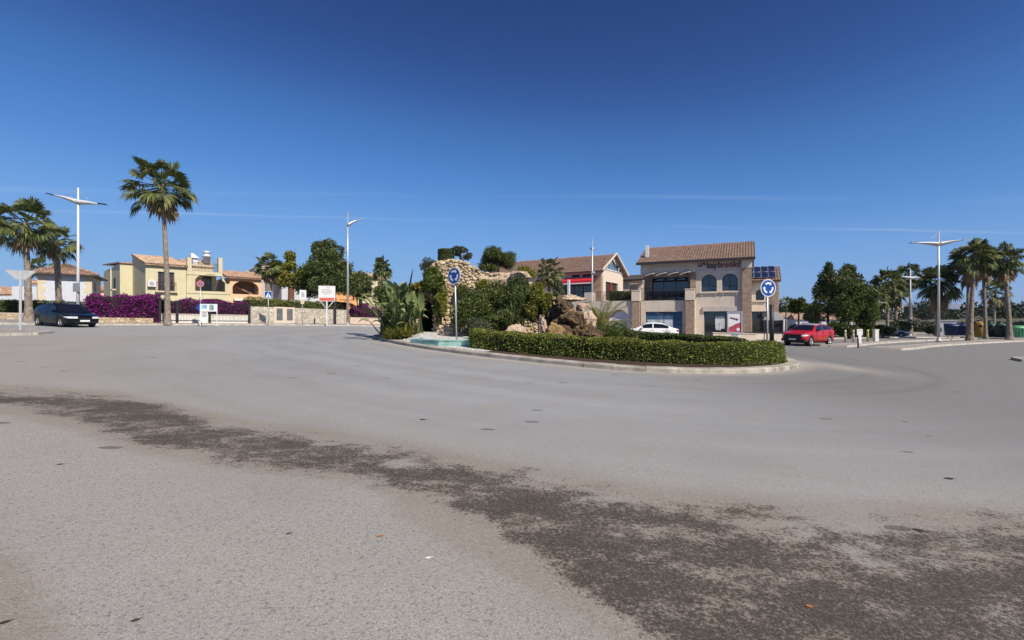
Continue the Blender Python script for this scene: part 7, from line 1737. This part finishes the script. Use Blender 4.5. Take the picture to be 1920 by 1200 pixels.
palm_px('small far fan palm beyond the kiosk', 1474, 92, 570, 310, 1.05, 0, n=24, nseg=14, dead=0)
palm_px('fan palm half hidden at the right flank of the big dark tree', 1642, 60, 560, 311, 1.2, 0, n=28, nseg=16, dead=6)
tree_px('big dark evergreen tree behind the red car', 1580, 55, 492, 636, 136, 27000, 0.25, m_leafdark, 321, nlumps=40, tr=0.25, ls=(0.22,0.38), limbs=8)
tree_px('upright dark tree forming the top left of the big evergreen', 1552, 56.5, 484, 590, 54, 6500, 0.25, m_leafdark, 322, nlumps=14, ls=(0.28,0.45))
tree_px('upright dark tree forming the top of the big evergreen', 1590, 57.5, 478, 585, 66, 8500, 0.25, m_leafdark, 323, nlumps=14, ls=(0.28,0.45))
tree_px('mid green tree on the right front of the big evergreen', 1606, 52.5, 522, 634, 84, 9500, 0.25, m_leafmid, 324, nlumps=18, ls=(0.25,0.4))
tree_px('small olive green tree right of the kiosk', 1497, 66, 545, 600, 44, 4000, 0.28, m_leafmid, 325, nlumps=12)
tree_px('slender dark tree between the small olive tree and the big evergreen', 1524, 60, 566, 618, 36, 3000, 0.26, m_leafdark, 326, nlumps=10)
for px, d_, py0, py1, w_, lab, mm, sd_ in ((1690, 66, 588, 628, 46, 'rounded dark bush left of the grey car', m_leafdark, 331), (1655, 58, 606, 634, 44, 'low dark hedge bush beside the dark car', m_leafdark, 332), (1752, 70, 600, 630, 28, 'dark bush left of the tall lamp', m_leafdark, 333), (1676, 64, 598, 628, 24, 'light olive bush near the farther lamp', m_leafolive, 334), (1562, 52, 600, 634, 50, 'dark shrub at the foot of the big evergreen, behind the red car roof', m_leafdark, 336), (1592, 51, 598, 634, 52, 'dark shrub at the foot of the big evergreen, behind the bollards', m_leafdark, 337), (1622, 54, 600, 632, 44, 'green shrub right of the bollards at the big evergreen', m_leafmid, 338), (1500, 62, 606, 626, 60, 'low dark shrub row beyond the kiosk', m_leafdark, 335)):
    l0 = GP(px, d_, 0.0); zt_ = ztop(py0,d_)-l0.z; w2 = w_/F*d_/2
    shrub('shrub', lab, 'shrub', l0, (w2*0.8, w2*0.7, zt_*0.42), 2600, 0.26, mm, sd_, 'bushes round the car park', height_up=1.1)
for k, (px, d_, lab, w_, h_) in enumerate(((1545, 84, 'white low building glimpsed under the big trees', 9, 2.4), (1500, 100, 'pale far building behind the small olive tree', 11, 3.0))):
    l0 = GP(px, d_, 0.0); t = thing('distant_building', lab, 'building', l0, R(-10)); mb = MB(); mb.box(-w_/2,w_/2,0,4,-0.5,h_); mb.build('wall', m_white, t); mb = MB(); mb.add([(-w_/2-0.3,-0.3,h_+0.003),(w_/2+0.3,-0.3,h_+0.003),(w_/2+0.3,4.3,h_+0.003),(-w_/2-0.3,4.3,h_+0.003),(-w_/2,2,h_+1),(w_/2,2,h_+1)], [(0,3,2,1),(0,1,5,4),(1,2,5),(2,3,4,5),(3,0,4)]); mb.build('roof', m_tile, t)
    for q in range(4): mb = MB(); mb.box(-w_/2+1+q*w_/4.5, -w_/2+1.9+q*w_/4.5, -0.03, -0.003, h_-1.6, h_-0.6); mb.build('window', m_dark, t)

# ------------------------------------------------------------------ far countryside
def hill_z(x_, y_):
    d = math.hypot(x_, y_); rise = max(0, d-125)
    n_ = mnoise.noise(Vector((x_*0.006, y_*0.006, 2.0)))
    return -1.25 + 0.1 + min(rise*0.022, 5.5 + rise*0.005)*(1+0.35*n_) if rise > 0 else -1.4
hx = np.linspace(-700, 1300, 80); hy = np.linspace(70, 1150, 50)
ms = bpy.data.materials.new('hillside_scrub'); nt, N_, L_, bs = nodes_of(ms); tcz = N_.new('ShaderNodeTexCoord'); n1 = N_.new('ShaderNodeTexNoise'); n1.inputs['Scale'].default_value = 0.06; n1.inputs['Detail'].default_value = 10
L_.new(tcz.outputs['Object'], n1.inputs['Vector']); r1 = N_.new('ShaderNodeValToRGB'); e = r1.color_ramp.elements; e[0].position = 0.38; e[0].color = (0.035,0.042,0.022,1); e[1].position = 0.66; e[1].color = (0.21,0.17,0.125,1); q = e.new(0.52); q.color = (0.10,0.095,0.055,1)
L_.new(n1.outputs['Fac'], r1.inputs['Fac']); L_.new(r1.outputs[0], bs.inputs['Base Color']); bs.inputs['Roughness'].default_value = 1.0
sheet(hx, hy, lambda X, Y: np.vectorize(hill_z)(X, Y), 'hillside', ms)
rng = np.random.default_rng(401); C_ = []; D_ = []; SZ = []
for k in range(900):
    d = rng.uniform(190, 520); u = rng.uniform(0.45, 1.18) if k < 720 else rng.uniform(-1.1, 0.45); X_ = u*d/math.sqrt(1+u*u*0.0); Y_ = d
    if mnoise.noise(Vector((X_*0.011, Y_*0.016, 9))) < -0.02 and k % 5: continue
    h = (rng.uniform(2.0, 4.6) + (rng.uniform(0,4.5) if k % 7 == 0 else 0))*(0.8 + d/700); w_ = h*rng.uniform(0.7, 1.6); zb = hill_z(X_, Y_); n = 240
    dd = unit(rng, n); C_.append(np.array([X_, Y_, zb+h*0.5]) + dd*np.array([w_*0.6, w_*0.6, h*0.52])*rng.uniform(0.55,1.05,(n,1))); D_.append(dd); SZ.append(np.full(n, 0.15*h))
C_ = np.concatenate(C_); v = []; SZ = np.concatenate(SZ); a = unit(rng, len(C_)); b = np.cross(a, unit(rng, len(C_))); b /= np.linalg.norm(b,axis=1)[:,None]+1e-9
v = np.stack([C_-a*SZ[:,None]*0.5, C_+b*SZ[:,None]*0.4, C_+a*SZ[:,None]*0.5, C_-b*SZ[:,None]*0.4], 1).reshape(-1,3)
tag(np_mesh('treeline', v, np.arange(len(v)).reshape(-1,4), m_leaffar), 'dark far off woodland on the hillside behind the car park', 'woodland', kind='stuff')
for k, (px, d_, py, w_, h_) in enumerate(((1657, 260, 574, 8, 5.5), (1672, 270, 577, 10, 4), (1868, 320, 583, 9, 3.6), (1884, 330, 584, 12, 3.6), (1900, 300, 586, 7, 3.5), (1795, 230, 592, 7, 3.2))):
    lab = ('white far house, tallest of the pair beyond the car park', 'wide pale far house next to the tall far one', 'far white house left of the far row', 'widest white house of the far row', 'small far white house at the right edge', 'small pale far house above the blue containers')[k]
    x_, y_ = (px-960)/F*d_, d_; t = thing('far_house', lab, 'house', (x_, y_, ztop(py, d_)-h_*0.4), R(20*k), 'far houses on the hillside'); mb = MB(); mb.box(-w_/2,w_/2,-3,3,-h_,h_*0.6); mb.build('wall', m_white, t); mb = MB(); mb.add([(-w_/2-0.3,-3.3,h_*0.6),(w_/2+0.3,-3.3,h_*0.6),(w_/2+0.3,3.3,h_*0.6),(-w_/2-0.3,3.3,h_*0.6),(-w_/2,0,h_*0.6+1.2),(w_/2,0,h_*0.6+1.2)], [(0,3,2,1),(0,1,5,4),(1,2,5),(2,3,4,5),(3,0,4)]); mb.build('roof', m_tilepale, t)
hedge_path('field_hedge', 'dark field hedge running behind the containers and the car park', 'hedge', catmull([(80,96),(92,95),(105,97),(122,102)], 6, False), 2.2, 1.7, 6000, 0.40, m_leaffar, 351, rough=0.3, top_var=0.3)
# mountains
mt = M('bare_mountain', (0.16,0.13,0.10), 1.0, var=0.3, scale=0.004)
mx_ = np.linspace(-14000, 24000, 140); my_ = np.linspace(12400, 21000, 26)
def mz(X, Y):
    o = np.zeros_like(X)
    for i in np.ndindex(X.shape):
        t = (Y[i]-12400)/8600; u = X[i]/Y[i]; n_ = mnoise.noise(Vector((u*9, Y[i]*0.0002, 0))) + 0.5*mnoise.noise(Vector((u*23, Y[i]*0.0005, 3))) + 0.22*mnoise.noise(Vector((u*60, Y[i]*0.001, 5)))
        e = max(0, min(1, (u-0.55)/0.3)); o[i] = -10 + max(0, 0.80 + 0.35*n_)*640*e*e*(3-2*e)*math.sin(math.pi*min(1,t))**0.7
    return o
sheet(mx_, my_, mz, 'mountains', mt)
# ------------------------------------------------------------------ dry leaves and scraps on the asphalt
m_dry = M('dry_orange_leaf', (0.40,0.17,0.05), 0.8, var=0.3, scale=30); m_drydark = M('dry_dark_leaf', (0.05,0.04,0.03), 0.9, var=0.3, scale=30); m_scrap = M('white_paper', (0.75,0.74,0.70), 0.8, var=0.05)
def ground_hit(px, py):
    v = (py-600)/F; u = (px-960)/F; d = CH/(v + 0.01 - 0.03*u)
    return Vector((u*d, d, gz(u*d, d)))
for px, py, lab, m_, s_, rz in ((712, 1006, 'curled orange dry leaf on the pale asphalt', m_dry, 0.024, 20), (1519, 1138, 'orange dry leaf lying on the dark stained asphalt', m_dry, 0.024, -15), (541, 1001, 'dark dry leaf left of the orange one', m_drydark, 0.02, 40), (112, 871, 'dark flat scrap on the asphalt far left', m_drydark, 0.03, 5), (803, 1047, 'small white scrap of paper on the asphalt', m_scrap, 0.022, 15), (254, 1164, 'dark leaf near the bottom edge, on pale asphalt', m_drydark, 0.022, 30), (793, 787, 'dark flat scrap on the road ahead', m_drydark, 0.05, 0), (1780, 898, 'dark flat scrap on the road at the right', m_drydark, 0.05, -10), (1722, 995, 'thin dark twig on the asphalt at the right', m_drydark, 0.04, -30), (8, 1168, 'dark leaf at the lower left edge', m_drydark, 0.025, 30)):
    p = ground_hit(px, py); t = thing('dry_leaf' if m_ is not m_scrap else 'paper_scrap', lab, 'litter', p, R(rz)); mb = MB(); n = 8; vs = []
    for i in range(n+1):
        q = i/n; w_ = 0.55*math.sin(math.pi*min(1, q*0.92+0.04))*s_; x_ = (q-0.5)*2*s_; z_ = 0.003 + 0.14*s_*abs(q-0.5)**1.5*2
        vs += [(x_, -w_, z_+0.15*w_), (x_, 0, z_), (x_, w_, z_+0.2*w_)]
    mb.add(vs, [(i*3+j, i*3+j+1, i*3+4+j, i*3+3+j) for i in range(n) for j in (0,1)], 0, True); mb.build('blade', m_, t)
    mb = MB(); mb.tube([(s_,0,0.01),(s_*1.5,0.1*s_,0.006)], 0.0015, 4); mb.build('stalk', m_, t)
# ------------------------------------------------------------------ the air
hz_ = bpy.data.materials.new('thin_air'); hz_.use_nodes = True; nt = hz_.node_tree
for n in list(nt.nodes):
    if n.type == 'BSDF_PRINCIPLED': nt.nodes.remove(n)
pv_ = nt.nodes.new('ShaderNodeVolumePrincipled'); pv_.inputs['Color'].default_value = (0.55,0.72,1.0,1); pv_.inputs['Density'].default_value = 0.00005; pv_.inputs['Anisotropy'].default_value = 0.0
nt.links.new(pv_.outputs[0], nt.nodes['Material Output'].inputs['Volume'])
ztop_all = max(v.co.z for v in bpy.data.objects['mountains'].data.vertices)
mb = MB(); mb.box(-15000, 26000, -3500, 23000, -11, ztop_all + 5); tag(mb.build('haze', hz_), kind='stuff')
